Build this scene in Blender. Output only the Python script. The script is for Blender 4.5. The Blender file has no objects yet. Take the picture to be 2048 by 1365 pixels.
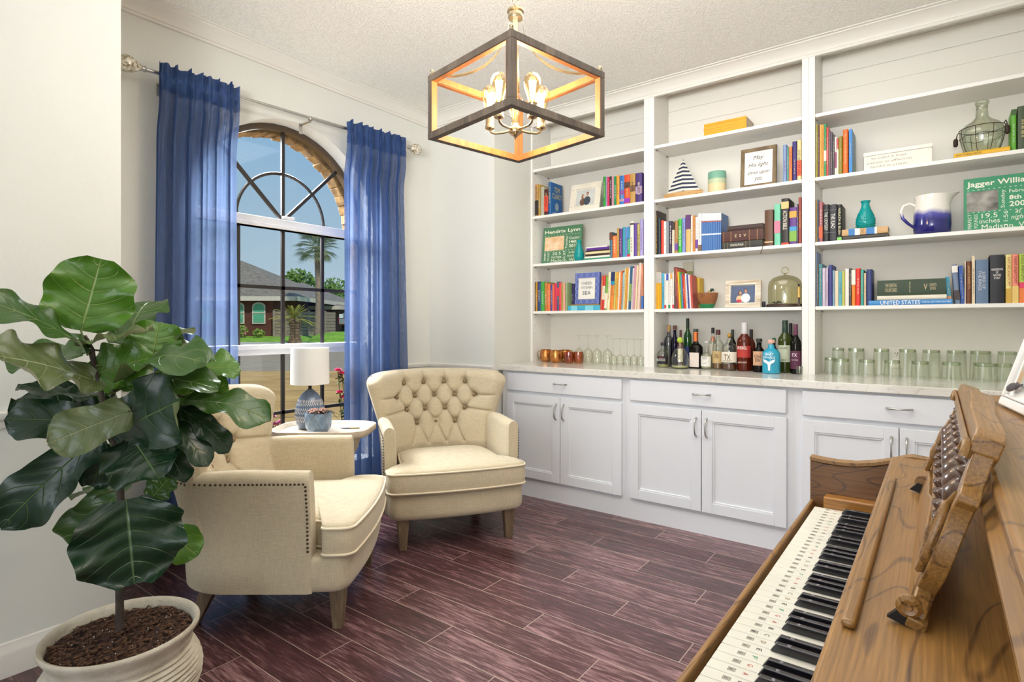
import bpy, bmesh, math, random
from mathutils import Vector, Matrix
R = math.radians
random.seed(7)
SC = bpy.context.scene
COL = SC.collection

# ------------------------------------------------------------------ camera
F = 1140.0          # focal length in pixels of the 2048 wide frame
CH = 1.2            # camera height
cam_d = bpy.data.cameras.new('camera')
cam = bpy.data.objects.new('camera', cam_d); COL.objects.link(cam)
cam.location = (0, 0, CH)
cam.rotation_euler = (R(90), 0, math.atan2(0.6, 0.8))
cam_d.sensor_width = 36.0
cam_d.lens = 36.0 * F / 2048.0
cam_d.shift_x = 0.0
cam_d.shift_y = (650 - 682.5) / 2048.0
cam_d.clip_start = 0.02
cam_d.clip_end = 400
SC.camera = cam

# ------------------------------------------------------------------ world, sun, light, exposure
SC.view_settings.view_transform = 'Standard'
SC.view_settings.look = 'None'
SC.view_settings.gamma = 1
SC.view_settings.exposure = 0.11
SC.view_settings.use_curve_mapping = False
try:
    SC.cycles.max_bounces = 8
    SC.cycles.diffuse_bounces = 5
    SC.cycles.glossy_bounces = 3
    SC.cycles.transmission_bounces = 5
    SC.cycles.transparent_max_bounces = 24
    SC.cycles.sample_clamp_indirect = 4.0
    SC.cycles.use_denoising = True
except Exception:
    pass

def lin(h):
    if not isinstance(h, str):
        return tuple(h) + ((1.0,) if len(h) == 3 else ())
    o = []
    for i in (0, 2, 4):
        c = int(h[i:i+2], 16) / 255
        o.append(c / 12.92 if c <= .04045 else ((c + .055) / 1.055) ** 2.4)
    return (o[0], o[1], o[2], 1.0)

w = bpy.data.worlds.new('sky'); SC.world = w; w.use_nodes = True
nt = w.node_tree; nt.nodes.clear()
tc = nt.nodes.new('ShaderNodeTexCoord'); sp = nt.nodes.new('ShaderNodeSeparateXYZ')
rp = nt.nodes.new('ShaderNodeValToRGB'); bg = nt.nodes.new('ShaderNodeBackground'); ow = nt.nodes.new('ShaderNodeOutputWorld')
nt.links.new(tc.outputs['Generated'], sp.inputs[0]); nt.links.new(sp.outputs['Z'], rp.inputs[0])
nt.links.new(rp.outputs[0], bg.inputs[0]); nt.links.new(bg.outputs[0], ow.inputs[0])
e = rp.color_ramp.elements
e[0].position = 0.0; e[0].color = lin('b4c4cf')
e[1].position = 0.75; e[1].color = lin('5f93c8')
m_ = e.new(0.12); m_.color = lin('a3bccd')
m_ = e.new(0.33); m_.color = lin('82acd0')
bg.inputs[1].default_value = 1.0

def light(name, kind, loc, energy, color, size=None, rot=None, **kw):
    d = bpy.data.lights.new(name, kind); d.energy = energy; d.color = color
    if kind == 'AREA':
        d.shape = 'RECTANGLE'; d.size, d.size_y = size
    elif kind == 'POINT':
        d.shadow_soft_size = size
    o = bpy.data.objects.new(name, d); COL.objects.link(o); o.location = loc
    if rot: o.rotation_euler = rot
    return o
sun = light('sun', 'SUN', (0, 0, 20), 2.6, (1, .95, .86))
sun.data.angle = R(0.6)
sun.rotation_euler = Vector((.55, -.20, .62)).to_track_quat('Z', 'Y').to_euler()
# added fill lamp behind the camera, in place of light from unseen rooms
light('added_rear_fill', 'AREA', (-.7, -2.3, 1.45), 40, (.97, .985, 1), (2.0, 2.2), (R(90), 0, 0))
light('added_overhead_fill', 'AREA', (-1.0, 2.0, 2.79), 31, (1, .985, .96), (1.8, 1.8), (0, 0, 0))  # added downward fill just below the ceiling, not a fixture
def aim(az, el): return (-Vector((math.cos(R(az))*math.cos(R(el)), math.sin(R(az))*math.cos(R(el)), math.sin(R(el))))).to_track_quat('Z', 'Y').to_euler()
light('added_tilted_fill', 'AREA', (-.1, -1.1, 1.65), 34, (.98, .99, 1), (1.1, .8), aim(112, 24)).data.spread = R(74)  # added unseen fill behind the camera, tilted up into the room
# added lamp outside above the window, boosts the sky light coming in
light('added_window_fill', 'AREA', (-4.5, 2.03, 3.0), 640, (.95, .975, 1), (2.4, 1.6), Vector((-.75, 0, .62)).to_track_quat('Z', 'Y').to_euler())

# ------------------------------------------------------------------ helpers
def P(u, v, D):
    X = D * (u - 1024) / F
    return Vector((.8 * X - .6 * D, .6 * X + .8 * D, CH + (650 - v) / F * D))
def DY(u, y): return y / (.8 + .6 * (u - 1024) / F)       # depth where the sight line meets plane y
def DX(u, x): return x / (.8 * (u - 1024) / F - .6)
def XY(u, y): return P(u, 650, DY(u, y)).x
def ZY(u, v, y): return P(u, v, DY(u, y)).z

_m = {}
def mat(name, col, rough=.5, metal=0.0, var=.08, scale=8.0, bump=0.0, bscale=60.0, stretch=None, spec=.5, emit=None, es=1.0, coat=0, col2=None, sss=0):
    key = name
    if key in _m: return _m[key]
    m = bpy.data.materials.new(name); m.use_nodes = True
    n = m.node_tree; b = n.nodes['Principled BSDF']
    c = lin(col)
    b.inputs['Roughness'].default_value = rough; b.inputs['Metallic'].default_value = metal
    b.inputs['Specular IOR Level'].default_value = spec
    if coat: b.inputs['Coat Weight'].default_value = coat; b.inputs['Coat Roughness'].default_value = .12
    t = n.nodes.new('ShaderNodeTexCoord'); mp = n.nodes.new('ShaderNodeMapping')
    if stretch: mp.inputs['Scale'].default_value = stretch
    n.links.new(t.outputs['Object'], mp.inputs[0])
    ns = n.nodes.new('ShaderNodeTexNoise'); ns.inputs['Scale'].default_value = scale; ns.inputs['Detail'].default_value = 4
    n.links.new(mp.outputs[0], ns.inputs['Vector'])
    r = n.nodes.new('ShaderNodeValToRGB')
    c2 = lin(col2) if col2 else tuple(min(1, x * (1 + var)) for x in c[:3]) + (1,)
    c1 = c if col2 else tuple(x * (1 - var) for x in c[:3]) + (1,)
    r.color_ramp.elements[0].position = .3; r.color_ramp.elements[1].position = .7
    r.color_ramp.elements[0].color = c1; r.color_ramp.elements[1].color = c2
    n.links.new(ns.outputs['Fac'], r.inputs[0]); n.links.new(r.outputs[0], b.inputs['Base Color'])
    if bump:
        nb = n.nodes.new('ShaderNodeTexNoise'); nb.inputs['Scale'].default_value = bscale; nb.inputs['Detail'].default_value = 3
        n.links.new(mp.outputs[0], nb.inputs['Vector'])
        bp = n.nodes.new('ShaderNodeBump'); bp.inputs['Strength'].default_value = min(1, bump); bp.inputs['Distance'].default_value = .004
        n.links.new(nb.outputs['Fac'], bp.inputs['Height']); n.links.new(bp.outputs[0], b.inputs['Normal'])
    if emit:
        b.inputs['Emission Color'].default_value = lin(emit); b.inputs['Emission Strength'].default_value = es
    _m[key] = m
    return m
def cm(col, rough=.55, **k):
    return mat('paint_' + col, col, rough, **k)

def glassy(name, tint='f4f8f6', gloss=.12, body=0.0, bodycol='ffffff', rough=.03, edge=.85):
    """thin glass: tinted see-through with mirror edges"""
    if name in _m: return _m[name]
    m = bpy.data.materials.new(name); m.use_nodes = True
    n = m.node_tree; n.nodes.clear()
    o = n.nodes.new('ShaderNodeOutputMaterial'); tr = n.nodes.new('ShaderNodeBsdfTransparent'); gl = n.nodes.new('ShaderNodeBsdfGlossy')
    lw = n.nodes.new('ShaderNodeLayerWeight'); mx = n.nodes.new('ShaderNodeMixShader')
    ns = n.nodes.new('ShaderNodeTexNoise'); ns.inputs['Scale'].default_value = 30
    ma = n.nodes.new('ShaderNodeMath'); ma.operation = 'MULTIPLY_ADD'; ma.inputs[1].default_value = .02; ma.inputs[2].default_value = rough
    n.links.new(ns.outputs['Fac'], ma.inputs[0]); n.links.new(ma.outputs[0], gl.inputs['Roughness'])
    # edge darkening
    cr = n.nodes.new('ShaderNodeValToRGB')
    cr.color_ramp.elements[0].position = .35; cr.color_ramp.elements[0].color = lin(tint)
    d = lin(tint); cr.color_ramp.elements[1].color = (d[0] * edge, d[1] * (edge + .015), d[2] * edge, 1)
    n.links.new(lw.outputs['Facing'], cr.inputs[0]); n.links.new(cr.outputs[0], tr.inputs[0])
    mp = n.nodes.new('ShaderNodeMath'); mp.operation = 'MULTIPLY_ADD'; mp.inputs[1].default_value = .42; mp.inputs[2].default_value = gloss * .3
    lw.inputs['Blend'].default_value = .25
    n.links.new(lw.outputs['Fresnel'], mp.inputs[0]); n.links.new(mp.outputs[0], mx.inputs[0])
    n.links.new(tr.outputs[0], mx.inputs[1]); n.links.new(gl.outputs[0], mx.inputs[2])
    out = mx.outputs[0]
    if body:
        df = n.nodes.new('ShaderNodeBsdfDiffuse'); df.inputs[0].default_value = lin(bodycol)
        m2 = n.nodes.new('ShaderNodeMixShader'); m2.inputs[0].default_value = body
        n.links.new(out, m2.inputs[1]); n.links.new(df.outputs[0], m2.inputs[2]); out = m2.outputs[0]
    n.links.new(out, o.inputs[0])
    _m[name] = m
    return m

def wood(name, dark, light_, axis='y', rough=.4, ring=3.0, coat=.0, fine=60, contrast=1.0, rings=True):
    """grain lines run along the given axis"""
    if name in _m: return _m[name]
    m = bpy.data.materials.new(name); m.use_nodes = True
    n = m.node_tree; b = n.nodes['Principled BSDF']
    b.inputs['Roughness'].default_value = rough
    if coat: b.inputs['Coat Weight'].default_value = coat; b.inputs['Coat Roughness'].default_value = .2
    t = n.nodes.new('ShaderNodeTexCoord'); mp = n.nodes.new('ShaderNodeMapping')
    s = [1, 1, 1]; s['xyz'.index(axis)] = .12
    mp.inputs['Scale'].default_value = s
    n.links.new(t.outputs['Object'], mp.inputs[0])
    n1 = n.nodes.new('ShaderNodeTexNoise'); n1.inputs['Scale'].default_value = ring * 3; n1.inputs['Detail'].default_value = 2; n1.inputs['Distortion'].default_value = .6
    n2 = n.nodes.new('ShaderNodeTexNoise'); n2.inputs['Scale'].default_value = fine * 5; n2.inputs['Detail'].default_value = 5
    mq = n.nodes.new('ShaderNodeMapping'); s2 = [1, 1, 1]; s2['xyz'.index(axis)] = .022; mq.inputs['Scale'].default_value = s2
    n.links.new(t.outputs['Object'], mq.inputs[0])
    s[('xyz'.index(axis))] = .22; mp.inputs['Scale'].default_value = s
    n.links.new(mp.outputs[0], n1.inputs['Vector']); n.links.new(mq.outputs[0], n2.inputs['Vector'])
    # growth rings: sine of the broad noise
    a = n.nodes.new('ShaderNodeMath'); a.operation = 'MULTIPLY'; a.inputs[1].default_value = 70 if rings else 3
    sn = n.nodes.new('ShaderNodeMath'); sn.operation = 'SINE'
    n.links.new(n1.outputs['Fac'], a.inputs[0]); n.links.new(a.outputs[0], sn.inputs[0])
    pw = n.nodes.new('ShaderNodeMapRange'); pw.inputs[1].default_value = .90; pw.inputs[2].default_value = 1.0; pw.inputs[3].default_value = 0; pw.inputs[4].default_value = .5 * contrast
    n.links.new(sn.outputs[0], pw.inputs[0])
    mr = n.nodes.new('ShaderNodeMapRange'); mr.inputs[1].default_value = .32; mr.inputs[2].default_value = .68; mr.inputs[3].default_value = 1.0; mr.inputs[4].default_value = 1 - .55 * contrast
    n.links.new(n2.outputs['Fac'], mr.inputs[0])
    sb = n.nodes.new('ShaderNodeMath'); sb.operation = 'SUBTRACT'; sb.use_clamp = True
    n.links.new(mr.outputs[0], sb.inputs[0]); n.links.new(pw.outputs[0], sb.inputs[1])
    mx = n.nodes.new('ShaderNodeMix'); mx.data_type = 'RGBA'
    mx.inputs[6].default_value = lin(dark); mx.inputs[7].default_value = lin(light_)
    n.links.new(sb.outputs[0], mx.inputs[0]); n.links.new(mx.outputs[2], b.inputs['Base Color'])
    bp = n.nodes.new('ShaderNodeBump'); bp.inputs['Strength'].default_value = .25; bp.inputs['Distance'].default_value = .001
    n.links.new(n2.outputs['Fac'], bp.inputs['Height']); n.links.new(bp.outputs[0], b.inputs['Normal'])
    _m[name] = m
    return m

class MB:
    def __init__(s): s.v = []; s.f = []; s.uv = None
    def add(s, vs, fs):
        k = len(s.v); s.v += [Vector(p) for p in vs]; s.f += [tuple(i + k for i in f) for f in fs]; return s
    def box(s, lo, hi, M=None):
        x0, y0, z0 = lo; x1, y1, z1 = hi
        vs = [Vector(p) for p in ((x0,y0,z0),(x1,y0,z0),(x1,y1,z0),(x0,y1,z0),(x0,y0,z1),(x1,y0,z1),(x1,y1,z1),(x0,y1,z1))]
        if M: vs = [M @ p for p in vs]
        return s.add(vs, [(0,3,2,1),(4,5,6,7),(0,1,5,4),(1,2,6,5),(2,3,7,6),(3,0,4,7)])
    def loft(s, loops, close=True, cap0=True, cap1=True):
        n = len(loops[0]); vs = [p for l in loops for p in l]; fs = []
        for i in range(len(loops) - 1):
            for j in range(n if close else n - 1):
                k = (j + 1) % n
                fs.append((i*n + j, i*n + k, (i+1)*n + k, (i+1)*n + j))
        if cap0: fs.append(tuple(reversed(range(n))))
        if cap1: fs.append(tuple((len(loops)-1)*n + j for j in range(n)))
        return s.add(vs, fs)
    def lathe(s, prof, seg=24, c=(0,0,0), M=None, cap0=True, cap1=True, a0=0, a1=2*math.pi):
        full = abs(a1 - a0 - 2*math.pi) < 1e-6
        loops = []
        for r, z in prof:
            l = []
            for k in range(seg if full else seg + 1):
                a = a0 + (a1 - a0) * k / seg
                p = Vector((c[0] + r*math.cos(a), c[1] + r*math.sin(a), c[2] + z))
                l.append(M @ p if M else p)
            loops.append(l)
        return s.loft(loops, close=full, cap0=cap0 and full, cap1=cap1 and full)
    def tube(s, pts, r, seg=8, cap=True, closed=False):
        pts = [Vector(p) for p in pts]; n = len(pts); loops = []
        prev = None
        for i, p in enumerate(pts):
            if closed: d = pts[(i+1) % n] - pts[i-1]
            else: d = pts[min(i+1, n-1)] - pts[max(i-1, 0)]
            if d.length < 1e-9: d = Vector((0,0,1))
            d.normalize()
            if prev is None:
                a = Vector((0,0,1)) if abs(d.z) < .9 else Vector((1,0,0))
                u = d.cross(a).normalized()
            else:
                u = (prev - d * prev.dot(d)).normalized()
            prev = u; w_ = d.cross(u)
            rr = r[i] if isinstance(r, (list, tuple)) else r
            loops.append([p + (u*math.cos(2*math.pi*k/seg) + w_*math.sin(2*math.pi*k/seg)) * rr for k in range(seg)])
        if closed: loops.append(loops[0]); cap = False
        return s.loft(loops, cap0=cap, cap1=cap)
    def ball(s, c, r, seg=12, sc=(1,1,1)):
        rings = seg // 2; pr = []
        for i in range(rings + 1):
            a = -math.pi/2 + math.pi * i / rings
            pr.append((max(1e-4, r*math.cos(a)), r*math.sin(a)))
        M = Matrix.Translation(c) @ Matrix.Diagonal((sc[0], sc[1], sc[2], 1))
        return s.lathe(pr, seg, M=M)
    def prism(s, poly, h0, h1, f):
        """poly of (a,b) extruded from h0 to h1; f maps (a,b,h) to a point"""
        n = len(poly)
        return s.loft([[Vector(f(a, b, h)) for a, b in poly] for h in (h0, h1)])
    def sweep(s, prof, path, up=(0,0,1)):
        """prof points (out, up) swept along a polyline path in plan, mitred"""
        up = Vector(up); pts = [Vector(p) for p in path]; loops = []
        for i, p in enumerate(pts):
            d0 = (pts[i] - pts[i-1]).normalized() if i else None
            d1 = (pts[i+1] - pts[i]).normalized() if i < len(pts)-1 else None
            n0 = d0.cross(up) if d0 else d1.cross(up); n1 = d1.cross(up) if d1 else d0.cross(up)
            nn = (n0 + n1); k = 2 / max(.3, nn.length_squared) if nn.length > .01 else 1
            nn = nn * k
            loops.append([p + nn * a + up * b for a, b in prof])
        return s.loft(loops)
    def xf(s, M):
        s.v = [M @ p for p in s.v]; return s

def obj(name, mb, m, parent=None, smooth=None, bevel=0, loc=None, label=None, seg=2, subsurf=0, fix=True):
    me = bpy.data.meshes.new(name)
    me.from_pydata([tuple(p) for p in mb.v], [], mb.f)
    me.materials.append(m)
    if fix:
        b = bmesh.new(); b.from_mesh(me)
        bmesh.ops.recalc_face_normals(b, faces=b.faces)
        b.to_mesh(me); b.free()
    if smooth is not None:
        for p in me.polygons: p.use_smooth = True
        if smooth < 180:
            try: me.set_sharp_from_angle(angle=R(smooth))
            except Exception: pass
    o = bpy.data.objects.new(name, me); COL.objects.link(o)
    if parent: o.parent = parent
    if loc: o.location = loc
    if bevel:
        md = o.modifiers.new('bevel', 'BEVEL'); md.width = bevel; md.segments = seg; md.limit_method = 'ANGLE'; md.angle_limit = R(40)
        if smooth is None:
            for p in me.polygons: p.use_smooth = True
            try: me.set_sharp_from_angle(angle=R(35))
            except Exception: pass
    if subsurf:
        md = o.modifiers.new('subsurf', 'SUBSURF'); md.levels = md.render_levels = subsurf
    if label: o['label'] = label
    return o
def tag(o, label, cat, group=None, kind=None):
    if label: o['label'] = label
    if cat: o['category'] = cat
    if group: o['group'] = group
    if kind: o['kind'] = kind
    return o
def struct(name, mb, m, **k):
    o = obj(name, mb, m, **k); o['kind'] = 'structure'; return o
def thing(name, label, cat, loc=(0,0,0), rz=0, group=None):
    o = bpy.data.objects.new(name, None); COL.objects.link(o)
    o.location = loc; o.rotation_euler = (0, 0, rz); o.empty_display_size = .05
    return tag(o, label, cat, group)
def dup(root, loc=None, rz=None, label=None, group=None):
    r = root.copy(); COL.objects.link(r)
    if loc is not None: r.location = loc
    if rz is not None: r.rotation_euler = (0, 0, rz)
    if label: r['label'] = label
    if group: r['group'] = group
    for ch in list(root.children):
        c = ch.copy(); COL.objects.link(c); c.parent = r
        for g in list(ch.children):
            d = g.copy(); COL.objects.link(d); d.parent = c
    return r

FACES = {   # columns: text right, text up, outward
 'front': Matrix(((1,0,0),(0,0,-1),(0,1,0))),          # faces -y
 'down':  Matrix(((0,1,0),(0,0,-1),(-1,0,0))),         # faces -y, reads top to bottom
 'up':    Matrix(((0,-1,0),(0,0,-1),(1,0,0))),
 'right': Matrix(((0,0,1),(1,0,0),(0,1,0))),           # faces +x
 'top':   Matrix(((1,0,0),(0,1,0),(0,0,1))),
}
_txt = {}
def text(s, w_, h_, loc, face, m, parent, name='lettering', fit=True, shear=0.0, slant=0.0, bold=0.0, M=None, stretch=True):
    cu = bpy.data.curves.new('t', 'FONT'); cu.body = s; cu.align_x = 'CENTER'; cu.align_y = 'CENTER'; cu.size = 1; cu.shear = shear
    cu.resolution_u = 2; cu.offset = bold; cu.space_line = .9
    o = bpy.data.objects.new('t', cu)
    me = bpy.data.meshes.new_from_object(o)
    bpy.data.objects.remove(o); bpy.data.curves.remove(cu)
    vs = [v.co.copy() for v in me.vertices]
    if not vs: return None
    x0 = min(v.x for v in vs); x1 = max(v.x for v in vs); y0 = min(v.y for v in vs); y1 = max(v.y for v in vs)
    sx = w_ / (x1 - x0); sy = h_ / (y1 - y0)
    if not stretch: sx = sy = min(sx, sy)
    Mx = FACES[face] if M is None else M
    for v in me.vertices:
        p = Vector(((v.co.x - (x0+x1)/2) * sx, (v.co.y - (y0+y1)/2) * sy, 0))
        v.co = Mx @ p + Vector(loc)
    me.name = name; me.materials.clear(); me.materials.append(m)
    ob = bpy.data.objects.new(name, me); COL.objects.link(ob)
    if parent: ob.parent = parent
    return ob

# ------------------------------------------------------------------ colour names for labels
PAL = {'black':'1c1b1e','white':'eeeae4','cream':'dccfae','pale grey':'b4b2aa','grey':'7c7c80','dark grey':'44464c','brown':'6a4228','dark brown':'3c2418',
 'tan':'c0986a','red':'c62a2a','dark red':'7c2420','orange':'e2762a','yellow':'e2b428','mustard':'a88a30','olive':'78803c','green':'34a044','dark green':'1f4a2a',
 'teal':'2a8a90','turquoise':'40b8c4','blue':'3470b4','navy blue':'242e5c','pale blue':'8aa8cc','purple':'5a3682','lavender':'a49ccc','pink':'cc8a9c','magenta':'c42a62','peach':'e4a88c'}
def cname(h):
    c = [int(h[i:i+2], 16) for i in (0,2,4)]
    return min(PAL, key=lambda k: sum((c[j] - int(PAL[k][j*2:j*2+2], 16))**2 for j in range(3)))

# ------------------------------------------------------------------ shell materials
M_wall = mat('wall_paint', 'dadad3', .7, var=.012, scale=1.5, bump=.25, bscale=90)
M_wall2 = mat('builtin_paint', 'e0ddd4', .6, var=.01, scale=1.5)
M_trim = mat('trim_paint', 'e0dcd4', .42, var=.01, scale=2)
M_cab = mat('cabinet_paint', 'e4e6ea', .38, var=.01, scale=2)
M_shelf = mat('shelf_paint', 'e9e7e2', .45, var=.01, scale=2)
M_win = mat('window_vinyl', 'e4e6ea', .35, var=.01)
M_bronze = mat('dark_bronze_grille', '241d18', .45, var=.1)

M_ceil = mat('popcorn_ceiling', 'f3f1ea', .9, var=.10, scale=120, bump=1.0, bscale=120)
M_ceil.node_tree.nodes['Bump'].inputs['Distance'].default_value = .007

# wood-look plank floor
def floor_mat():
    m = bpy.data.materials.new('plank_tile_floor'); m.use_nodes = True
    n = m.node_tree; b = n.nodes['Principled BSDF']; L = n.links.new
    t = n.nodes.new('ShaderNodeTexCoord')
    bk = n.nodes.new('ShaderNodeTexBrick'); bk.offset = 0; bk.offset_frequency = 1
    bk.inputs['Scale'].default_value = 1; bk.inputs['Brick Width'].default_value = .91; bk.inputs['Row Height'].default_value = .152
    bk.inputs['Mortar Size'].default_value = .0016; bk.inputs['Mortar Smooth'].default_value = .1; bk.inputs['Bias'].default_value = 0
    bk.inputs['Color1'].default_value = (0,0,0,1); bk.inputs['Color2'].default_value = (1,1,1,1); bk.inputs['Mortar'].default_value = (.5,.5,.5,1)
    s0 = n.nodes.new('ShaderNodeSeparateXYZ'); L(t.outputs['Object'], s0.inputs[0])
    dv = n.nodes.new('ShaderNodeMath'); dv.operation = 'DIVIDE'; dv.inputs[1].default_value = .152; L(s0.outputs['Y'], dv.inputs[0])
    fl = n.nodes.new('ShaderNodeMath'); fl.operation = 'FLOOR'; L(dv.outputs[0], fl.inputs[0])
    xx = n.nodes.new('ShaderNodeMath'); xx.operation = 'MULTIPLY_ADD'; xx.inputs[1].default_value = .337; L(fl.outputs[0], xx.inputs[0]); L(s0.outputs['X'], xx.inputs[2])
    cb = n.nodes.new('ShaderNodeCombineXYZ'); L(xx.outputs[0], cb.inputs['X']); L(s0.outputs['Y'], cb.inputs['Y'])
    L(cb.outputs[0], bk.inputs['Vector'])
    sep = n.nodes.new('ShaderNodeSeparateXYZ'); L(t.outputs['Object'], sep.inputs[0])
    # per plank offset of the grain
    mp = n.nodes.new('ShaderNodeMapping'); mp.inputs['Scale'].default_value = (1.3, 15, 1)
    vm = n.nodes.new('ShaderNodeVectorMath'); vm.operation = 'MULTIPLY_ADD'; vm.inputs[1].default_value = (37, 0, 11)
    L(bk.outputs['Color'], vm.inputs[0]); L(t.outputs['Object'], vm.inputs[2]); L(vm.outputs[0], mp.inputs[0])
    n1 = n.nodes.new('ShaderNodeTexNoise'); n1.inputs['Scale'].default_value = 2.2; n1.inputs['Detail'].default_value = 8; n1.inputs['Roughness'].default_value = .7; n1.inputs['Distortion'].default_value = 1.0
    n2 = n.nodes.new('ShaderNodeTexNoise'); n2.inputs['Scale'].default_value = 11; n2.inputs['Detail'].default_value = 4
    L(mp.outputs[0], n1.inputs['Vector']); L(mp.outputs[0], n2.inputs['Vector'])
    r = n.nodes.new('ShaderNodeValToRGB'); cr = r.color_ramp
    cr.elements[0].position = .30; cr.elements[0].color = lin('2e1b1e')
    cr.elements[1].position = .72; cr.elements[1].color = lin('a98385')
    k = cr.elements.new(.5); k.color = lin('54383a')
    mm = n.nodes.new('ShaderNodeMix'); mm.data_type = 'FLOAT'; mm.inputs[0].default_value = .4
    L(n1.outputs['Fac'], mm.inputs[2]); L(n2.outputs['Fac'], mm.inputs[3])
    ad = n.nodes.new('ShaderNodeMath'); ad.operation = 'MULTIPLY_ADD'; ad.inputs[1].default_value = .10
    sx = n.nodes.new('ShaderNodeSeparateColor'); L(bk.outputs['Color'], sx.inputs[0]); L(sx.outputs[0], ad.inputs[0])
    sb = n.nodes.new('ShaderNodeMath'); sb.operation = 'SUBTRACT'; sb.inputs[1].default_value = .05
    L(mm.outputs[0], sb.inputs[0]); L(sb.outputs[0], ad.inputs[2]); L(ad.outputs[0], r.inputs[0])
    mx = n.nodes.new('ShaderNodeMix'); mx.data_type = 'RGBA'; mx.inputs[7].default_value = lin('a89488')
    L(bk.outputs['Fac'], mx.inputs[0]); L(r.outputs[0], mx.inputs[6]); L(mx.outputs[2], b.inputs['Base Color'])
    b.inputs['Roughness'].default_value = .24
    bp = n.nodes.new('ShaderNodeBump'); bp.inputs['Strength'].default_value = .35; bp.inputs['Distance'].default_value = .0015
    sb2 = n.nodes.new('ShaderNodeMath'); sb2.operation = 'SUBTRACT'; L(n2.outputs['Fac'], sb2.inputs[0]); L(bk.outputs['Fac'], sb2.inputs[1])
    L(sb2.outputs[0], bp.inputs['Height']); L(bp.outputs[0], b.inputs['Normal'])
    return m
M_floor = floor_mat()

# ------------------------------------------------------------------ room shell
XL, XA, XR = -2.55, -3.2, .46          # left wall, alcove (window) wall, right wall
YN, YF, YB = .862, 3.19, 3.92          # alcove near/far returns, wall behind the bookcases
ZC = 2.82; YO = -2.35                  # ceiling, open end behind the camera
struct('floor', MB().box((XA - .02, YO - .2, -.1), (XR, YB, 0)), M_floor)
struct('ceiling', MB().box((XA - .3, YO - .2, ZC), (XR + .1, YB + .1, ZC + .1)), M_ceil)
struct('wall_left', MB().box((XL - .12, YO - .2, 0), (XL, YN, ZC)), M_wall)
struct('wall_alcove_near', MB().box((XA - .02, YN - .12, 0), (XL - .12, YN, ZC)), M_wall)
struct('wall_alcove_far', MB().box((XA - .02, YF, 0), (XL, YF + .12, ZC)), M_wall)
struct('wall_stub', MB().box((XL - .1, YF + .12, 0), (XL, YB, ZC)), M_wall)
struct('wall_back', MB().box((XL - .1, YB, 0), (XR + .1, YB + .1, ZC)), M_wall)
struct('wall_right', MB().box((XR, YO - .2, 0), (XR + .1, YB, ZC)), M_wall)

# window wall with an arched opening
WC, WR, WZ, WB = 2.03, .60, 1.86, .25   # centre, radius, spring line, bottom
def arch(cx, r, z0, zs, n=24):
    return [(cx - r, z0), (cx + r, z0)] + [(cx + r*math.cos(math.pi*k/n), zs + r*math.sin(math.pi*k/n)) for k in range(n + 1)]
def wall_with_arch(name, x0, x1, cx, r, z0, zs, ya, yb, zt, m, zb=0, kw={}):
    mb = MB(); n = 24
    for x in (x0, x1):
        pts = []
        mb.add([(x,ya,zb),(x,cx-r,zb),(x,cx-r,zt),(x,ya,zt)], [(0,1,2,3)])
        mb.add([(x,cx+r,zb),(x,yb,zb),(x,yb,zt),(x,cx+r,zt)], [(0,1,2,3)])
        mb.add([(x,cx-r,zb),(x,cx+r,zb),(x,cx+r,z0),(x,cx-r,z0)], [(0,1,2,3)])
        for k in range(n):
            a0 = math.pi*k/n; a1 = math.pi*(k+1)/n
            p0 = (x, cx + r*math.cos(a0), zs + r*math.sin(a0)); p1 = (x, cx + r*math.cos(a1), zs + r*math.sin(a1))
            mb.add([p0, (x,p0[1],zt), (x,p1[1],zt), p1], [(0,1,2,3)])
    pl = arch(cx, r, z0, zs)
    for i in range(len(pl)):
        a, b = pl[i], pl[(i+1) % len(pl)]
        mb.add([(x0,)+a, (x1,)+a, (x1,)+b, (x0,)+b], [(0,1,2,3)])
    mb.add([(x0,ya,zb),(x1,ya,zb),(x1,ya,zt),(x0,ya,zt)], [(0,1,2,3)])
    mb.add([(x0,yb,zb),(x1,yb,zb),(x1,yb,zt),(x0,yb,zt)], [(0,1,2,3)])
    mb.add([(x0,ya,zt),(x1,ya,zt),(x1,yb,zt),(x0,yb,zt)], [(0,1,2,3)])
    return struct(name, mb, m, fix=False, **kw)
wall_with_arch('wall_window', XA - .16, XA, WC, WR, WB, WZ, YN - .12, YF + .12, ZC, M_wall)
M_brick = mat('rough_tan_brick', '4e3820', .9, var=.3, scale=22, bump=1, bscale=30, col2='8a6a3a')
wall_with_arch('wall_exterior_brick', XA - .30, XA - .20, WC, WR + .012, WB - .05, WZ, YN - .9, YF + 1.2, ZC + .3, M_brick, zb=-.2)
# ragged brick ends lining the outside of the arch
mb = MB(); rnd = random.Random(3)
for k in range(26):
    a = math.pi * (k + .5) / 26
    rr = WR - .022 - rnd.uniform(0, .014)
    M = Matrix.Translation((XA - .25, WC + rr*math.cos(a), WZ + rr*math.sin(a))) @ Matrix.Rotation(a + rnd.uniform(-.15, .15), 4, 'X') @ Matrix.Rotation(rnd.uniform(-.2, .2), 4, 'Z')
    mb.box((-.045, -.012 - rnd.uniform(0, .008), -.034), (.045, .03, .034), M)
struct('trim_9', mb, M_brick, bevel=.006)
# mouldings
def mould(name, prof, path, m=M_trim):
    return struct(name, MB().sweep(prof, path), m, smooth=30)
crown = [(0, 0), (.012, 0), (.016, -.012), (.016, -.020), (.03, -.022), (.045, -.03), (.078, -.062), (.094, -.070), (.094, -.078), (0, -.078)]
crown = [(0, -.082), (.014, -.082), (.014, -.068), (.020, -.066), (.024, -.055), (.045, -.030), (.072, -.016), (.078, -.014), (.078, -.008), (.094, -.006), (.094, 0), (0, 0)]
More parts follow.
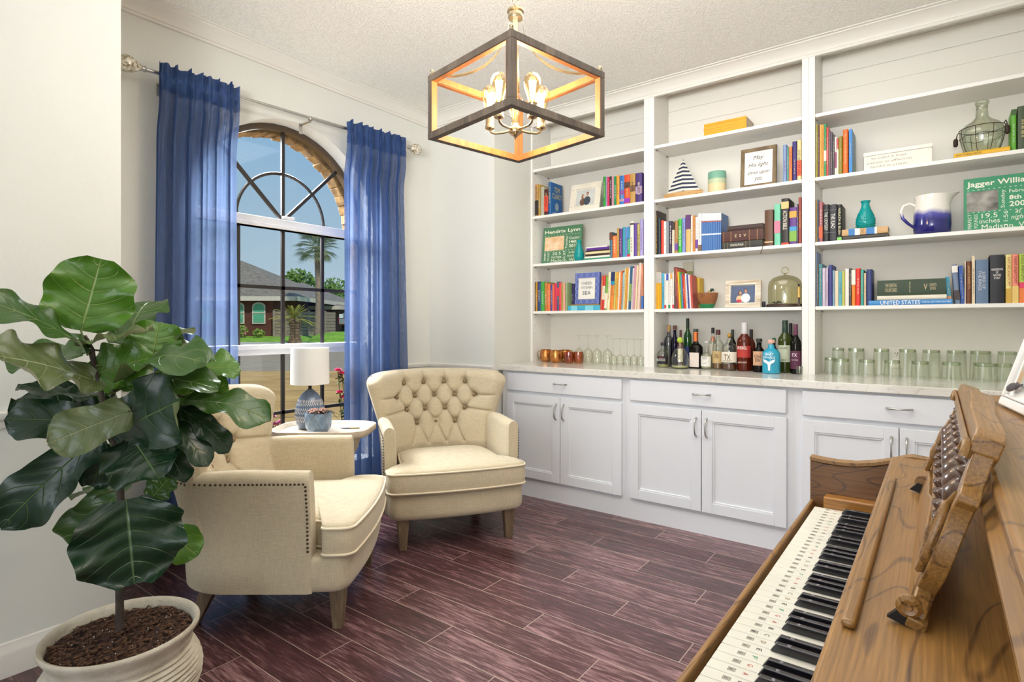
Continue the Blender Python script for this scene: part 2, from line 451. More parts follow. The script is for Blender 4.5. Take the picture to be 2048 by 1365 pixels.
# path runs so that the room is on the right-hand side of travel
pz = ZC - .001
mould('trim_1', crown, [(XA, YN, pz), (XA, YF, pz), (XL, YF, pz), (XL, 3.655, pz), (XR, 3.655, pz)])
rail = [(0, -.03), (.008, -.03), (.012, -.018), (.012, -.006), (.022, .0), (.026, .010), (.026, .022), (.018, .028), (0, .028)]
rz_ = .878
mould('trim_2', rail, [(XA, YN, rz_), (XA, WC - WR - .06, rz_)])
mould('trim_3', rail, [(XA, WC + WR + .06, rz_), (XA, YF, rz_), (XL, YF, rz_)])
mould('trim_4', rail, [(XL, YO, rz_), (XL, YN, rz_)])
base = [(0, 0), (.016, 0), (.016, .075), (.013, .088), (.008, .098), (.006, .112), (0, .115)]
mould('baseboard_left', base, [(XL, YO, 0), (XL, YN, 0)])
mould('baseboard_alcove', base, [(XA, YN, 0), (XA, YF, 0), (XL, YF, 0)])
# ---- window
gx = XA - .15
win = thing('window_1', None, None); win['kind'] = 'structure'
mb = MB(); n = 32; fw = .035
outer = arch(WC, WR, WB, WZ, n); inner = arch(WC, WR - fw, WB + fw, WZ, n)
for xx in (gx - .02, gx + .03):
    for i in range(len(outer)):
        j = (i + 1) % len(outer)
        mb.add([(xx,)+outer[i], (xx,)+outer[j], (xx,)+inner[j], (xx,)+inner[i]], [(0,1,2,3)])
for pl in (outer, inner):
    for i in range(len(pl)):
        j = (i + 1) % len(pl)
        mb.add([(gx-.02,)+pl[i], (gx+.03,)+pl[i], (gx+.03,)+pl[j], (gx-.02,)+pl[j]], [(0,1,2,3)])
M_frame = mat('window_frame_brown', '4a3a28', .5, var=.1)
obj('window_frame', mb, M_frame, win, fix=False)
mb = MB().box((gx - .03, WC - WR, 1.80), (gx + .045, WC + WR, 1.862)).box((gx - .03, WC - WR, 1.80), (gx + .06, WC + WR, 1.822))
obj('meeting_rail', mb, M_win, win, bevel=.004)
mb = MB().box((gx - .03, WC - WR, 1.015), (gx + .04, WC + WR, 1.062)).box((gx - .03, WC - WR, 1.05), (gx + .075, WC + WR, 1.078))
obj('transom_rail', mb, M_win, win, bevel=.004)
obj('window_latch', MB().box((gx + .05, WC - .04, 1.862), (gx + .075, WC + .04, 1.88)), M_win, win, bevel=.004)
obj('window_sill', MB().box((gx - .03, WC - WR, WB), (XA + .03, WC + WR, WB + .03)), M_win, win, bevel=.004)
gw = .0105
mb = MB()
# fan
mb.box((gx - .008, WC - gw, WZ), (gx + .008, WC + gw, WZ + WR - .02))
for a in (R(45), R(135)):
    M = Matrix.Translation((gx, WC, WZ)) @ Matrix.Rotation(a - R(90), 4, 'X')
    mb.box((-.008, -gw, 0), (.008, gw, WR - .02), M)
mb.tube([(gx, WC + .30*math.cos(math.pi*k/24), WZ + .30*math.sin(math.pi*k/24)) for k in range(25)], gw, 6)
obj('fan_grille', mb, M_bronze, win, smooth=40)
mb = MB()
for y in (WC - .29, WC, WC + .29): mb.box((gx - .008, y - gw, 1.07), (gx + .008, y + gw, 1.81))
mb.box((gx - .008, WC - WR + .02, 1.434 - gw), (gx + .008, WC + WR - .02, 1.434 + gw))
obj('middle_grille', mb, M_bronze, win)
mb = MB()
for y in (WC - .29, WC, WC + .29): mb.box((gx - .008, y - gw, WB + .02), (gx + .008, y + gw, 1.02))
mb.box((gx - .008, WC - WR + .02, .642 - gw), (gx + .008, WC + WR - .02, .642 + gw))
obj('lower_grille', mb, M_bronze, win)
mb = MB(); pl = arch(WC, WR - .02, WB + .02, WZ, 32)
mb.add([(gx,)+p for p in pl], [tuple(range(len(pl)))])
M_pane = glassy('window_pane_glass', 'fbfdfc', .05)
obj('window_pane', mb, M_pane, win, fix=False)
# ------------------------------------------------------------------ outdoors (local frame: x = right of view, y = away)
OUT = Matrix.Rotation(math.atan2(.6, .8), 4, 'Z')
def O(u, v, D): return P(u, v, D)
def oth(name, label, cat, u, D, z=0, group=None):
    p = P(u, 650, D); return thing(name, label, cat, (p.x, p.y, z), math.atan2(.6, .8), group)
def oloc(root_u, root_D, z0):
    """returns f(u,v,D) -> coordinates local to a root placed at (root_u, root_D, z0) and turned with the view"""
    X0 = root_D * (root_u - 1024) / F
    return lambda u, v, D: Vector((D*(u-1024)/F - X0, D - root_D, CH + (650-v)/F*D - z0))
def ground(name, prof, m, label, cat):
    mb = MB(); X0, X1 = -75, 25
    loops = []
    for D, z in prof:
        loops.append([(X0, D, z), (X1, D, z)])
    for i in range(len(loops) - 1):
        mb.add(loops[i] + loops[i+1], [(0,1,3,2)])
    mb.xf(OUT)
    o = obj(name, mb, m, fix=False); o['kind'] = 'structure'; return o
def slab_mat():
    m = mat('tan_concrete', 'b08548', .9, var=.12, scale=1.2, bump=.3, bscale=40, col2='d8ad68')
    n = m.node_tree; b = n.nodes['Principled BSDF']
    t = n.nodes.new('ShaderNodeTexCoord'); bk = n.nodes.new('ShaderNodeTexBrick'); bk.offset = 0
    bk.inputs['Scale'].default_value = 1; bk.inputs['Brick Width'].default_value = 40; bk.inputs['Row Height'].default_value = 1.7; bk.inputs['Mortar Size'].default_value = .02
    mp = n.nodes.new('ShaderNodeMapping'); mp.inputs['Rotation'].default_value = (0, 0, -math.atan2(.6, .8) - .06)
    n.links.new(t.outputs['Object'], mp.inputs[0]); n.links.new(mp.outputs[0], bk.inputs['Vector'])
    mx = n.nodes.new('ShaderNodeMix'); mx.data_type = 'RGBA'
    old = b.inputs['Base Color'].links[0].from_socket
    n.links.new(bk.outputs['Fac'], mx.inputs[0]); n.links.new(old, mx.inputs[6]); mx.inputs[7].default_value = lin('5a4c34')
    n.links.new(mx.outputs[2], b.inputs['Base Color'])
    return m
ground('ground_driveway', [(3.0, -.15), (16.6, -.15)], slab_mat(), 0, 0)
ground('ground_street', [(16.6, -.16), (20, -.10), (26.5, .17)], mat('grey_asphalt', '9c8c74', .95, var=.1, scale=3, bump=.3, bscale=30), 0, 0)
ground('ground_curb', [(26.5, .18), (26.6, .24), (29.2, .30)], mat('pale_concrete', 'bcb4a4', .9, var=.05, scale=2), 0, 0)
M_grass = mat('lawn_grass', '5f8f1e', .95, var=.2, scale=3, bump=1, bscale=60, col2='8fb83a')
ground('ground_lawn', [(29.2, .31), (31, .50), (33, .62), (60, .9), (160, 1.0)], M_grass, 0, 0)
# raised lawn to the right and the neighbour's drive
f = oloc(630, 31, .3)
r_ = oth('grass_mound', 'sloping bright green lawn right of the stubby palm', 'lawn', 630, 31, .3)
mb = MB(); L = []
for u, t in ((614, 683), (624, 675), (640, 667), (672, 664), (720, 663)):
    L.append([f(u, 685, 28.2), f(u, t, 29.4), f(u, t, 29.7)])
for i in range(4): mb.add(L[i] + L[i+1], [(0,3,4,1), (1,4,5,2)])
obj('turf', mb, M_grass, r_, fix=False, smooth=180)
r_['kind'] = 'stuff'

M_hbrick = mat('house_brick', '5a2f22', .9, var=.25, scale=9, bump=.6, bscale=30)
M_roof = mat('shingle_roof', '665e52', .9, var=.25, scale=5, bump=1, bscale=12, stretch=(1, 1, 4), col2='948a7c')
M_fascia = mat('house_fascia', 'cfc6b4', .6)
M_blind = mat('green_window_blind', '3f8f6a', .5, var=.1, scale=.6, stretch=(1,1,60), col2='6ab894')
def hip(root, f, ua, ub, D0, D1, v_eave, apex_u0, apex_u1, v_apex, name='roof'):
    De = D0; Dm = (D0 + D1) / 2
    z = f(ua, v_eave, De).z
    a = f(ua, v_eave, De); b = f(ub, v_eave, De)
    c = Vector((b.x, f(0, 0, D1).y, z)); d = Vector((a.x, c.y, z))
    p = f(apex_u0, v_apex, Dm); q = f(apex_u1, v_apex, Dm)
    mb = MB().add([a, b, c, d, p, q], [(0,1,5,4), (1,2,5), (2,3,4,5), (3,0,4), (0,3,2,1)])
    obj(name, mb, M_roof, root, fix=False)
    zz = z
    mb = MB().box((a.x - .05, a.y - .12, zz - .22), (b.x + .05, a.y, zz + .02))
    mb.box((b.x, a.y - .12, zz - .22), (b.x + .1, c.y, zz + .02))
    obj('fascia', mb, M_fascia, root)
house = oth('brick_house', 'dark red brick house with grey hip roof across the street', 'house', 520, 32, .55)
f = oloc(520, 32, .55)
a = f(330, 595, 32); b = f(546, 595, 32)
obj('wall', MB().box((a.x, a.y, 0), (b.x, a.y + 5.5, a.z)), M_hbrick, house)
hip(house, f, 300, 593, 31.6, 42, 594, 380, 484, 522)
hip(house, f, 540, 680, 38, 48, 613, 560, 606, 566)
obj('rear_wing_wall', MB().box((f(560, 600, 38.6).x, f(560, 600, 38.6).y, 0), (f(664, 613, 38.6).x, f(0, 0, 44).y, f(560, 614, 38.6).z)), M_hbrick, house)
for u0, u1 in ((464, 489), (505, 531), (400, 426)):
    fr = MB(); pa = f(u0, 605, 31.96); pb = f(u1, 648, 31.96); cx = (pa.x + pb.x)/2; hw = (pb.x - pa.x)/2; top = pa.z
    def archw(cx, hw, z0, z1, n=10):
        return [(cx-hw, z0), (cx+hw, z0)] + [(cx + hw*math.cos(math.pi*k/n), z1 - .22 + .22*math.sin(math.pi*k/n)) for k in range(n+1)]
    fr.prism(archw(cx, hw, pb.z, top), pa.y - .04, pa.y + .02, lambda a_, b_, h: (a_, h, b_))
    fo = obj('window', fr, M_fascia, house)
    bl = MB().prism(archw(cx, hw - .07, pb.z + .07, top - .07), pa.y - .06, pa.y - .03, lambda a_, b_, h: (a_, h, b_))
    obj('pane', bl, M_blind, fo)
    obj('sash_bar', MB().box((cx - hw, pa.y - .08, (top + pb.z)/2 - .02), (cx + hw, pa.y - .02, (top+pb.z)/2 + .04)), M_fascia, fo)
far = oth('pale_roofed_house', 'pale roofed house beyond the wooden fence at right of window', 'house', 672, 60, .9)
f = oloc(672, 60, .9)
a = f(655, 612, 60); b = f(730, 650, 60)
obj('wall', MB().box((a.x, a.y, 0), (b.x, a.y + 6, a.z)), mat('pale_siding', 'b4b6a8', .8), far)
obj('roof', MB().add([f(645, 613, 59.5), f(735, 613, 59.5), f(735, 590, 63), f(662, 590, 63)], [(0,1,2,3)]), mat('pale_roof', '9a9a98', .9), far, fix=False)
# fence
fence = oth('wood_fence', 'weathered grey brown board fence beside brick house', 'fence', 590, 33, .5)
f = oloc(590, 33, .5)
M_fence = mat('weathered_fence', '6e6257', .9, var=.25, scale=5, stretch=(.3, 1, 8), col2='9a8c7c')
pts = [(548, 31.7), (572, 31.9), (618, 32.4), (650, 33.2), (671, 34)]
for i in range(4):
    (u0, d0), (u1, d1) = pts[i], pts[i+1]
    a = f(u0, 650, d0); b = f(u1, 650, d1); dv = b - a; L = Vector((dv.x, dv.y, 0)); ln = L.length
    M = Matrix.Translation((a.x, a.y, 0)) @ Matrix.Rotation(math.atan2(dv.y, dv.x), 4, 'Z')
    mb = MB(); hh = 1.45
    nb = 8
    for k in range(nb):
        mb.box((0, 0, k*hh/nb + .01), (ln, .03, (k+1)*hh/nb - .012), M)
    obj('board_panel', mb, M_fence, fence)
    obj('post', MB().box((-.06, -.04, 0), (.06, .06, hh + .06), M), M_fence, fence)

# trees
def foliage_tree(label, u, v, D, rx, rz_, z0, seed, group='trees behind the houses'):
    t = oth('leafy_tree', label, 'tree', u, D, z0, group)
    f = oloc(u, D, z0); c = f(u, v, D); rnd = random.Random(seed)
    obj('trunk', MB().tube([(0,0,0), (0, 0, max(.2, c.z))], .15, 8), mat('bark', '5a4632', .9, var=.2, bump=.6), t)
    mb = MB()
    for k in range(520):
        d = Vector((rnd.gauss(0,1), rnd.gauss(0,1), rnd.gauss(0,1))).normalized() * (rnd.random() ** .35)
        p = c + Vector((d.x*rx, d.y*rx, d.z*rz_)); s = rnd.uniform(.16, .34)
        a = Vector((rnd.gauss(0,1), rnd.gauss(0,1), rnd.gauss(0,1))).normalized(); b = a.orthogonal().normalized()
        cc = a.cross(b)
        mb.add([p - a*s, p + b*s*.5, p + a*s, p - b*s*.5 + cc*s*.3], [(0,1,2), (0,2,3)])
    obj('foliage', mb, mat('tree_leaves', '3c5c1c', .8, var=.35, scale=1.5, col2='6f8f34'), t, fix=False)
foliage_tree('round green tree rising behind the grey roof ridge', 596, 572, 54, 1.7, 1.6, .9, 1)
foliage_tree('green tree behind the far pale house', 672, 585, 75, 2.6, 2.0, .9, 2)
foliage_tree('low green tree between the palm trunk and pale house', 655, 596, 50, 1.6, 1.1, .9, 5)
def frond(mb, base, d, length, drop, wid, n=8, leaflets=True, rnd=random):
    d = Vector(d).normalized(); side = d.cross(Vector((0,0,1))).normalized()
    pts = []
    for k in range(n + 1):
        t = k / n; pts.append(base + d*length*t + Vector((0,0,-drop*length*t*t)))
    for k in range(n):
        a, b = pts[k], pts[k+1]; wv = wid * math.sin(math.pi * (k + .8) / (n + .8)) ** .7
        for s in (1, -1):
            for q in (.0, .5):
                p = a.lerp(b, q)
                tip = p + side*s*wv + (b - a) * 1.1 + Vector((0,0,-.25*wv))
                mb.add([p, p + (b-a)*.35, tip], [(0,1,2)])
    mb.tube(pts, .012, 4)
M_palm = mat('palm_frond', '56683a', .8, var=.3, scale=2, col2='a3ab78')
pt = oth('cabbage_palm', 'tall palm with rounded fan crown and slender trunk', 'palm tree', 636, 30, .55)
f = oloc(636, 30, .55); c = f(633, 492, 30)
mb = MB(); rnd = random.Random(4)
mb.tube([(0,0,0), (.05,0,c.z*.4), (-.02,0,c.z*.75), (c.x, 0, c.z)], [.22,.16,.14,.12], 10)
obj('trunk', mb, mat('palm_trunk', '7c6c58', .9, var=.25, scale=6, bump=.8, bscale=14, col2='9a8870'), pt, smooth=60)
mb = MB()
for k in range(90):
    a = rnd.uniform(0, 2*math.pi); e_ = rnd.uniform(-.9, 1.2)
    d = Vector((math.cos(a)*math.cos(e_), math.sin(a)*math.cos(e_), math.sin(e_)))
    L_ = rnd.uniform(.85, 1.2); b0 = c + d*.15
    ft = b0 + d * L_ * .55
    up = Vector((0,0,1)); sd = d.cross(up).normalized() if abs(d.z) < .98 else Vector((1,0,0)); nn = sd.cross(d)
    mb.tube([b0, ft], .012, 4)
    for q in range(13):
        an = (q - 6) / 6 * 1.25
        dd = (d*math.cos(an) + sd*math.sin(an)).normalized()
        tip = ft + dd*L_*.52 + Vector((0,0,-.08))
        s2 = dd.cross(nn).normalized() * .02
        mid = ft + dd*L_*.25
        mb.add([ft, mid + s2, tip, mid - s2], [(0,1,2,3)])
obj('crown', mb, M_palm, pt, fix=False)
sg = oth('sago_palm', 'short stubby palm with thick scaly trunk on the lawn', 'palm tree', 590, 28, .3)
f = oloc(590, 28, .3); c = f(587, 637, 28)
mb = MB(); pr = []
for k in range(19):
    t = k/18; rr = .34 - .22*math.sin(math.pi*min(1, t*1.1)) * .6 + (.03 if k % 2 else 0)
    if t > .85: rr *= 1 - (t-.85)*2
    pr.append((rr, t*(c.z)))
mb.lathe(pr, 12)
for k in range(90):
    a = rnd.uniform(0, 6.28); t = rnd.random(); rr = .30 - .12*math.sin(math.pi*t)
    M = Matrix.Translation((rr*math.cos(a), rr*math.sin(a), t*c.z*.95)) @ Matrix.Rotation(a, 4, 'Z') @ Matrix.Rotation(R(-50), 4, 'Y')
    mb.box((-.05, -.05, -.02), (.05, .05, .06), M)
obj('trunk', mb, mat('scaly_trunk', '4c3c2c', .95, var=.4, scale=10, col2='8a7658'), sg)
mb = MB()
for k in range(40):
    a = rnd.uniform(0, 6.28); e_ = rnd.uniform(-.15, 1.25)
    d = Vector((math.cos(a)*math.cos(e_), math.sin(a)*math.cos(e_), math.sin(e_)))
    frond(mb, c + Vector((0,0,-.03)), d, rnd.uniform(.95, 1.25), .28 + .2*(1.2-e_)*.6, .12, 9)
obj('crown', mb, mat('sago_frond', '6a7c28', .7, var=.3, scale=3, col2='b8b050'), sg, fix=False)
# shrubs at the house wall
def shrub(label, u, v, D, rx, rz_, z0, seed, cols, group=None):
    t = oth('flowering_shrub', label, 'shrub', u, D, z0, group)
    f = oloc(u, D, z0); c = f(u, v, D); rnd = random.Random(seed); mb = MB(); fl = MB()
    for k in range(260):
        d = Vector((rnd.gauss(0,1), rnd.gauss(0,1), rnd.gauss(0,1))).normalized() * rnd.random()**.4
        p = c + Vector((d.x*rx, d.y*rx*.5, d.z*rz_)); s = rnd.uniform(.05, .1)
        a = Vector((rnd.gauss(0,1), rnd.gauss(0,1), rnd.gauss(0,1))).normalized(); b = a.orthogonal().normalized()
        (fl if k % 9 == 0 else mb).add([p - a*s, p + b*s*.6, p + a*s, p - b*s*.6], [(0,1,2,3)])
    mb.tube([(0,0,0), c], .02, 5)
    obj('leaves', mb, mat('shrub_leaves', '5a7a28', .8, var=.3, scale=4, col2='93a848'), t, fix=False)
    obj('blossom', fl, mat('blossom_' + cols, cols, .7), t, fix=False)
shrub('small shrub with pink blossom below the left house window', 484, 664, 31, .32, .35, .5, 7, 'd87888')
shrub('low shrub with yellow green leaves below the second house window', 517, 666, 31, .36, .2, .5, 8, 'c8c060')
# truck
tr = oth('pickup_truck', 'red and white pickup truck parked by the fence', 'truck', 692, 35.5, .62)
f = oloc(692, 35.5, .62)
M_red = mat('truck_red', '9a2430', .3, coat=.5); M_chr = mat('truck_chrome', 'c8ccd0', .25, metal=.6); M_blk = mat('rubber_black', '1a1a1c', .7)
a = f(675, 634, 35.5)
mb = MB().box((a.x, 0, .55), (a.x + 2.0, 4.2, a.z)).box((a.x + .1, 1.4, a.z - .1), (a.x + 1.9, 3.2, a.z + .65))
obj('body', mb, M_red, tr, bevel=.08)
mb = MB().box((a.x + .1, -.05, .62), (a.x + 1.9, .02, .95))
for k in range(4): mb.box((a.x + .35, -.07, .98 + k*.09), (a.x + 1.65, .03, 1.03 + k*.09))
obj('grille', mb, M_chr, tr, bevel=.02)
obj('windshield', MB().box((a.x + .22, 1.36, a.z), (a.x + 1.78, 1.42, a.z + .5)), mat('truck_glass', '2a3438', .1), tr)
for xx in (a.x + .12, a.x + 1.62):
    M = Matrix.Translation((xx, .7, .32)) @ Matrix.Rotation(R(90), 4, 'Y')
    obj('wheel', MB().lathe([(.3,0), (.32,.02), (.32,.22), (.3,.24)], 16, M=M), M_blk, tr, smooth=40)
    obj('headlight', MB().box((xx, -.06, 1.0), (xx + .25, .03, 1.25)), mat('headlight_glass', 'dfe4e8', .1), tr)
# rose bush near the window and grassy stems
def stems(name, label, cat, u, D, z0, tips, leafcol, flower, seed):
    t = oth(name, label, cat, u, D, z0); f = oloc(u, D, z0); rnd = random.Random(seed)
    mb = MB(); lf = MB()
    for (tu, tv) in tips:
        tp = f(tu, tv, D); b0 = Vector((rnd.uniform(-.06,.06), rnd.uniform(-.06,.06), 0)); mid = b0.lerp(tp, .55) + Vector((rnd.uniform(-.04,.04), 0, .03))
        pts = [b0, mid, tp]; mb.tube(pts, .004, 5)
        for k in range(26):
            q = rnd.uniform(.2, .97); p = (b0.lerp(mid, q*2) if q < .5 else mid.lerp(tp, q*2-1))
            a = Vector((rnd.gauss(0,1), rnd.gauss(0,1), rnd.gauss(0,.6))).normalized() * .045; b = a.orthogonal().normalized() * .014
            lf.add([p, p + a*.5 + b, p + a, p + a*.5 - b], [(0,1,2,3)])
    obj('stem', mb, mat('rose_stem', '3c4a20', .8), t, smooth=60)
    obj('leaves', lf, mat('leaf_' + leafcol, leafcol, .7, var=.3), t, fix=False)
    if flower:
        for (tu, tv) in tips:
            tp = f(tu, tv, D); q = MB()
            for k in range(14):
                a = k*2.4; rr = .004 + .0017*k; h = .022 - .0013*k
                cc = tp + Vector((rr*math.cos(a), rr*math.sin(a), h*.6))
                M = Matrix.Translation(cc) @ Matrix.Rotation(a, 4, 'Z') @ Matrix.Rotation(R(25 + k*3), 4, 'Y')
                q.ball((0,0,0), .014, 6, (.35, 1, 1)) if False else q.add([M @ Vector(p) for p in ((0,-.013,-.012), (0,.013,-.012), (.004,.016,.008), (.006,0,.016), (.004,-.016,.008))], [(0,1,2,3,4)])
            obj('flower', q, mat('flower_' + flower, flower, .6, var=.2, scale=60), t, fix=False)
stems('rose_bush', 'rose bush with magenta blooms just outside the window', 'rose bush', 705, 4.7, -.15, [(676, 742), (684, 748), (696, 752), (688, 796), (680, 786), (712, 760), (720, 800)], '2f3c18', 'b03060', 3)
stems('wild_flower', 'thin wild flower stems outside behind the near armchair', 'plant', 548, 4.4, -.15, [(544, 835), (552, 850), (562, 846), (540, 858), (556, 862)], '4a5a24', 'a05a80', 4)
# ------------------------------------------------------------------ built-in base cabinets
CF = 3.262                     # cabinet face plane
M_nickel = mat('brushed_nickel', 'b9b6b0', .28, metal=.95, var=.05, scale=30)
def shaker(x0, x1, z0, z1, y, st=.058):
    """recessed panel door, its face at y"""
    mb = MB(); yb = y + .02
    mb.box((x0, y, z0), (x0+st, yb, z1)).box((x1-st, y, z0), (x1, yb, z1))
    mb.box((x0+st, y, z0), (x1-st, yb, z0+st)).box((x0+st, y, z1-st), (x1-st, yb, z1))
    mb.box((x0+st-.004, y+.011, z0+st-.004), (x1-st+.004, yb-.002, z1-st+.004))
    # ogee lip around the panel
    t = .009
    mb.box((x0+st, y+.004, z0+st), (x0+st+t, yb-.003, z1-st)).box((x1-st-t, y+.004, z0+st), (x1-st, yb-.003, z1-st))
    mb.box((x0+st+t, y+.004, z0+st), (x1-st-t, yb-.003, z0+st+t)).box((x0+st+t, y+.004, z1-st-t), (x1-st-t, yb-.003, z1-st))
    return mb
def pull(c, vertical, L=.10):
    pts = []
    for k in range(13):
        t = k/12*2 - 1; out = .030 * (1 - t*t) ** .5 if abs(t) < 1 else 0
        p = Vector((0, -out, t*L/2)) if vertical else Vector((t*L/2, -out, 0))
        pts.append(Vector(c) + p)
    rr = [.0045 - .0012*math.cos(math.pi*(k/12*2-1)) for k in range(13)]
    mb = MB().tube(pts, rr, 8)
    for e_ in (pts[0], pts[-1]): mb.ball(e_ + Vector((0, .001, 0)), .0065, 8)
    return mb
spans = [(-2.53, -1.555, -2.478, -1.582), (-1.555, -.605, -1.528, -.640), (-.605, .30, -.566, .262)]
cl = ['white base cabinet beside the rear armchair, left of three', 'white base cabinet under the liquor bottles, middle of three', 'white base cabinet behind the piano, right of three']
for i, (x0, x1, a, b) in enumerate(spans):
    t = thing('base_cabinet', cl[i], 'cabinet', (x0, CF, 0), 0, 'built-in base cabinets')
    o = lambda x: x - x0
    obj('cabinet_body', MB().box((0, 0, .115), (o(x1) - .0001, .62, .872)), M_cab, t)
    obj('kick_board', MB().box((0, .0, 0), (o(x1) - .0001, .02, .1145)), M_cab, t)
    dz0, dz1 = .745, .862
    d = obj('drawer', MB().box((o(a), -.02, dz0 - .012), (o(b), -.001, dz1)), M_cab, t, bevel=.006)
    obj('handle', pull((o((a+b)/2), -.021, (dz0+dz1)/2), False, .098), M_nickel, d, smooth=60)
    m = (a + b) / 2
    for s, (da, db) in enumerate(((a, m - .0025), (m + .0025, b))):
        d = obj('door', shaker(o(da), o(db), .135, .712, -.021), M_cab, t, bevel=.0015)
        hx = o(m) - .030 if s == 0 else o(m) + .030
        obj('handle', pull((hx, -.022, .615), True, .105), M_nickel, d, smooth=60)
struct('trim_7', MB().box((.301, CF, 0), (XR, CF + .62, .872)), M_cab)
def marble():
    m = mat('pale_marble', 'd8d4ca', .18, var=.03, scale=3, col2='e8e4db', coat=.3)
    n = m.node_tree; b = n.nodes['Principled BSDF']; old = b.inputs['Base Color'].links[0].from_socket
    wv = n.nodes.new('ShaderNodeTexNoise'); wv.inputs['Scale'].default_value = 5; wv.inputs['Detail'].default_value = 9; wv.inputs['Distortion'].default_value = 2.5
    t = n.nodes.new('ShaderNodeTexCoord'); n.links.new(t.outputs['Object'], wv.inputs['Vector'])
    r = n.nodes.new('ShaderNodeValToRGB'); r.color_ramp.elements[0].position = .485; r.color_ramp.elements[0].color = (0,0,0,1)
    r.color_ramp.elements[1].position = .515; r.color_ramp.elements[1].color = (0,0,0,1); k = r.color_ramp.elements.new(.5); k.color = (.55,.55,.55,1)
    n.links.new(wv.outputs['Fac'], r.inputs[0]); mx = n.nodes.new('ShaderNodeMix'); mx.data_type = 'RGBA'
    n.links.new(r.outputs[0], mx.inputs[0]); n.links.new(old, mx.inputs[6]); mx.inputs[7].default_value = lin('a8a296')
    n.links.new(mx.outputs[2], b.inputs['Base Color']); return m
ZT = .914
ct = obj('countertop', MB().box((XL + .002, CF - .034, .874), (XR - .002, YB - .012, ZT)), marble(), bevel=.003)
tag(ct, 'long pale marble countertop over the white base cabinets', 'countertop')

# ------------------------------------------------------------------ built-in bookcases above
YS = 3.64; YK = 3.90; ZS = [1.305, 1.672, 2.042, 2.405]; TS = .02
bays = [(-2.531, -1.608), (-1.536, -.636), (-.569, .385)]
bl = ['white built-in bookcase bay above copper mugs, left of three', 'white built-in bookcase bay above liquor bottles, middle of three', 'white built-in bookcase bay above upturned tumblers, right of three']
for i, (a, b) in enumerate(bays):
    t = thing('bookcase', bl[i], 'bookcase', (a, YS, ZT), 0, 'built-in bookcase bays')
    W_ = b - a; z = lambda v: v - ZT
    mb = MB().box((-.0, YK - YS, 0), (W_, YK - YS + .012, ZC - ZT - .001))
    obj('back_panel', mb, M_wall2, t)
    # tongue and groove seam boards at the top of the back
    mb = MB(); mb.box((0, YK - YS - .006, z(2.60)), (W_, YK - YS - .0005, z(2.70))); mb.box((0, YK - YS - .006, z(2.704)), (W_, YK - YS - .0005, z(2.80)))
    obj('beadboard', mb, M_wall2, t, bevel=.002)
    pw0 = .012 if i == 0 else .036
    for s in (0, 1):
        pl_ = .0355 if i < 2 else .0330; pr_w = .0355 if i == 0 else .0330
        x0 = -pl_ if s == 0 else W_ + .0005; x1 = -.0005 if s == 0 else W_ + pr_w
        if i == 0 and s == 0: x0 = -.016
        mb = MB().box((x0, 0, 0), (x1, YK - YS + .012, ZC - ZT - .001))
        o_ = obj('side_panel', mb, M_shelf, t)
        pin = MB()
        for yy in (.035, YK - YS - .05):
            for zz in range(26):
                xx = 0 if s == 0 else W_
                pin.lathe([(.0028, 0), (.0028, .0006)], 6, M=Matrix.Translation((xx - (.0003 if s == 0 else .0003), yy, .22 + zz*.06)) @ Matrix.Rotation(R(90), 4, 'Y'))
        obj('pin_hole', pin, mat('pin_hole_dark', '5a4c3a', .8), o_)['kind'] = 'stuff'
    for zz in ZS:
        o_ = obj('shelf', MB().box((.001, .002, z(zz) - TS), (W_ - .001, YK - YS - .001, z(zz))), M_shelf, t, bevel=.0015)
        for xx in (.006, W_ - .006):
            for yy in (.03, YK - YS - .05): obj('shelf_pin', MB().box((xx-.005, yy, z(zz) - TS - .008), (xx+.005, yy + .012, z(zz) - TS - .0003)), mat('pin_metal', '8a8070', .4, metal=.6), o_)
struct('trim_5', MB().box((XL + .001, YS - .0, 2.735), (XR - .001, YS + .018, ZC - .002)).box((XL + .001, YS - .003, 2.735), (XR - .001, YS, 2.752)), M_trim)
struct('trim_6', MB().box((.422, YS, ZT + .001), (XR, YK, 2.735)), M_shelf)
struct('trim_8', MB().box((XL + .001, YS, ZT + .001), (-2.548, YK, 2.735)), M_shelf)

# outlet on the back panel of the right bay
p = P(1793, 716, DY(1793, YK))
t = thing('wall_outlet', 'white double wall outlet low on the right bookcase bay back', 'outlet', (p.x, YK - .0005, p.z))
obj('cover_plate', MB().box((-.036, -.006, -.058), (.036, 0, .058)), mat('outlet_plastic', 'e8e4da', .4), t, bevel=.002)
for zz in (.022, -.022):
    q = obj('socket', MB().box((-.017, -.0085, zz - .014), (.017, -.006, zz + .014)), mat('outlet_plastic', 'e8e4da', .4), t, bevel=.003)
    obj('slot', MB().box((-.008, -.0092, zz - .002), (-.005, -.008, zz + .008)).box((.005, -.0092, zz - .002), (.008, -.008, zz + .008)).box((-.002, -.0092, zz - .010), (.002, -.008, zz - .006)), mat('slot_dark', '221e1a', .8), q)

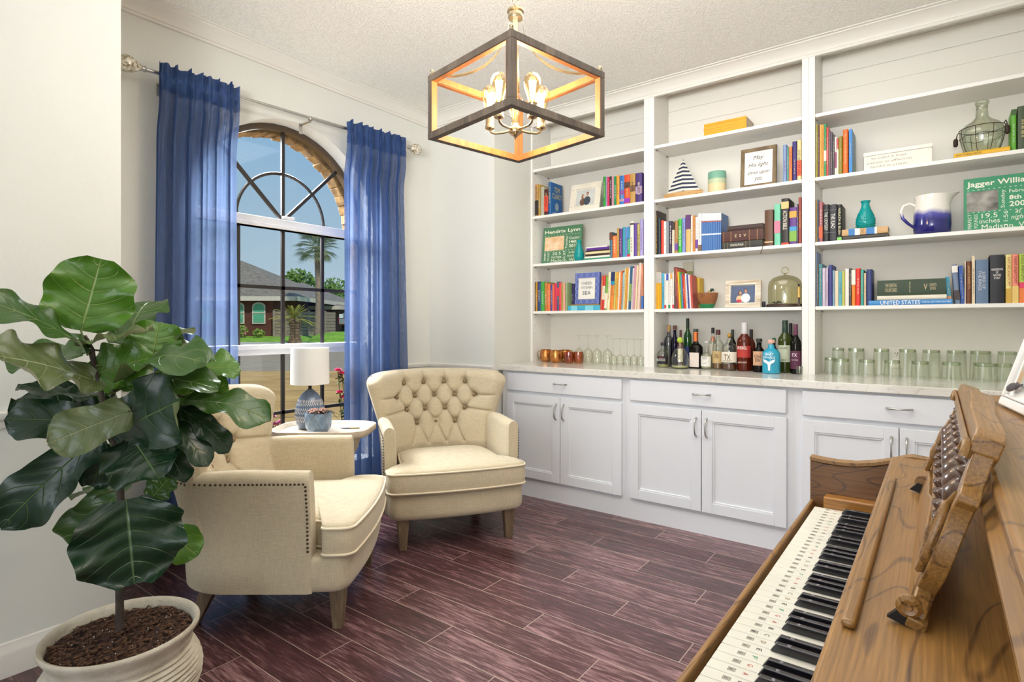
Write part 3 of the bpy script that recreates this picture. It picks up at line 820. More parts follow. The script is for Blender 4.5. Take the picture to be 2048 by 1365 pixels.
# ------------------------------------------------------------------ curtains and rod
def rod_at(y): return Vector((-3.09, y, 2.443 + (y - 1.15) * .030))
rd = thing('curtain_rod', 'thin brushed metal curtain rod with mosaic ball finials above the window', 'curtain rod', (0,0,0))
obj('rod', MB().tube([rod_at(1.15), rod_at(2.86)], .0095, 12), M_nickel, rd, smooth=60)
obj('rod_sleeve', MB().tube([rod_at(2.06), rod_at(2.86)], .0115, 12), M_nickel, rd, smooth=60)
M_mosaic = mat('mosaic_glass', 'a89878', .15, metal=.2, var=.5, scale=60, col2='e8e0cc')
def mosaic():
    m = M_mosaic; n = m.node_tree; b = n.nodes['Principled BSDF']
    v = n.nodes.new('ShaderNodeTexVoronoi'); v.inputs['Scale'].default_value = 90; v.feature = 'F1'
    t = n.nodes.new('ShaderNodeTexCoord'); n.links.new(t.outputs['Object'], v.inputs['Vector'])
    r = n.nodes.new('ShaderNodeValToRGB'); r.color_ramp.elements[0].color = lin('8a7a5c'); r.color_ramp.elements[1].color = lin('efe8d8')
    s = n.nodes.new('ShaderNodeSeparateColor'); n.links.new(v.outputs['Color'], s.inputs[0]); n.links.new(s.outputs[0], r.inputs[0]); n.links.new(r.outputs[0], b.inputs['Base Color'])
mosaic()
for y, s in ((1.15, -1), (2.86, 1)):
    c = rod_at(y)
    fo = obj('finial', MB().lathe([(.006, -.02), (.018, .0), (.032, .022), (.040, .045), (.040, .06), (.030, .08), (.012, .092), (.002, .094)], 20, M=Matrix.Translation(c + Vector((0, s*.03, 0))) @ Matrix.Rotation(R(-90*s), 4, 'X')), M_mosaic, rd, smooth=60)
    obj('finial_collar', MB().lathe([(.013, 0), (.016, .005), (.012, .014), (.016, .022), (.012, .028)], 16, M=Matrix.Translation(c) @ Matrix.Rotation(R(-90*s), 4, 'X')), M_nickel, fo, smooth=50)
for y in (1.25, 2.06, 2.80):
    c = rod_at(y)
    mb = MB().box((XA + .0005, y - .012, c.z - .075), (XA + .005, y + .012, c.z - .01)).box((XA + .002, y - .008, c.z - .022), (c.x, y + .008, c.z - .016))
    mb.tube([c + Vector((0,0,-.014)) + Vector((.0, -.006, 0)), c + Vector((0,-.006,.0))], .012, 8)
    obj('bracket', mb, M_nickel, rd, bevel=.001)

def cloth_mat():
    m = bpy.data.materials.new('sheer_blue_linen'); m.use_nodes = True
    n = m.node_tree; n.nodes.clear(); L = n.links.new
    o = n.nodes.new('ShaderNodeOutputMaterial'); df = n.nodes.new('ShaderNodeBsdfDiffuse'); tl = n.nodes.new('ShaderNodeBsdfTranslucent'); tr = n.nodes.new('ShaderNodeBsdfTransparent')
    t = n.nodes.new('ShaderNodeTexCoord')
    def thread(scale, stretch):
        mp = n.nodes.new('ShaderNodeMapping'); mp.inputs['Scale'].default_value = stretch
        ns = n.nodes.new('ShaderNodeTexNoise'); ns.inputs['Scale'].default_value = scale; ns.inputs['Detail'].default_value = 2
        L(t.outputs['Object'], mp.inputs[0]); L(mp.outputs[0], ns.inputs['Vector']); return ns.outputs['Fac']
    a = thread(60, (1, 1, 14)); b = thread(60, (6, 6, .5))
    ad = n.nodes.new('ShaderNodeMath'); ad.operation = 'ADD'; L(a, ad.inputs[0]); L(b, ad.inputs[1])
    r = n.nodes.new('ShaderNodeValToRGB'); r.color_ramp.elements[0].position = .8; r.color_ramp.elements[1].position = 1.2
    r.color_ramp.elements[0].color = lin('263c6c'); r.color_ramp.elements[1].color = lin('4a6698')
    mr = n.nodes.new('ShaderNodeMapRange'); mr.inputs[1].default_value = .84; mr.inputs[2].default_value = 1.16
    L(ad.outputs[0], mr.inputs[0])
    r.color_ramp.elements[0].position = .2; r.color_ramp.elements[1].position = .8
    L(mr.outputs[0], r.inputs[0]); L(r.outputs[0], df.inputs[0])
    tl.inputs[0].default_value = lin('8aa0cc')
    m1 = n.nodes.new('ShaderNodeMixShader'); m1.inputs[0].default_value = .27; L(df.outputs[0], m1.inputs[1]); L(tl.outputs[0], m1.inputs[2])
    m2 = n.nodes.new('ShaderNodeMixShader')
    ma = n.nodes.new('ShaderNodeMath'); ma.operation = 'MULTIPLY'; ma.inputs[1].default_value = .30; L(mr.outputs[0], ma.inputs[0]); L(ma.outputs[0], m2.inputs[0])
    L(m1.outputs[0], m2.inputs[1]); L(tr.outputs[0], m2.inputs[2]); L(m2.outputs[0], o.inputs[0])
    return m
M_cloth = cloth_mat()
def smooth_(t): t = max(0, min(1, t)); return t*t*(3-2*t)
def curtain(label, y0, y1, yb0, yb1, seed):
    t = thing('curtain', label, 'curtain', (-3.09, (y0+y1)/2, 0), 0, 'blue window curtains')
    rnd = random.Random(seed); nf = 6
    ph = [rnd.uniform(-.5, .5) for _ in range(nf + 2)]; am = [rnd.uniform(.6, 1.25) for _ in range(nf + 2)]
    NY, NZ = 150, 60
    def pt(u, zt):
        # zt: 0 floor .. 1 top
        zz = .02 + zt * (2.487 - .02)
        y = (yb0 + (yb1 - yb0)*u) * (1 - zt) + (y0 + (y1 - y0)*u) * zt
        s = u * nf; k = int(s); fr = s - k
        amp = am[k] * (1 - fr) + am[min(k+1, nf)] * fr
        a = 2*math.pi*s + .5*math.sin(3*u + seed) + .9*math.sin(zt*2 + k*.3)*(1 - zt)
        x = .038 * amp * math.sin(a) * (.55 + .6*(1 - zt)) + .010*math.sin(2.7*a + 1) * (zt ** 3 * 1.6 + .4)
        y += .012 * math.cos(a) * (1 - .3*zt)
        top = 0
        if zt > .93:
            top = .008*math.sin(a*1.3 + seed)
        zz += (y - 1.15) * .030 * zt + top * zt
        # gathered on the rod
        pinch = math.exp(-((zt - .973) / .010) ** 2)
        x = x * (1 - .72*pinch) * (1 - .35*smooth_((zt - .9)/.05)) + .030*smooth_((zt - .85)/.08) + .004
        return Vector((x, y - (y0+y1)/2, zz))
    zs = [i/NZ for i in range(NZ + 1)] + []
    zs = sorted(set(zs + [.945, .955, .965, .97, .975, .98, .985, .99, .995]))
    loops = [[pt(j/NY, z_) for j in range(NY + 1)] for z_ in zs]
    split = next(i for i, z_ in enumerate(zs) if z_ >= .945)
    obj('panel', MB().loft(loops[:split + 1], close=False, cap0=False, cap1=False), M_cloth, t, smooth=180, fix=False)
    hd = [[p_ for p_ in l] for l in loops[split:]]
    mb = MB().loft(hd, close=False, cap0=False, cap1=False)
    mb.loft([[p_ + Vector((.005, 0, 0)) for p_ in l] for l in hd], close=False, cap0=False, cap1=False)
    obj('header', mb, M_cloth, t, smooth=180, fix=False)
    hm = [[p_ + Vector((.004, 0, 0)) for p_ in l] for l in loops[:3]]
    obj('hem', MB().loft(hm, close=False, cap0=False, cap1=False), M_cloth, t, smooth=180, fix=False)
curtain('long sheer blue curtain left of window, behind the fiddle leaf plant', 1.185, 1.588, 1.16, 1.60, 2)
curtain('long sheer blue curtain at right of window, behind the side table', 2.30, 2.795, 2.29, 2.85, 5)

# ------------------------------------------------------------------ chandelier
M_cw = wood('weathered_grey_wood', '3a3028', '67594b', 'z', .6, fine=50, rings=False)
M_ci = wood('warm_inner_wood', '7e4c24', 'a8703a', 'z', .55, fine=50, rings=False)
M_brass = mat('brushed_champagne', 'a89878', .25, metal=.9, var=.05, scale=30)
cx, cy, cz0, cz1 = -1.160, 1.567, 1.838, 2.058
ch = thing('chandelier', 'square open frame chandelier with five glowing filament bulbs', 'chandelier', (cx, cy, cz0), math.atan2(.6, .8) + R(45) - R(2.8))
H_ = cz1 - cz0; hs = .203; bw = .0115
corners = [(hs,hs), (-hs,hs), (-hs,-hs), (hs,-hs)]
# every bar has a grey outside and a warm wooden inside face
def bar(name, lo, hi, inner):
    o = obj(name, MB().box(lo, hi), M_cw, ch, bevel=.0015)
    obj('inner_strip', inner, M_ci, o)
for zz in (0, H_ - 2*bw):
    for k in range(4):
        M = Matrix.Rotation(k*math.pi/2, 4, 'Z')
        mb = MB().box((-hs - bw, hs - bw, zz), (hs - bw - .0004, hs + bw, zz + 2*bw), M)
        o = obj('frame_rail', mb, M_cw, ch, bevel=.0015)
        zi = (zz + 2*bw, zz + 2*bw + .0015) if zz == 0 else (zz - .0015, zz)
        ib = MB().box((-hs + bw, hs - bw - .0015, zz + .001), (hs - bw, hs - bw - .0002, zz + 2*bw - .001), M)
        ib.box((-hs + bw, hs - bw + .002, zi[0] + (.0002 if zz == 0 else 0)), (hs - bw, hs + bw - .004, zi[1] - (0 if zz == 0 else .0002)), M)
        obj('inner_face', ib, M_ci, o)
for (x, y) in corners:
    sx = 1 if x > 0 else -1; sy = 1 if y > 0 else -1
    o = obj('frame_post', MB().box((x - bw + .0004, y - bw + .0004, 2*bw + .0004), (x + bw - .0004, y + bw - .0004, H_ - 2*bw - .0004)), M_cw, ch, bevel=.0015)
    ib = MB().box((min(x - sx*bw, x - sx*(bw + .0015)), y - bw + .001, 2*bw), (max(x - sx*bw, x - sx*(bw + .0015)), y + bw - .001, H_ - 2*bw))
    ib.box((x - bw + .001, min(y - sy*bw, y - sy*(bw + .0015)), 2*bw), (x + bw - .001, max(y - sy*bw, y - sy*(bw + .0015)), H_ - 2*bw))
    obj('inner_face', ib, M_ci, o)
    obj('corner_finial', MB().lathe([(.004, 0), (.009, .002), (.009, .006), (.004, .009), (.007, .013), (.006, .019), (.001, .022)], 12, c=(x, y, H_)), M_brass, ch, smooth=50)
    # curved strap from hub down to the corner
    z_h = .425
    ctl = [(.020, .428), (.023, .39), (.034, .345), (.058, .298), (.095, .258), (.145, .230), (.20, .217), (.245, .217), (math.hypot(x, y) - .012, H_ + .002)]
    pts = []
    for k in range(33):
        q = k/32*(len(ctl)-1); i0 = min(len(ctl)-2, int(q)); fr_ = q - i0
        a0 = ctl[max(0, i0-1)]; a1 = ctl[i0]; a2 = ctl[i0+1]; a3 = ctl[min(len(ctl)-1, i0+2)]
        cr_ = lambda p0, p1, p2, p3, t: .5*((2*p1) + (-p0+p2)*t + (2*p0-5*p1+4*p2-p3)*t*t + (-p0+3*p1-3*p2+p3)*t**3)
        rr = cr_(a0[0], a1[0], a2[0], a3[0], fr_); zz = cr_(a0[1], a1[1], a2[1], a3[1], fr_)
        pts.append(Vector((rr*x/math.hypot(x,y), rr*y/math.hypot(x,y), zz)))
    a_ = Vector((-y, x, 0)).normalized() * .008
    mb = MB(); lp = []
    for p_ in pts: lp.append([p_ - a_, p_ + a_, p_ + a_ + Vector((0,0,.004)), p_ - a_ + Vector((0,0,.004))])
    mb.loft(lp); obj('strap', mb, M_brass, ch)
hub = obj('hub', MB().lathe([(.006, .405), (.024, .408), (.026, .414), (.024, .428), (.029, .432), (.029, .438), (.012, .446), (.008, .455)], 24), M_brass, ch, smooth=50)
obj('stem', MB().lathe([(.007, .02), (.008, .41)], 12), M_brass, ch, smooth=60)
link = MB()
zz = .455; k = 0
while zz < ZC - cz0 - .03:
    M = Matrix.Translation((0, 0, zz + .020)) @ Matrix.Rotation(R(90)*(k % 2), 4, 'Z')
    link.tube([M @ Vector((.013*math.cos(a), 0, .022*math.sin(a))) for a in [2*math.pi*j/14 for j in range(14)]], .0028, 6, closed=True)
    zz += .037; k += 1
obj('chain', link, M_brass, ch, smooth=60)
obj('ceiling_canopy', MB().lathe([(.012, ZC - cz0 - .035), (.05, ZC - cz0 - .028), (.062, ZC - cz0 - .006), (.062, ZC - cz0 - .0005)], 24), M_brass, ch, smooth=40)
obj('lower_hub', MB().lathe([(.003, .002), (.008, .006), (.005, .014), (.022, .018), (.024, .024), (.022, .036), (.012, .042), (.010, .050)], 24), M_brass, ch, smooth=50)
M_bulb = glassy('amber_bulb_glass', 'fff0d2', .2)
M_fil = mat('glowing_filament', 'ffd9a0', .5, emit='ffc67a', es=34)
rz0 = -(math.atan2(.6, .8) + R(45) - R(2.8))
for k in range(5):
    # far bulb lies straight away from the camera
    wa = math.atan2(.8, -.6) + 2*math.pi*k/5
    a = wa + rz0
    rr = .094; c = Vector((rr*math.cos(a), rr*math.sin(a), 0)); ca, sa = math.cos(a), math.sin(a)
    arm = obj('arm', MB().tube([(ca*q, sa*q, z_) for q, z_ in ((.015, .028), (.045, .024), (.075, .024), (.089, .030), (.094, .042))], .0042, 8), M_brass, ch, smooth=60)
    obj('socket', MB().lathe([(.006, .038), (.016, .043), (.0165, .050), (.0145, .052), (.0145, .088), (.016, .090), (.004, .0905)], 16, c=(c.x, c.y, 0)), M_brass, arm, smooth=50)
    bo = obj('bulb', MB().lathe([(.013, .0912), (.0135, .098), (.016, .110), (.0215, .126), (.0275, .146), (.029, .160), (.0265, .175), (.018, .187), (.006, .192), (.0005, .1925)], 20, c=(c.x, c.y, 0), cap0=False), M_bulb, arm, smooth=180)
    fl = MB()
    for q in range(6):
        b = q*math.pi/3; fl.tube([(c.x + .005*math.cos(b), c.y + .005*math.sin(b), .105), (c.x + .011*math.cos(b+.3), c.y + .011*math.sin(b+.3), .165)], .0022, 5)
    fl.tube([(c.x, c.y, .092), (c.x, c.y, .165)], .002, 5)
    obj('filament', fl, M_fil, arm)
lw_ = Matrix.Rotation(-rz0, 4, 'Z')
light('bulb_glow', 'POINT', (cx, cy, cz0 + .14), 19, (1, .82, .58), .07)
# ------------------------------------------------------------------ armchairs
def linen():
    m = mat('cream_linen', 'c3b599', .85, var=.04, scale=3)
    n = m.node_tree; b = n.nodes['Principled BSDF']; L = n.links.new
    t = n.nodes.new('ShaderNodeTexCoord')
    def th(st, sc):
        mp = n.nodes.new('ShaderNodeMapping'); mp.inputs['Scale'].default_value = st
        ns = n.nodes.new('ShaderNodeTexNoise'); ns.inputs['Scale'].default_value = sc; ns.inputs['Detail'].default_value = 1
        L(t.outputs['Object'], mp.inputs[0]); L(mp.outputs[0], ns.inputs['Vector']); return ns.outputs['Fac']
    a = th((.6, .6, 12), 45); c = th((9, 9, .6), 45)
    ad = n.nodes.new('ShaderNodeMath'); ad.operation = 'ADD'; L(a, ad.inputs[0]); L(c, ad.inputs[1])
    bp = n.nodes.new('ShaderNodeBump'); bp.inputs['Strength'].default_value = .35; bp.inputs['Distance'].default_value = .0015
    L(ad.outputs[0], bp.inputs['Height']); L(bp.outputs[0], b.inputs['Normal'])
    r = n.nodes.new('ShaderNodeMapRange'); r.inputs[1].default_value = .7; r.inputs[2].default_value = 1.3; r.inputs[3].default_value = .86; r.inputs[4].default_value = 1.1
    L(ad.outputs[0], r.inputs[0]); old = b.inputs['Base Color'].links[0].from_socket
    hs_ = n.nodes.new('ShaderNodeHueSaturation'); L(old, hs_.inputs['Color']); L(r.outputs[0], hs_.inputs['Value']); L(hs_.outputs[0], b.inputs['Base Color'])
    b.inputs['Sheen Weight'].default_value = .2
    return m
M_lin = linen()
M_pipe = mat('cream_piping', 'd9cbb0', .8, var=.03)
M_nail = mat('antique_nailhead', '4a3c2c', .35, metal=.7, var=.2)
M_btn = mat('tuft_button', '8a7556', .8, var=.1)
M_leg = wood('greyed_oak_leg', '5c4a36', '8a765c', 'z', .55, fine=60, rings=False)

def smooth(t): t = max(0, min(1, t)); return t*t*(3-2*t)
# centre line of the U shaped shell, w = arc length from the middle of the back
def cline(w, ofs=0.0, z=.5):
    s = 1 if w >= 0 else -1; a = abs(w); k0 = .13; r = .205; al = r*math.pi/2*.98
    if a < k0: x, y, nx, ny = a, -.350, 0, -1
    elif a < k0 + al:
        th = (a - k0)/r; x = k0 + r*math.sin(th); y = -.350 + r*(1 - math.cos(th)); nx, ny = math.sin(th), -math.cos(th)
    else:
        th = al/r; x = k0 + r*math.sin(th); y = -.350 + r*(1-math.cos(th)); q = a - k0 - al
        x += q*.05; y += q; nx, ny = 1, -.03
    x += nx*ofs; y += ny*ofs
    fl = max(0, z - .45)
    back = max(0, min(1, (.25 - y)/.5))
    x *= 1 + .26*fl*back + .04*fl
    y -= .30*fl*(1 if a < k0 + al*.6 else max(.15, 1 - (a - k0 - al*.6)/.25))
    if z < .45: x *= 1 - .10*(.45 - z); y -= -.06*(.45 - z)*(1 if y < 0 else 0)
    return Vector((s*x, y, z))
def bline(w, ofs=0.0, z=.5):
    R0 = .50; th = w/R0; x = R0*math.sin(th); y = -.352 + R0*(1 - math.cos(th)); nx, ny = math.sin(th), -math.cos(th)
    x += nx*ofs; y += ny*ofs
    fl = max(0, z - .45); k = abs(w)/.5
    x *= 1 + .20*fl*(.4 + .6*k); y -= fl*(.30 - .10*k*k)
    if z < .45: x *= 1 - .10*(.45 - z)
    return Vector((x, y, z))
WA = .13 + .205*math.pi/2*.98        # arc end
WE = WA + .345                        # arm front

def armchair(label, loc, rz):
    t = thing('armchair', label, 'armchair', loc, rz, 'tufted cream armchairs')
    # --- outer shell with arms
    th = .036; ztop = .622
    ws = [(-WE) + (2*WE)*k/72 for k in range(73)]
    def shell(w0, w1, n, name):
        loops = []
        for k in range(n + 1):
            w = w0 + (w1 - w0)*k/n
            zt = ztop + .012*math.sin((abs(w) - WA)*6) + .01*smooth((WE - abs(w) - .1)/.2)
            e_ = 1.0
            ends = min(1, (WE - abs(w))/.02) if abs(w) > WE - .02 else 1
            T = th * (.80 + .20*math.sqrt(max(0, 1 - (1-ends)**2)))
            lp = []
            for z in (.168, .18, .25, .33, .42, .52, .58): lp.append(cline(w, T, z))
            for q in range(9):
                an = math.pi*q/8; lp.append(cline(w, T*math.cos(an), zt - .03 + .03*math.sin(an) * (1 + .15)))
            for z in (.52, .42, .30): lp.append(cline(w, -T, z))
            lp.append(cline(w, -T, .168))
            loops.append(lp)
        return obj(name, MB().loft(loops), M_lin, t, smooth=60)
    shell(-WE, -WA - .0, 22, 'arm')
    shell(WA, WE, 22, 'arm')
    shell(-WA, WA, 44, 'outer_back')
    # --- tufted back
    NA, NB_ = 150, 90
    def W_(b): return .385 + .088*max(0, min(1, (b - .35)/.62))
    rows = [(.865 - .03, 4), (.755, 5), (.655, 4), (.560, 3)]
    rows = [(.822, 4, .142), (.738, 5, .138), (.654, 4, .136), (.570, 3, .134)]
    btns = []
    for z, n_, sp_ in rows:
        for k in range(n_): btns.append(((k - (n_-1)/2)*sp_*1.0, z))
    segs = []
    for i, p in enumerate(btns):
        for q in btns[i+1:]:
            if abs(abs(p[1]-q[1]) - .084) < .02 and abs(p[0]-q[0]) < .09: segs.append((p, q))
    for p in btns:
        if p[1] == .822: segs.append((p, (p[0]*1.08, .93)))
        if p[1] == .570: segs.append((p, (p[0] - .06, .45))); segs.append((p, (p[0] + .06, .45)))
    segs += [((-.276, .738), (-.5, .745)), ((.276, .738), (.5, .745)), ((-.204, .654), (-.5, .635)), ((.204, .654), (.5, .635))]
    def dseg(px, pz, a, b):
        ax, az = a; bx, bz = b; dx, dz = bx-ax, bz-az; l2 = dx*dx+dz*dz
        u = max(0, min(1, ((px-ax)*dx + (pz-az)*dz)/l2)); return math.hypot(px-ax-u*dx, pz-az-u*dz)
    def tuft(w, z):
        d = 0
        for bx, bz in btns:
            r2 = ((w-bx)**2 + (z-bz)**2)
            if r2 < .012: d += .030*math.exp(-r2/.0007) + .012*math.exp(-r2/.004)
        m_ = 1
        for a, b in segs:
            if min(a[0], b[0]) - .03 < w < max(a[0], b[0]) + .03 and min(a[1], b[1]) - .03 < z < max(a[1], b[1]) + .03:
                m_ = min(m_, dseg(w, z, a, b))
        d += .013*math.exp(-(m_/.0065)**2) + .004*math.exp(-(m_/.022)**2)
        return d
    def zt_(a): return .908 - .014*abs(a)**3 - .040*abs(a)**18
    fr = []; bk = []
    for j in range(NB_ + 1):
        b = j/NB_; f_ = []; g_ = []
        for i in range(NA + 1):
            a = -1 + 2*i/NA; z = .40 + b*(zt_(a) - .40)
            # narrow the shoulders so the outline turns over
            w = a * (W_(b) - .020*max(0, (b-.88)/.12)**3)
            edge = min(1, (1-abs(a))/.10); te = math.sqrt(max(0, 1-(1-edge)**2)); eb = min(1, (1-b)/.10); tb = math.sqrt(max(0, 1-(1-eb)**2))
            k_ = te*tb; puff = .056*k_
            f_.append(bline(w, -.016 - puff + tuft(w, z)*k_, z))
            g_.append(bline(w, .010 + .028*k_, z))
        fr.append(f_); bk.append(g_)
    mb = MB(); mb.loft(fr, close=False, cap0=False, cap1=False)
    obj('tufted_back', mb, M_lin, t, smooth=180)
    mb = MB(); mb.loft(bk, close=False, cap0=False, cap1=False)
    # rim joining front and rear
    rim_f = [fr[j][0] for j in range(NB_+1)] + [fr[NB_][i] for i in range(1, NA+1)] + [fr[j][NA] for j in range(NB_-1, -1, -1)]
    rim_b = [bk[j][0] for j in range(NB_+1)] + [bk[NB_][i] for i in range(1, NA+1)] + [bk[j][NA] for j in range(NB_-1, -1, -1)]
    mb.loft([rim_f, rim_b], close=False, cap0=False, cap1=False)
    obj('back_cover', mb, M_lin, t, smooth=180)
    for bx, bz in btns:
        p = bline(bx, -.016 - .056 + .036, bz); n_ = (bline(bx, -.10, bz) - bline(bx, 0, bz)).normalized()
        obj('tufting_button', MB().lathe([(.001, .008), (.008, .006), (.0125, .001), (.013, -.003)][::-1], 12, M=Matrix.Translation(p) @ n_.to_track_quat('Z', 'Y').to_matrix().to_4x4()), M_btn, t, smooth=60)
    # nailhead trim: wing edge, along arm, arm front
    mb = MB()
    def nail(p, n_):
        mb.lathe([(.0052, 0), (.0045, .0022), (.0022, .0034), (.0003, .0036)], 7, M=Matrix.Translation(p) @ n_.to_track_quat('Z', 'Y').to_matrix().to_4x4())
    for s in (-1, 1):
        prevp = None
        path = []
        for j in range(int(NB_*.40), NB_ + 1):
            i = NA if s > 0 else 0; i2 = NA - 4 if s > 0 else 4
            path.append((bk[j][i2], (bk[j][i2] - fr[j][i2])))
        for k in range(60):
            w = s*(WA - .13 + (WE - .012 - WA + .13)*k/59); path.append((cline(w, th - .0005, .594), cline(w, .1, .594) - cline(w, 0, .594)))
        for z in [.594 - .26*k/50 for k in range(51)]:
            w = s*(WE - .012); path.append((cline(w, th*.98, z), cline(w, .1, z) - cline(w, 0, z)))
        for p, n_ in path:
            if prevp is None or (p - prevp).length > .0118: nail(p, n_.normalized()); prevp = p
    obj('nailhead_trim', mb, M_nail, t, smooth=60)['kind'] = 'stuff'
    # --- base
    def outline(ins, zq):
        pts = []
        ly = .335 - ins; lx = .374 - ins
        for k in range(13):     # bowed front with rounded corners, left to right seen from above
            a = k/12*2-1; pts.append((a*(lx-.06), ly + .022*(1 - a*a)))
        for k in range(1, 7):
            an = math.pi/2 - math.pi/2*k/6; pts.append((lx - .06 + .06*math.cos(an), ly - .06 + .06*math.sin(an)))
        pts += [(lx, .1), (lx - .01, -.10)]
        for k in range(7):
            an = -math.pi/2*k/6; pts.append((lx - .01 - .24 + .24*math.cos(an), -.125 + .24*math.sin(an) + ins))
        right = pts[12:]
        left = [(-x, y) for x, y in reversed(right[1:])]
        full = pts[:13] + right[1:] + [(-x, y) for x, y in reversed(right[1:])]
        return [Vector((x, y + (.0), zq)) for x, y in full]
    L_ = [outline(.03, .166), outline(.012, .170), outline(.004, .182), outline(0, .20), outline(0, .29), outline(.004, .302), outline(.02, .308)]
    obj('seat_base', MB().loft(L_), M_lin, t, smooth=60)
    # --- T cushion
    def tout(sc, zq, dz=0):
        pts = []; lx, ly = .380, .355
        for k in range(15):
            a = k/14*2-1; pts.append((a*(lx-.05), ly + .024*(1-a*a)))
        for k in range(1, 6):
            an = math.pi/2*(1 - k/5); pts.append((lx-.05 + .05*math.cos(an), ly - .05 + .05*math.sin(an)))
        pts += [(lx, .275), (lx, .25)]
        for k in range(1, 5):
            an = -math.pi/2*k/4; pts.append((lx - .022 + .022*math.cos(an), .25 + .022*math.sin(an)))
        pts += [(.325, .228), (.295, .215), (.287, .19), (.283, .1), (.278, -.02), (.27, -.10)]
        for k in range(1, 6):
            an = -math.pi/2*k/5; pts.append((.15 + .12*math.cos(an), -.10 + .12*math.sin(an)))
        pts.append((.07, -.225))
        full = pts + [(-x, y) for x, y in reversed(pts[15:])]
        c = Vector((0, .10))
        return [Vector((c.x + (x-c.x)*sc, c.y + (y-c.y)*sc, zq)) for x, y in full]
    L_ = [tout(.94, .303), tout(.99, .306), tout(1, .318), tout(1.008, .36), tout(1, .412), tout(.99, .424)]
    for s_, h_ in ((.93, .434), (.82, .443), (.66, .450), (.45, .455), (.2, .457)): L_.append(tout(s_, h_))
    cu = obj('seat_cushion', MB().loft(L_), M_lin, t, smooth=70)
    for zz in (.318, .418):
        obj('piping', MB().tube(tout(1.004, zz), .0055, 6, closed=True), M_pipe, cu, smooth=180)
    # --- legs
    for sx in (-1, 1):
        for fy in (1, -1):
            x = sx*(.295 if fy > 0 else .235); y = .275 if fy > 0 else -.235
            dx, dy = (0, 0.0) if fy > 0 else (sx*.02, -.07)
            a = .031; b = .019; lp = []
            for q, z in ((a, .172), (a, .168), (b, .0)):
                k = (.168 - z)/.168; k = max(0, k)
                cx_, cy_ = x + dx*k, y + dy*k
                lp.append([Vector((cx_ + ux*q, cy_ + uy*q, z)) for ux, uy in ((-1,-1), (1,-1), (1,1), (-1,1))])
            obj('leg', MB().loft(lp), M_leg, t, bevel=.002)
    return t
def face(fx, fy): return math.atan2(fy, fx) - math.pi/2
c1 = armchair('cream tufted armchair in front, its side and rear turned towards the plant', (-2.10 - .766*.275, 1.624 - .643*.275, 0), face(.766, .643))
c2 = dup(c1, (-2.121 - .82*.275, 2.325 + .572*.275, 0), face(.82, -.572), 'cream tufted armchair facing the room beside the base cabinets')

# ------------------------------------------------------------------ side table with tray, lamp and planter
TA = math.atan2(.6, .8)
tx, ty = -2.842, 1.985
tb = thing('side_table', 'side table with scalloped whitewashed wood tray top between the armchairs', 'side table', (tx, ty, 0), TA)
M_tray = wood('whitewashed_wood', 'a08c76', 'd8cab8', 'x', .5, fine=40, contrast=.8)
def tray_out(sc, z, n=64):
    pts = []
    for k in range(n):
        a = 2*math.pi*k/n; c_, s_ = math.cos(a), math.sin(a)
        x = .275*math.copysign(abs(c_)**.42, c_); y = .195*math.copysign(abs(s_)**.42, s_)
        q = 1 - .05*math.exp(-((abs(abs(x) - .235))/.02)**2)*(1 if abs(y) > .12 else 0)
        y *= q
        pts.append(Vector((x*sc if sc >= 0 else 0, y*sc, z)))
    return pts
ins = lambda d, z: [Vector((p.x - math.copysign(min(abs(p.x), d), p.x), p.y - math.copysign(min(abs(p.y), d), p.y), z)) for p in tray_out(1, z)]
obj('tray_top', MB().loft([ins(.03, .572), ins(.008, .574), ins(.0, .584), ins(.0, .612), ins(.006, .616), ins(.014, .613), ins(.022, .594), ins(.034, .589)]), M_tray, tb, smooth=50)
M_tl = mat('cream_painted_wood', 'ded6c6', .5, var=.04)
for sx, sy in ((1,1), (1,-1), (-1,1), (-1,-1)):
    obj('leg', MB().tube([(sx*.17, sy*.10, .572), (sx*.15, sy*.09, .48), (sx*.09, sy*.05, .36), (sx*.08, sy*.05, .22), (sx*.14, sy*.10, .06), (sx*.18, sy*.13, .0)], [.022,.020,.016,.015,.014,.016], 10), M_tl, tb, smooth=60)
obj('stretcher_shelf', MB().lathe([(.10, .20), (.115, .205), (.115, .215), (.10, .22)], 24), M_tl, tb, smooth=40)
def on_table(u, D, z=.5895):
    p = P(u, 650, D); return (p.x, p.y, z)
# lamp
lp_ = thing('table_lamp', 'small lamp with white drum shade and blue chevron ceramic base', 'lamp', on_table(620, 3.37), TA)
M_cer = mat('slate_blue_ceramic', '5c6e88', .2, var=.06, scale=10, coat=.5)
def prof_lamp(z):
    t = z/.205; return .066*math.sin(math.pi*min(1, .20 + .80*t))**.62 if t < 1 else .012
pr = [(.050, 0)] + [(max(.012, (.085*max(0, math.sin(math.pi*(.20 + .80*k/24)))**.55)), .002 + .230*k/24) for k in range(25)]
bo = obj('base', MB().lathe(pr, 40), M_cer, lp_, smooth=60)
mb = MB()
def rad(z):
    k = (z - .002)/.230; return max(.012, .085*max(0, math.sin(math.pi*(.20 + .80*k)))**.55)
for z0 in (.045, .063, .092, .110, .139, .157):
    for k in range(44):
        a0 = 2*math.pi*k/44; da = 2*math.pi/44*.85
        sgn = 1 if z0 in (.045, .092, .139) else -1
        def q(a, z): r_ = rad(z) + .0006; return (r_*math.cos(a), r_*math.sin(a), z)
        h = .0155
        za, zb = (z0, z0 + h) if sgn > 0 else (z0 + h, z0)
        w2 = .0058
        mb.add([q(a0, za - w2/2), q(a0 + da, zb - w2/2), q(a0 + da, zb + w2/2), q(a0, za + w2/2)], [(0,1,2,3)])
obj('chevron_band', mb, mat('chevron_cream', 'e8e2d4', .4), bo, fix=False)
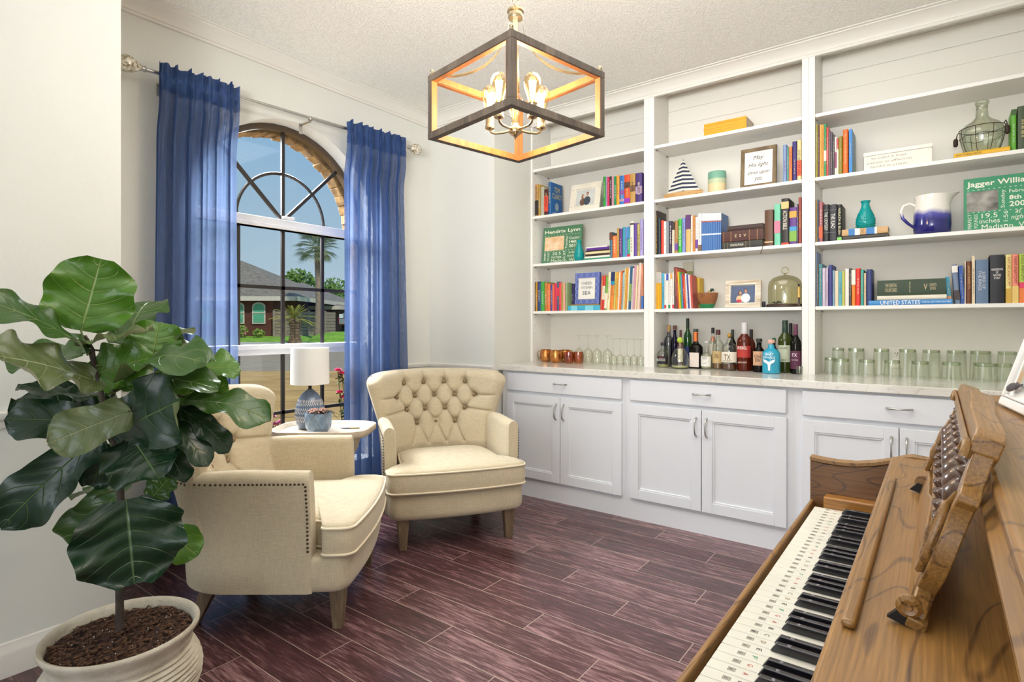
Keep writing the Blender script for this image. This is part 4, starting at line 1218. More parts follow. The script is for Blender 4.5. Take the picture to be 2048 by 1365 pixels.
obj('neck', MB().lathe([(.010, .225), (.010, .28)], 12), mat('lamp_neck', '2c2420', .4, metal=.5), lp_, smooth=60)
obj('shade', MB().lathe([(.108, .262), (.1095, .262), (.1075, .474), (.106, .474)], 48, cap0=False, cap1=False).lathe([(.106, .474), (.108, .262)], 48, cap0=False, cap1=False).lathe([(.003,.464), (.106, .464)], 48, cap0=False, cap1=False), mat('white_shade', 'ecebe8', .8, var=.01), lp_, smooth=40)
# succulent in a faceted blue pot
sp_ = thing('succulent_pot', 'small succulent in a faceted blue grey pot in front of the lamp', 'potted plant', on_table(637, 3.195), 0); sp_.scale = (1.15, 1.15, 1.15)
M_pot = mat('faceted_blue_pot', '6f88a4', .25, var=.1, scale=20, coat=.4, col2='8aa2ba')
mb = MB(); n = 10
def ring(r, z, off): return [Vector((r*math.cos(2*math.pi*(k+off)/n), r*math.sin(2*math.pi*(k+off)/n), z)) for k in range(n)]
r0, r1, r2, r3 = ring(.038, 0, 0), ring(.058, .030, .5), ring(.064, .07, 0), ring(.062, .102, .5)
mb.add(r0, [tuple(reversed(range(n)))])
for A, B, o_ in ((r0, r1, 0), (r1, r2, 1), (r2, r3, 0)):
    k0 = len(mb.v); mb.add(A + B, [])
    for k in range(n):
        if o_ == 0: mb.f += [(k0+k, k0+(k+1)%n, k0+n+k), (k0+n+k, k0+(k+1)%n, k0+n+(k+1)%n)]
        else: mb.f += [(k0+k, k0+n+(k+1)%n, k0+n+k), (k0+k, k0+(k+1)%n, k0+n+(k+1)%n)]
mb.loft([r3, ring(.056, .102, .5), ring(.054, .085, .5)], cap0=False)
po_ = obj('pot', mb, M_pot, sp_)
ln_ = MB()
for k in range(n):
    ln_.tube([r1[k]*1.004, r2[k]*1.004], .0009, 4); ln_.tube([r1[k]*1.004, r2[(k+1) % n]*1.004], .0009, 4); ln_.tube([r2[k]*1.004, r3[k]*1.004], .0009, 4); ln_.tube([r2[(k+1) % n]*1.004, r3[k]*1.004], .0009, 4)
obj('etched_line', ln_, cm('b4c2d0', .4), po_)
mb = MB(); rnd = random.Random(5)
def lv(mb, b, d, L_, w_):
    d = Vector(d).normalized(); s = d.orthogonal().normalized()
    pts = [b + d*L_*t_ + Vector((0,0,.012*math.sin(math.pi*t_))) for t_ in (0,.3,.6,.85,1)]
    mb.tube(pts, [w_*.5, w_, w_*.9, w_*.5, .0006], 6)
for k in range(22):
    a = k*2.4; el = .1 + .9*(k/22); lv(mb, Vector((.012*math.cos(a), .012*math.sin(a), .096)), (math.cos(a)*math.cos(el), math.sin(a)*math.cos(el), math.sin(el)*.6), .05 - .016*k/22, .006)
obj('rosette', mb, mat('pinkish_succulent', '9a6a60', .6, var=.2, scale=40, col2='c09a88'), sp_, smooth=60)
mb = MB()
for k in range(9):
    a = -.6 + rnd.uniform(-.7, .9); p0 = Vector((.03, .01, .098))
    mb.tube([p0, p0 + Vector((.04*math.cos(a), .04*math.sin(a), .02)), p0 + Vector((.10*math.cos(a), .10*math.sin(a), -.005 + rnd.uniform(-.02,.02)))], [.003,.002,.0008], 5)
obj('trailing_stem', mb, mat('dark_tendril', '3a3428', .7), sp_, smooth=60)
# small blade shaped dish/utensil lying on tray
kn = thing('letter_opener', 'small pale blade lying on the tray beside the blue pot', 'letter opener', on_table(700, 3.35), TA)
obj('blade', MB().prism([(-.055, 0), (-.03, .008), (.0, .009), (0, -.006), (-.03, -.006)], .001, .004, lambda a, b, h: (a, b, h)), mat('blade_grey', '6c7680', .25, metal=.6), kn)
obj('handle', MB().prism([(0, .010), (.05, .010), (.058, .002), (.05, -.006), (0, -.008)], .001, .008, lambda a, b, h: (a, b, h)), mat('opener_handle', 'b8ae84', .5), kn, bevel=.002)
# ------------------------------------------------------------------ fiddle leaf fig in a ribbed pot
def leaf_mat(name, top, under, vein, back_gloss=.3):
    m = bpy.data.materials.new(name); m.use_nodes = True
    n = m.node_tree; b = n.nodes['Principled BSDF']; L = n.links.new
    uv = n.nodes.new('ShaderNodeUVMap'); s = n.nodes.new('ShaderNodeSeparateXYZ'); L(uv.outputs[0], s.inputs[0])
    def math_(op, a, b_=None, c=None, cl=False):
        q = n.nodes.new('ShaderNodeMath'); q.operation = op; q.use_clamp = cl
        for i, x in enumerate((a, b_, c)):
            if x is None: continue
            if isinstance(x, (int, float)): q.inputs[i].default_value = x
            else: L(x, q.inputs[i])
        return q.outputs[0]
    au = math_('ABSOLUTE', s.outputs['X'])
    # side veins sweep forward from the midrib
    sh = math_('POWER', au, 1.4)
    ph = math_('MULTIPLY', math_('SUBTRACT', s.outputs['Y'], math_('MULTIPLY', sh, .30)), 5.5)
    pg = math_('PINGPONG', ph, .5)
    v1 = math_('SUBTRACT', 1.0, math_('DIVIDE', pg, math_('MULTIPLY_ADD', au, -.025, .05)), cl=True)
    v0 = math_('SUBTRACT', 1.0, math_('DIVIDE', au, .035), cl=True)
    tc_ = n.nodes.new('ShaderNodeTexCoord'); vo = n.nodes.new('ShaderNodeTexVoronoi'); vo.feature = 'DISTANCE_TO_EDGE'; vo.inputs['Scale'].default_value = 55
    L(tc_.outputs['Object'], vo.inputs['Vector'])
    v2 = math_('MULTIPLY', math_('SUBTRACT', 1.0, math_('DIVIDE', vo.outputs['Distance'], .05), cl=True), .035)
    vv = math_('MAXIMUM', math_('MAXIMUM', math_('MULTIPLY', v1, .75), v0), v2)
    ns = n.nodes.new('ShaderNodeTexNoise'); ns.inputs['Scale'].default_value = 9; L(tc_.outputs['Object'], ns.inputs['Vector'])
    def shade(c, k): c = lin(c); return (c[0]*k, c[1]*k, c[2]*k, 1)
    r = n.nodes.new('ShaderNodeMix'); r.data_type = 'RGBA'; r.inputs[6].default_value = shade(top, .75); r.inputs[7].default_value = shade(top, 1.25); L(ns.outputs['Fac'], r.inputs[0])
    ge = n.nodes.new('ShaderNodeNewGeometry')
    r2 = n.nodes.new('ShaderNodeMix'); r2.data_type = 'RGBA'; r2.inputs[7].default_value = lin(under); L(r.outputs[2], r2.inputs[6]); L(ge.outputs['Backfacing'], r2.inputs[0])
    r3 = n.nodes.new('ShaderNodeMix'); r3.data_type = 'RGBA'; r3.inputs[7].default_value = lin(vein); L(r2.outputs[2], r3.inputs[6]); L(vv, r3.inputs[0])
    L(r3.outputs[2], b.inputs['Base Color'])
    b.inputs['Roughness'].default_value = .30; b.inputs['Specular IOR Level'].default_value = .6
    bp = n.nodes.new('ShaderNodeBump'); bp.inputs['Strength'].default_value = .7; bp.inputs['Distance'].default_value = .004; bp.invert = True
    L(vv, bp.inputs['Height']); L(bp.outputs[0], b.inputs['Normal'])
    tl = n.nodes.new('ShaderNodeBsdfTranslucent'); L(r3.outputs[2], tl.inputs[0])
    mx = n.nodes.new('ShaderNodeMixShader'); mx.inputs[0].default_value = .18
    o = n.nodes['Material Output']; L(b.outputs[0], mx.inputs[1]); L(tl.outputs[0], mx.inputs[2]); L(mx.outputs[0], o.inputs[0])
    return m
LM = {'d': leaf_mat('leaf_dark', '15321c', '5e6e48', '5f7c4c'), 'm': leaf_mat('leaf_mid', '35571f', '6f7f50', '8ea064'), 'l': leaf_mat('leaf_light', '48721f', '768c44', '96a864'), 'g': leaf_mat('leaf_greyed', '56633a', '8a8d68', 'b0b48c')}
prof_pts = [(0,.10),(.04,.30),(.12,.40),(.22,.37),(.34,.38),(.5,.44),(.68,.50),(.82,.47),(.92,.34),(.975,.18),(1,.03)]
def hw(v, rd=False):
    if rd: return .5*max(.02, math.sin(math.pi*(.06 + .90*v)))**.62 * (.93 + .07*math.sin(v*9))
    for (a, x), (b, y) in zip(prof_pts, prof_pts[1:]):
        if v <= b: t = (v-a)/(b-a); t = t*t*(3-2*t)*.5 + t*.5; return x + (y-x)*t
    return .02
def leaf(par, B, T, width, n0, bend=.10, cup=.10, rip=.02, key='m', seed=0, twist=0.0):
    rnd = random.Random(seed); ax = (T - B); L_ = ax.length; d = ax.normalized()
    s = d.cross(n0).normalized(); nn = s.cross(d).normalized()
    NV, NU = 26, 12; vs = []; uvs = []
    p1, p2 = rnd.uniform(0, 6), rnd.uniform(0, 6)
    for i in range(NV + 1):
        v = i/NV; h = hw(v, width > L_*.85)*width
        c = B + ax*v + nn*(bend*L_*(math.sin(math.pi*v*.95)))
        tw = twist*(v-.3)
        s_ = s*math.cos(tw) + nn*math.sin(tw); n_ = nn*math.cos(tw) - s*math.sin(tw)
        for j in range(NU + 1):
            u = -1 + 2*j/NU
            wob = 1 + .05*math.sin(v*17 + p1 + (2 if u > 0 else 0))
            x = u*h*wob
            z = cup*width*(abs(u)**1.6)*(.6+.4*math.sin(v*3)) + rip*width*5*math.sin(v*15 + (p1 if u > 0 else p2))*abs(u)**2.2 + .012*width*5*math.sin(11*math.pi*(v - .3*abs(u)**1.4))*abs(u)*(1-abs(u))*1.2
            vs.append(c + s_*x + n_*z); uvs.append((u, v))
    fs = []
    for i in range(NV):
        for j in range(NU):
            a = i*(NU+1) + j; fs.append((a, a+1, a+NU+2, a+NU+1))
    me = bpy.data.meshes.new('leaf'); me.from_pydata([tuple(p) for p in vs], [], fs)
    ul = me.uv_layers.new(name='UVMap')
    for p in me.polygons:
        p.use_smooth = True
        for li in p.loop_indices: ul.data[li].uv = uvs[me.loops[li].vertex_index]
    me.materials.append(LM[key])
    # make the front face point along the normal
    if me.polygons[NU*8 + 4].normal.dot(nn) < 0: me.flip_normals()
    o = bpy.data.objects.new('leaf', me); COL.objects.link(o); o.parent = par
    return o
PD = 1.74
pc = P(245, 650, PD); pc.z = 0
fig = thing('fiddle_leaf_fig', 'tall fiddle leaf fig with broad glossy leaves in a ribbed cream pot', 'potted plant', pc)
inv = Matrix.Translation(-pc)
rim = .272
M_cream = mat('ribbed_cream_clay', 'aca28e', .85, var=.12, scale=9, bump=.8, bscale=70, col2='d0c8b8')
pr = [(.13, 0), (.145, .01)]
N_ = 81
for k in range(N_ + 1):
    z = .012 + (.205 - .012)*k/N_; base_r = .145 + .068*math.sin(math.pi*(.08 + .74*k/N_))
    pr.append((base_r + .0042*math.sin(2*math.pi*k/5.4), z))
pr += [(.188, .212), (.186, .222), (.190, .234), (.200, .250), (.207, .262), (.208, .270), (.204, .275), (.197, .273), (.190, .262), (.186, .235), (.184, .20)]
mb = MB().lathe(pr, 72, cap1=False)
for i, p in enumerate(mb.v):
    if p.z < .205:
        a = math.atan2(p.y, p.x); q = 1 + .004*math.sin(a*60 + p.z*160); p.x *= q; p.y *= q
obj('pot', mb, M_cream, fig, smooth=60)
mb = MB(); rnd = random.Random(12)
NR, NS = 16, 60; rings = []
for i in range(NR + 1):
    r_ = .186*i/NR + .0005
    rings.append([Vector((r_*math.cos(2*math.pi*k/NS), r_*math.sin(2*math.pi*k/NS), .243 + .008*math.sin(i*1.3 + k*.4)*min(1, (NR-i)/3) + rnd.uniform(-.004,.004) + .02*math.exp(-r_*r_/.002))) for k in range(NS)])
mb.loft(rings, cap0=True, cap1=False)
so = obj('soil', mb, mat('potting_soil', '1c110b', .95, var=.4, scale=70, bump=1, bscale=140, col2='4a3022'), fig, smooth=180)
mb = MB()
for k in range(700):
    r_ = .18*math.sqrt(rnd.random()); a = rnd.uniform(0, 6.283); s = rnd.uniform(.0015, .0045)
    M = Matrix.Translation((r_*math.cos(a), r_*math.sin(a), .25 + .02*math.exp(-r_*r_/.002) + rnd.uniform(-.003, .003))) @ Matrix.Rotation(rnd.uniform(0, 6), 4, 'Z') @ Matrix.Rotation(rnd.uniform(-.6, .6), 4, 'X')
    mb.box((-s*2.2, -s*.6, -s*.4), (s*2.2, s*.6, s*.4), M)
obj('bark_chips', mb, mat('soil_chips', '3a2418', .9, var=.5, scale=90, col2='6a4a34'), so)['kind'] = 'stuff'
mb = MB()
for k in range(40):
    r_ = .175*math.sqrt(rnd.random()); a = rnd.uniform(0, 6.283)
    mb.ball((r_*math.cos(a), r_*math.sin(a), .252 + .02*math.exp(-r_*r_/.002)), .0016, 6)
obj('perlite', mb, mat('perlite_white', 'd8d4cc', .8), so)['kind'] = 'stuff'
def LP(u, v, D): return P(u, v, D) - pc
M_bark = mat('fig_trunk', '2c2420', .8, var=.25, scale=30, bump=.7, bscale=60, col2='4e4238')
tr_ = [LP(240, 1272, PD), LP(239, 1180, PD), LP(243, 1060, PD), LP(240, 960, PD-.01), LP(233, 895, PD), LP(212, 840, PD), LP(205, 800, PD), LP(198, 765, PD), LP(178, 700, PD)]
obj('trunk', MB().tube(tr_, [.0125, .0115, .011, .0105, .010, .009, .008, .007, .004], 10), M_bark, fig, smooth=60)
for pts in ([(212, 845, 0), (218, 812, .02), (232, 775, .05), (262, 742, .08), (310, 705, .1)], [(240, 930, 0), (252, 870, .04), (262, 800, .08), (300, 780, .1), (370, 795, .08)], [(198, 765, 0), (190, 735, .01), (186, 700, .0), (170, 672, -.02)]):
    obj('branch', MB().tube([LP(u, v, PD + d) for u, v, d in pts], [.007, .006, .005, .0045, .003][:len(pts)], 8), M_bark, fig, smooth=60)
CAMV = Vector((0, 0, CH))
# base px, tip px, depth offsets, width in px at that depth, facing 0 flat - 1 towards camera, bend, colour, [twist, roll]
LV = [
 ((162,662,0), (202,518,.02), 172, 1.0, -.05, 'l', 0),          # upright top leaf
 ((178,700,-.02), (-40,600,-.20), 105, .28, .06, 'm', .5),       # long leaf to the upper left
 ((172,690,.0), (294,668,-.04), 95, .22, .05, 'g', 0),           # flat leaf across the centre
 ((252,690,.10), (300,605,.35), 95, .15, .10, 'm', 0),
 ((305,718,.08), (318,645,.14), 108, .75, .02, 'l', 0),          # bright leaf right
 ((300,702,.12), (392,660,.20), 50, .35, .12, 'g', .3),
 ((318,712,.12), (402,690,.18), 52, .25, .12, 'g', .3),
 ((188,762,-.03), (-14,712,-.30), 150, .50, .04, 'g', 0),        # big grey underside leaf
 ((172,705,.05), (30,708,.10), 105, .5, -.06, 'm', 0),
 ((182,752,0), (305,715,.05), 115, .75, .05, 'l', .2),
 ((258,755,.02), (410,730,-.12), 115, .40, .14, 'm', -.4),
 ((345,752,.10), (482,738,.16), 95, .42, .08, 'l', 0),
 ((350,735,.06), (418,728,.0), 90, .42, .10, 'm', .2),
 ((250,775,.03), (438,782,-.02), 95, .30, .10, 'm', -.2),
 ((330,800,.10), (457,770,.16), 110, .7, .04, 'l', 0),
 ((368,802,.06), (541,846,.10), 82, .42, .12, 'm', -.35),
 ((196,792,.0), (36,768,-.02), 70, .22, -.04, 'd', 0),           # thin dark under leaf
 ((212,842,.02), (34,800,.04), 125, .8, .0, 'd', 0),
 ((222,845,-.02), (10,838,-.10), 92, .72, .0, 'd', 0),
 ((262,822,-.10), (96,888,-.20), 98, .85, .03, 'g', 0),          # front light leaf
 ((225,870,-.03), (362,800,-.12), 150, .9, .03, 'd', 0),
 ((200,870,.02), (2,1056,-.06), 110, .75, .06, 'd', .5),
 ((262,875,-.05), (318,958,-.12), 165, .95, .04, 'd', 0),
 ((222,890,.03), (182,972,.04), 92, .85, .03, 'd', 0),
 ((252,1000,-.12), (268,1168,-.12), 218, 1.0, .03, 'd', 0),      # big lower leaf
 ((236,985,.05), (148,1100,.08), 112, .75, .04, 'm', .3),
 ((238,985,.06), (165,985,.22), 80, .5, .05, 'm', 0),
 ((300,1040,.02), (396,1112,.05), 74, .8, .02, 'l', -.3),
 ((300,1000,.08), (345,950,.14), 60, .6, .02, 'm', 0),
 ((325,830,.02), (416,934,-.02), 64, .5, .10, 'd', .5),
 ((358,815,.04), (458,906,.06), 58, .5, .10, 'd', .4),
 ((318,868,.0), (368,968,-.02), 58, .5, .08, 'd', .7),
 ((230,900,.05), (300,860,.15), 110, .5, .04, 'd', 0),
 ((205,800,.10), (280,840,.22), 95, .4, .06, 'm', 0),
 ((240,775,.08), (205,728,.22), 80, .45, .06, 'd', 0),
]
for i, (b, t_, wpx, fc, bend, key, tw) in enumerate(LV):
    B = LP(b[0], b[1], PD + b[2]); T = LP(t_[0], t_[1], PD + t_[2]); Dm = PD + (b[2] + t_[2])/2
    mid = (B + T)/2 + pc; cv = (CAMV - mid).normalized(); up = Vector((0,0,1))
    n0 = (cv*fc + up*(1.05 - fc)).normalized() if fc < .99 else cv
    st = B.lerp(T, -.06)
    leaf(fig, B, T, wpx*Dm/F, n0, bend, cup=.05, rip=.020, key=key, seed=i, twist=tw)
# leaf stalks join each leaf to the wood
mb = MB()
for i, (b, t_, *_r) in enumerate(LV):
    B = LP(b[0], b[1], PD + b[2])
    # nearest point on trunk
    best = None
    for a, c in zip(tr_, tr_[1:]):
        for q in (0, .5, 1):
            p = a.lerp(c, q)
            k = (p - B).length + max(0, p.z - B.z)*1.5
            if best is None or k < best[0]: best = (k, p)
    A = best[1]
    st = obj('stalk', MB().tube([A, A.lerp(B, .5) + Vector((0,0,-.012)), B, B + (LP(t_[0], t_[1], PD + t_[2]) - B)*.10], [.0035, .003, .0026, .002], 6), mat('leaf_stalk', '5a6a34', .6, var=.1), fig, smooth=60) if (A - B).length < .30 else None
# ------------------------------------------------------------------ upright piano
M_oak = wood('piano_oak', '422713', '9a7038', 'y', .38, ring=2.2, coat=.25, fine=70, contrast=.9)
M_oakx = wood('piano_oak_cheek', '331c0c', '7e5426', 'x', .38, ring=2.0, coat=.25, fine=70, contrast=.9)
M_oak2 = wood('piano_key_block', '8a5818', 'c48a3c', 'x', .35, ring=1, coat=.3, fine=70, rings=False)
M_dark = mat('piano_recess', '2c1e12', .6, var=.1)
Y0, Y1 = .27, 1.70
pn = thing('upright_piano', 'oak upright piano with open keyboard and carved music desk along the right wall', 'piano', (.10, (Y0+Y1)/2, 0))
pv = lambda x, y, z: (x - .10, y - (Y0+Y1)/2, z)
def pb(name, lo, hi, m, bevel=.003, **k):
    return obj(name, MB().box(pv(*lo), pv(*hi)), m, k.get('par', pn), bevel=bevel)
pb('lower_case', (.10, Y0 + .02, .05), (.42, Y1 - .02, .68), M_oak)
pb('upper_case', (.115, Y0 + .02, .68), (.42, Y1 - .02, 1.0075), M_oak)
pb('bottom_panel', (.085, Y0 + .06, .10), (.0995, Y1 - .06, .64), M_oak)
pb('keybed', (-.262, Y0 + .04, .665), (.0995, Y1 - .045, .718), M_oak)
pb('key_slip', (-.272, Y0 + .04, .665), (-.2622, Y1 - .002, .742), M_oak, .003)
# cheeks at both ends with a wavy top
def cheek(y0, y1):
    top = [(-.272, .845), (-.25, .842), (-.21, .840), (-.17, .842), (-.13, .850), (-.09, .862), (-.065, .872), (-.05, .875), (-.02, .872), (.01, .873), (.04, .885), (.06, .905), (.075, .94), (.085, 1.0)]
    poly = [(.115, .60), (-.20, .60), (-.255, .63), (-.272, .66)] + top + [(.115, 1.0)]
    o = obj('cheek', MB().prism(poly, y0, y1, lambda a, b, h: pv(a, h, b)), M_oakx, pn, bevel=.003)
    cap = [[Vector(pv(a, y, b + dz)) for y, dz in ((y0 - .004, .001), (y1 + .004, .001), (y1 + .004, .009), (y0 - .004, .009))] for a, b in top[:-2]]
    obj('cheek_cap', MB().loft(cap), M_oak, o, smooth=40)
cheek(1.667, 1.698); cheek(Y0 + .002, Y0 + .033)
for y0, y1 in ((1.624, 1.6665), (Y0 + .0335, .398)):
    pb('key_block', (-.235, y0, .7185), (-.065, y1, .765), M_oak2, .004)
pb('felt_strip', (-.075, .40, .7185), (-.068, 1.622, .745), mat('dark_red_felt', '4a1a1a', .95), .0)
pb('fallboard', (-.068, .0335 + Y0, .7185), (-.050, 1.666, .866), M_oakx, .002)
sh = pb('key_shelf', (-.094, Y0 + .0335, .866), (.1148, 1.6665, .880), M_oak, .005)
obj('shelf_lip', MB().box(pv(-.0945, Y0 + .034, .858), pv(-.082, 1.666, .8655)), M_oak, sh, bevel=.002)
rd_ = obj('pencil_rail', MB().box(pv(-.084, .69, .8803), pv(-.070, 1.40, .890)), M_oak, sh, bevel=.004, seg=3)
# keys
M_ivory = mat('ivory_key', 'dcdace', .3, var=.03, scale=30)
M_ebony = mat('ebony_key', '16141a', .22, var=.1, scale=30, coat=.3)
M_st = {'r': mat('sticker_red', 'b8443a', .6), 'g': mat('sticker_green', '3a9a72', .6), 'k': mat('sticker_black', '2a2826', .6), 'n': mat('sticker_grey', 'a9a498', .6), 'b': mat('sticker_brown', '8a6a3a', .6)}
names = 'ABCDEFG'; TM = Matrix(((0,1,0),(-1,0,0),(0,0,1)))
kcol = {'A':'r','B':'k','C':'k','D':'b','E':'k','F':'g','G':'r'}
for i in range(52):
    ya = 1.622 - i*.0235; yb = ya - .0235
    nm = names[i % 7]
    k = pb('white_key', (-.254, yb + .0006, .7185), (-.077, ya - .0006, .738), M_ivory, .0012)
    if .6 < ya:
        yc = (ya + yb)/2
        text(nm, .006, .007, pv(-.205, yc, .7384), 'top', M_st[kcol[nm]], k, name='note_letter', M=TM)
        st = MB().box(pv(-.228, yc - .0045, .7381), pv(-.218, yc + .0045, .7383))
        obj('note_sticker', st, M_st['n'], k)
        ln = MB()
        for q in range(4): ln.box(pv(-.2275 + q*.003, yc - .004, .73835), pv(-.2270 + q*.003, yc + .004, .7385))
        ln.box(pv(-.226, yc - .001, .73835), pv(-.222, yc + .0015, .7386))
        obj('note_marks', ln, M_st['k'] if nm == 'C' else mat('sticker_mid', '7a766c', .6), k)
    if nm in 'ACDFG' and i < 51:
        y_ = yb
        q = MB(); a, b = .0058, .0045
        lo = [pv(-.192, y_ - a, .7385), pv(-.077, y_ - a, .7385), pv(-.077, y_ + a, .7385), pv(-.192, y_ + a, .7385)]
        hi = [pv(-.184, y_ - b, .7505), pv(-.077, y_ - b, .7505), pv(-.077, y_ + b, .7505), pv(-.184, y_ + b, .7505)]
        q.loft([[Vector(p) for p in lo], [Vector(p) for p in hi]])
        kb = obj('black_key', q, M_ebony, pn, bevel=.0012)
        if ya > .6: text('%s#' % nm, .006, .005, pv(-.168, y_, .7508), 'top', mat('sticker_pale', 'b8b4bc', .5), kb, name='note_letter', M=TM)
# lid with stepped moulded edge
lid = obj('lid', MB().box(pv(.043, Y0, 1.020), pv(.43, Y1, 1.040)), M_oak, pn, bevel=.006, seg=3)
obj('lid_moulding', MB().sweep([(0, 1.0195), (.001, 1.0195), (.012, 1.010), (.014, 1.000), (.020, .992), (.030, .986), (.0715, .985), (.0715, 1.0195)], [pv(.045, Y1 - .005, 0), pv(.045, Y0 + .005, 0)], up=(0,0,1)) if False else MB().prism([(.047, 1.0195), (.040, 1.010), (.036, 1.004), (.036, .998), (.046, .990), (.058, .985), (.1148, .985), (.1148, 1.0195)], Y0 + .005, Y1 - .005, lambda a, b, h: pv(a, h, b)), M_oak, lid, smooth=30)
pb('front_panel', (.098, Y0 + .035, .8803), (.1145, 1.666, .9845), M_oak, .002)
# corner block at the near end of the lid
obj('corner_boss', MB().lathe([(.010, .930), (.026, .940), (.034, .955), (.034, .968), (.026, .980), (.012, .9848)], 24, c=(pv(.074, .31, 0)[0], pv(.074, .31, 0)[1], 0)), M_oak, pn, smooth=60)
# castors and legs
for y in (Y0 + .03, Y1 - .07):
    obj('leg', MB().lathe([(.022, 0), (.026, .02), (.018, .05), (.030, .12), (.036, .3), (.026, .5), (.034, .56), (.034, .664)], 16, c=(pv(-.21, y + .02, 0)[0], pv(-.21, y + .02, 0)[1], 0)), M_oak, pn, smooth=60)
# ---- music desk, leaning back on the shelf
yc_ = 1.035; sl = math.atan(.31)
DM = Matrix.Translation(pv(-.030, yc_, .8815)) @ Matrix.Rotation(sl, 4, 'Y')    # local: x out of the plane, y along, z up the plane
desk = thing('music_desk', None, None, (0,0,0)); desk.parent = pn
for k in ('label', 'category'):
    if k in desk: del desk[k]
desk.matrix_local = DM
def dk(name, mb, m=M_oak, par=desk, **k): return obj(name, mb, m, par, **k)
th_ = .015
def plate(poly, x0, x1): return MB().prism(poly, x0, x1, lambda a, b, h: (h, a, b))
dk('base_board', plate([(-.30, .0), (.30, .0), (.296, .02), (.28, .028), (.262, .045), (.20, .052), (.10, .050), (.04, .062), (0, .066), (-.04, .062), (-.10, .050), (-.20, .052), (-.262, .045), (-.28, .028), (-.296, .02)], 0, th_), bevel=.002)
for s in (-1, 1):
    st = [(.345, .0), (.35, .012), (.285, .016), (.275, .03), (.30, .045), (.322, .06), (.33, .085), (.328, .105), (.322, .125), (.33, .140), (.352, .148), (.352, .156), (.315, .165), (.300, .185), (.300, .200),
          (.268, .200), (.262, .175), (.272, .160), (.292, .145), (.296, .12), (.300, .095), (.296, .075), (.280, .058), (.250, .045), (.245, .0)]
    poly = [(s*(a if a < .262 else .262 + (a-.262)*.5), b) for a, b in st]
    if s < 0: poly = poly[::-1]
    o = dk('side_stile', plate(poly, 0, th_ + .003), bevel=.0015)
    # carved scroll
    sc = []
    for k in range(25):
        a = k/24*2*math.pi; sc.append(Vector((-.004, s*(.268 + .014*math.cos(a)), .092 + .040*math.sin(a))))
    dk('carved_scroll', MB().tube(sc, .004, 6, closed=True).tube([(-.003, s*.262, .06), (-.006, s*.255, .09), (-.003, s*.262, .125), (0, s*.28, .15)], [.002,.005,.004,.002], 8), par=o, smooth=60)
dk('spindle_rail', MB().box((.001, -.262, .066), (th_ - .002, .262, .074)), bevel=.002)
# raised centre top rail
top = [(-.270, .186), (.270, .186), (.282, .196), (.282, .214), (.264, .222), (.10, .224), (.06, .232), (0, .236), (-.06, .232), (-.10, .224), (-.264, .222), (-.282, .214), (-.282, .196)]
tr2 = dk('top_rail', plate(top, -.005, th_ + .006), bevel=.002)
dk('rail_groove', MB().box((-.0085, -.28, .200), (-.0062, .28, .206)), par=tr2, bevel=.001)
for s in (-1, 1):
    rs = []
    for k in range(13):
        a = math.pi*k/12; rs.append(Vector((-.008, s*(.27 - .02*math.cos(a)), .19 + .014*math.sin(a))))
    dk('rosette', MB().tube(rs, .004, 6), par=tr2, smooth=60)
nsp = 8
for k in range(nsp):
    y = -.225 + .45*k/(nsp-1)
    prf = [(.004, .072), (.006, .075), (.004, .079), (.0085, .086), (.0085, .089), (.004, .095), (.0095, .102), (.0098, .105), (.004, .112), (.007, .118), (.0105, .130), (.0115, .139), (.008, .150), (.0045, .157), (.009, .163), (.009, .166), (.004, .172), (.0085, .179), (.004, .186)]
    dk('spindle', MB().lathe([(r_*1.45, z_) for r_, z_ in prf], 14, c=(.008, y, 0)), M_oakx if False else mat('spindle_walnut', '4e3322', .28, var=.15, scale=20, coat=.4), smooth=180)
for y in (-.285, .285):
    dk('hinge_foot', MB().prism([(-.016, -.001), (.014, -.001), (.008, .016), (-.008, .016)], y - .004 + math.copysign(.012, y), y + .004 + math.copysign(.012, y), lambda a, b, h: (a, h, b)), mat('black_iron', '1c1a18', .4, metal=.5))
    dk('hinge_boss', MB().lathe([(.012, 0), (.012, .006), (.008, .009), (.004, .008), (.003, .010)], 16, M=Matrix.Translation((-.002, y + math.copysign(.010, y), .020)) @ Matrix.Rotation(R(90 if y < 0 else -90), 4, 'X')), smooth=40)

# ---- photo frame on the lid
M_white = mat('white_frame_paint', 'e9e6e2', .45, var=.02)
fb = P(1998, 816, DX(1998, .093)); 
fr = thing('photo_frame', 'large white photo frame leaning on top of the piano', 'photo frame', (.104, 1.372, 1.0455), math.atan2(-.17, .022) )
# local x runs towards the camera along the piano, local -y is the back
def frame_ring(w_, h_, b, d, mm=M_white, par=None, name='frame', T=Matrix.Identity(4), bevel=.003):
    mb = MB()
    for lo, hi in (((-w_/2, 0, 0), (w_/2, d, b)), ((-w_/2, 0, h_-b), (w_/2, d, h_)), ((-w_/2, 0, b), (-w_/2+b, d, h_-b)), ((w_/2-b, 0, b), (w_/2, d, h_-b))): mb.box(lo, hi)
    mb.xf(T); return obj(name, mb, mm, par, bevel=bevel)
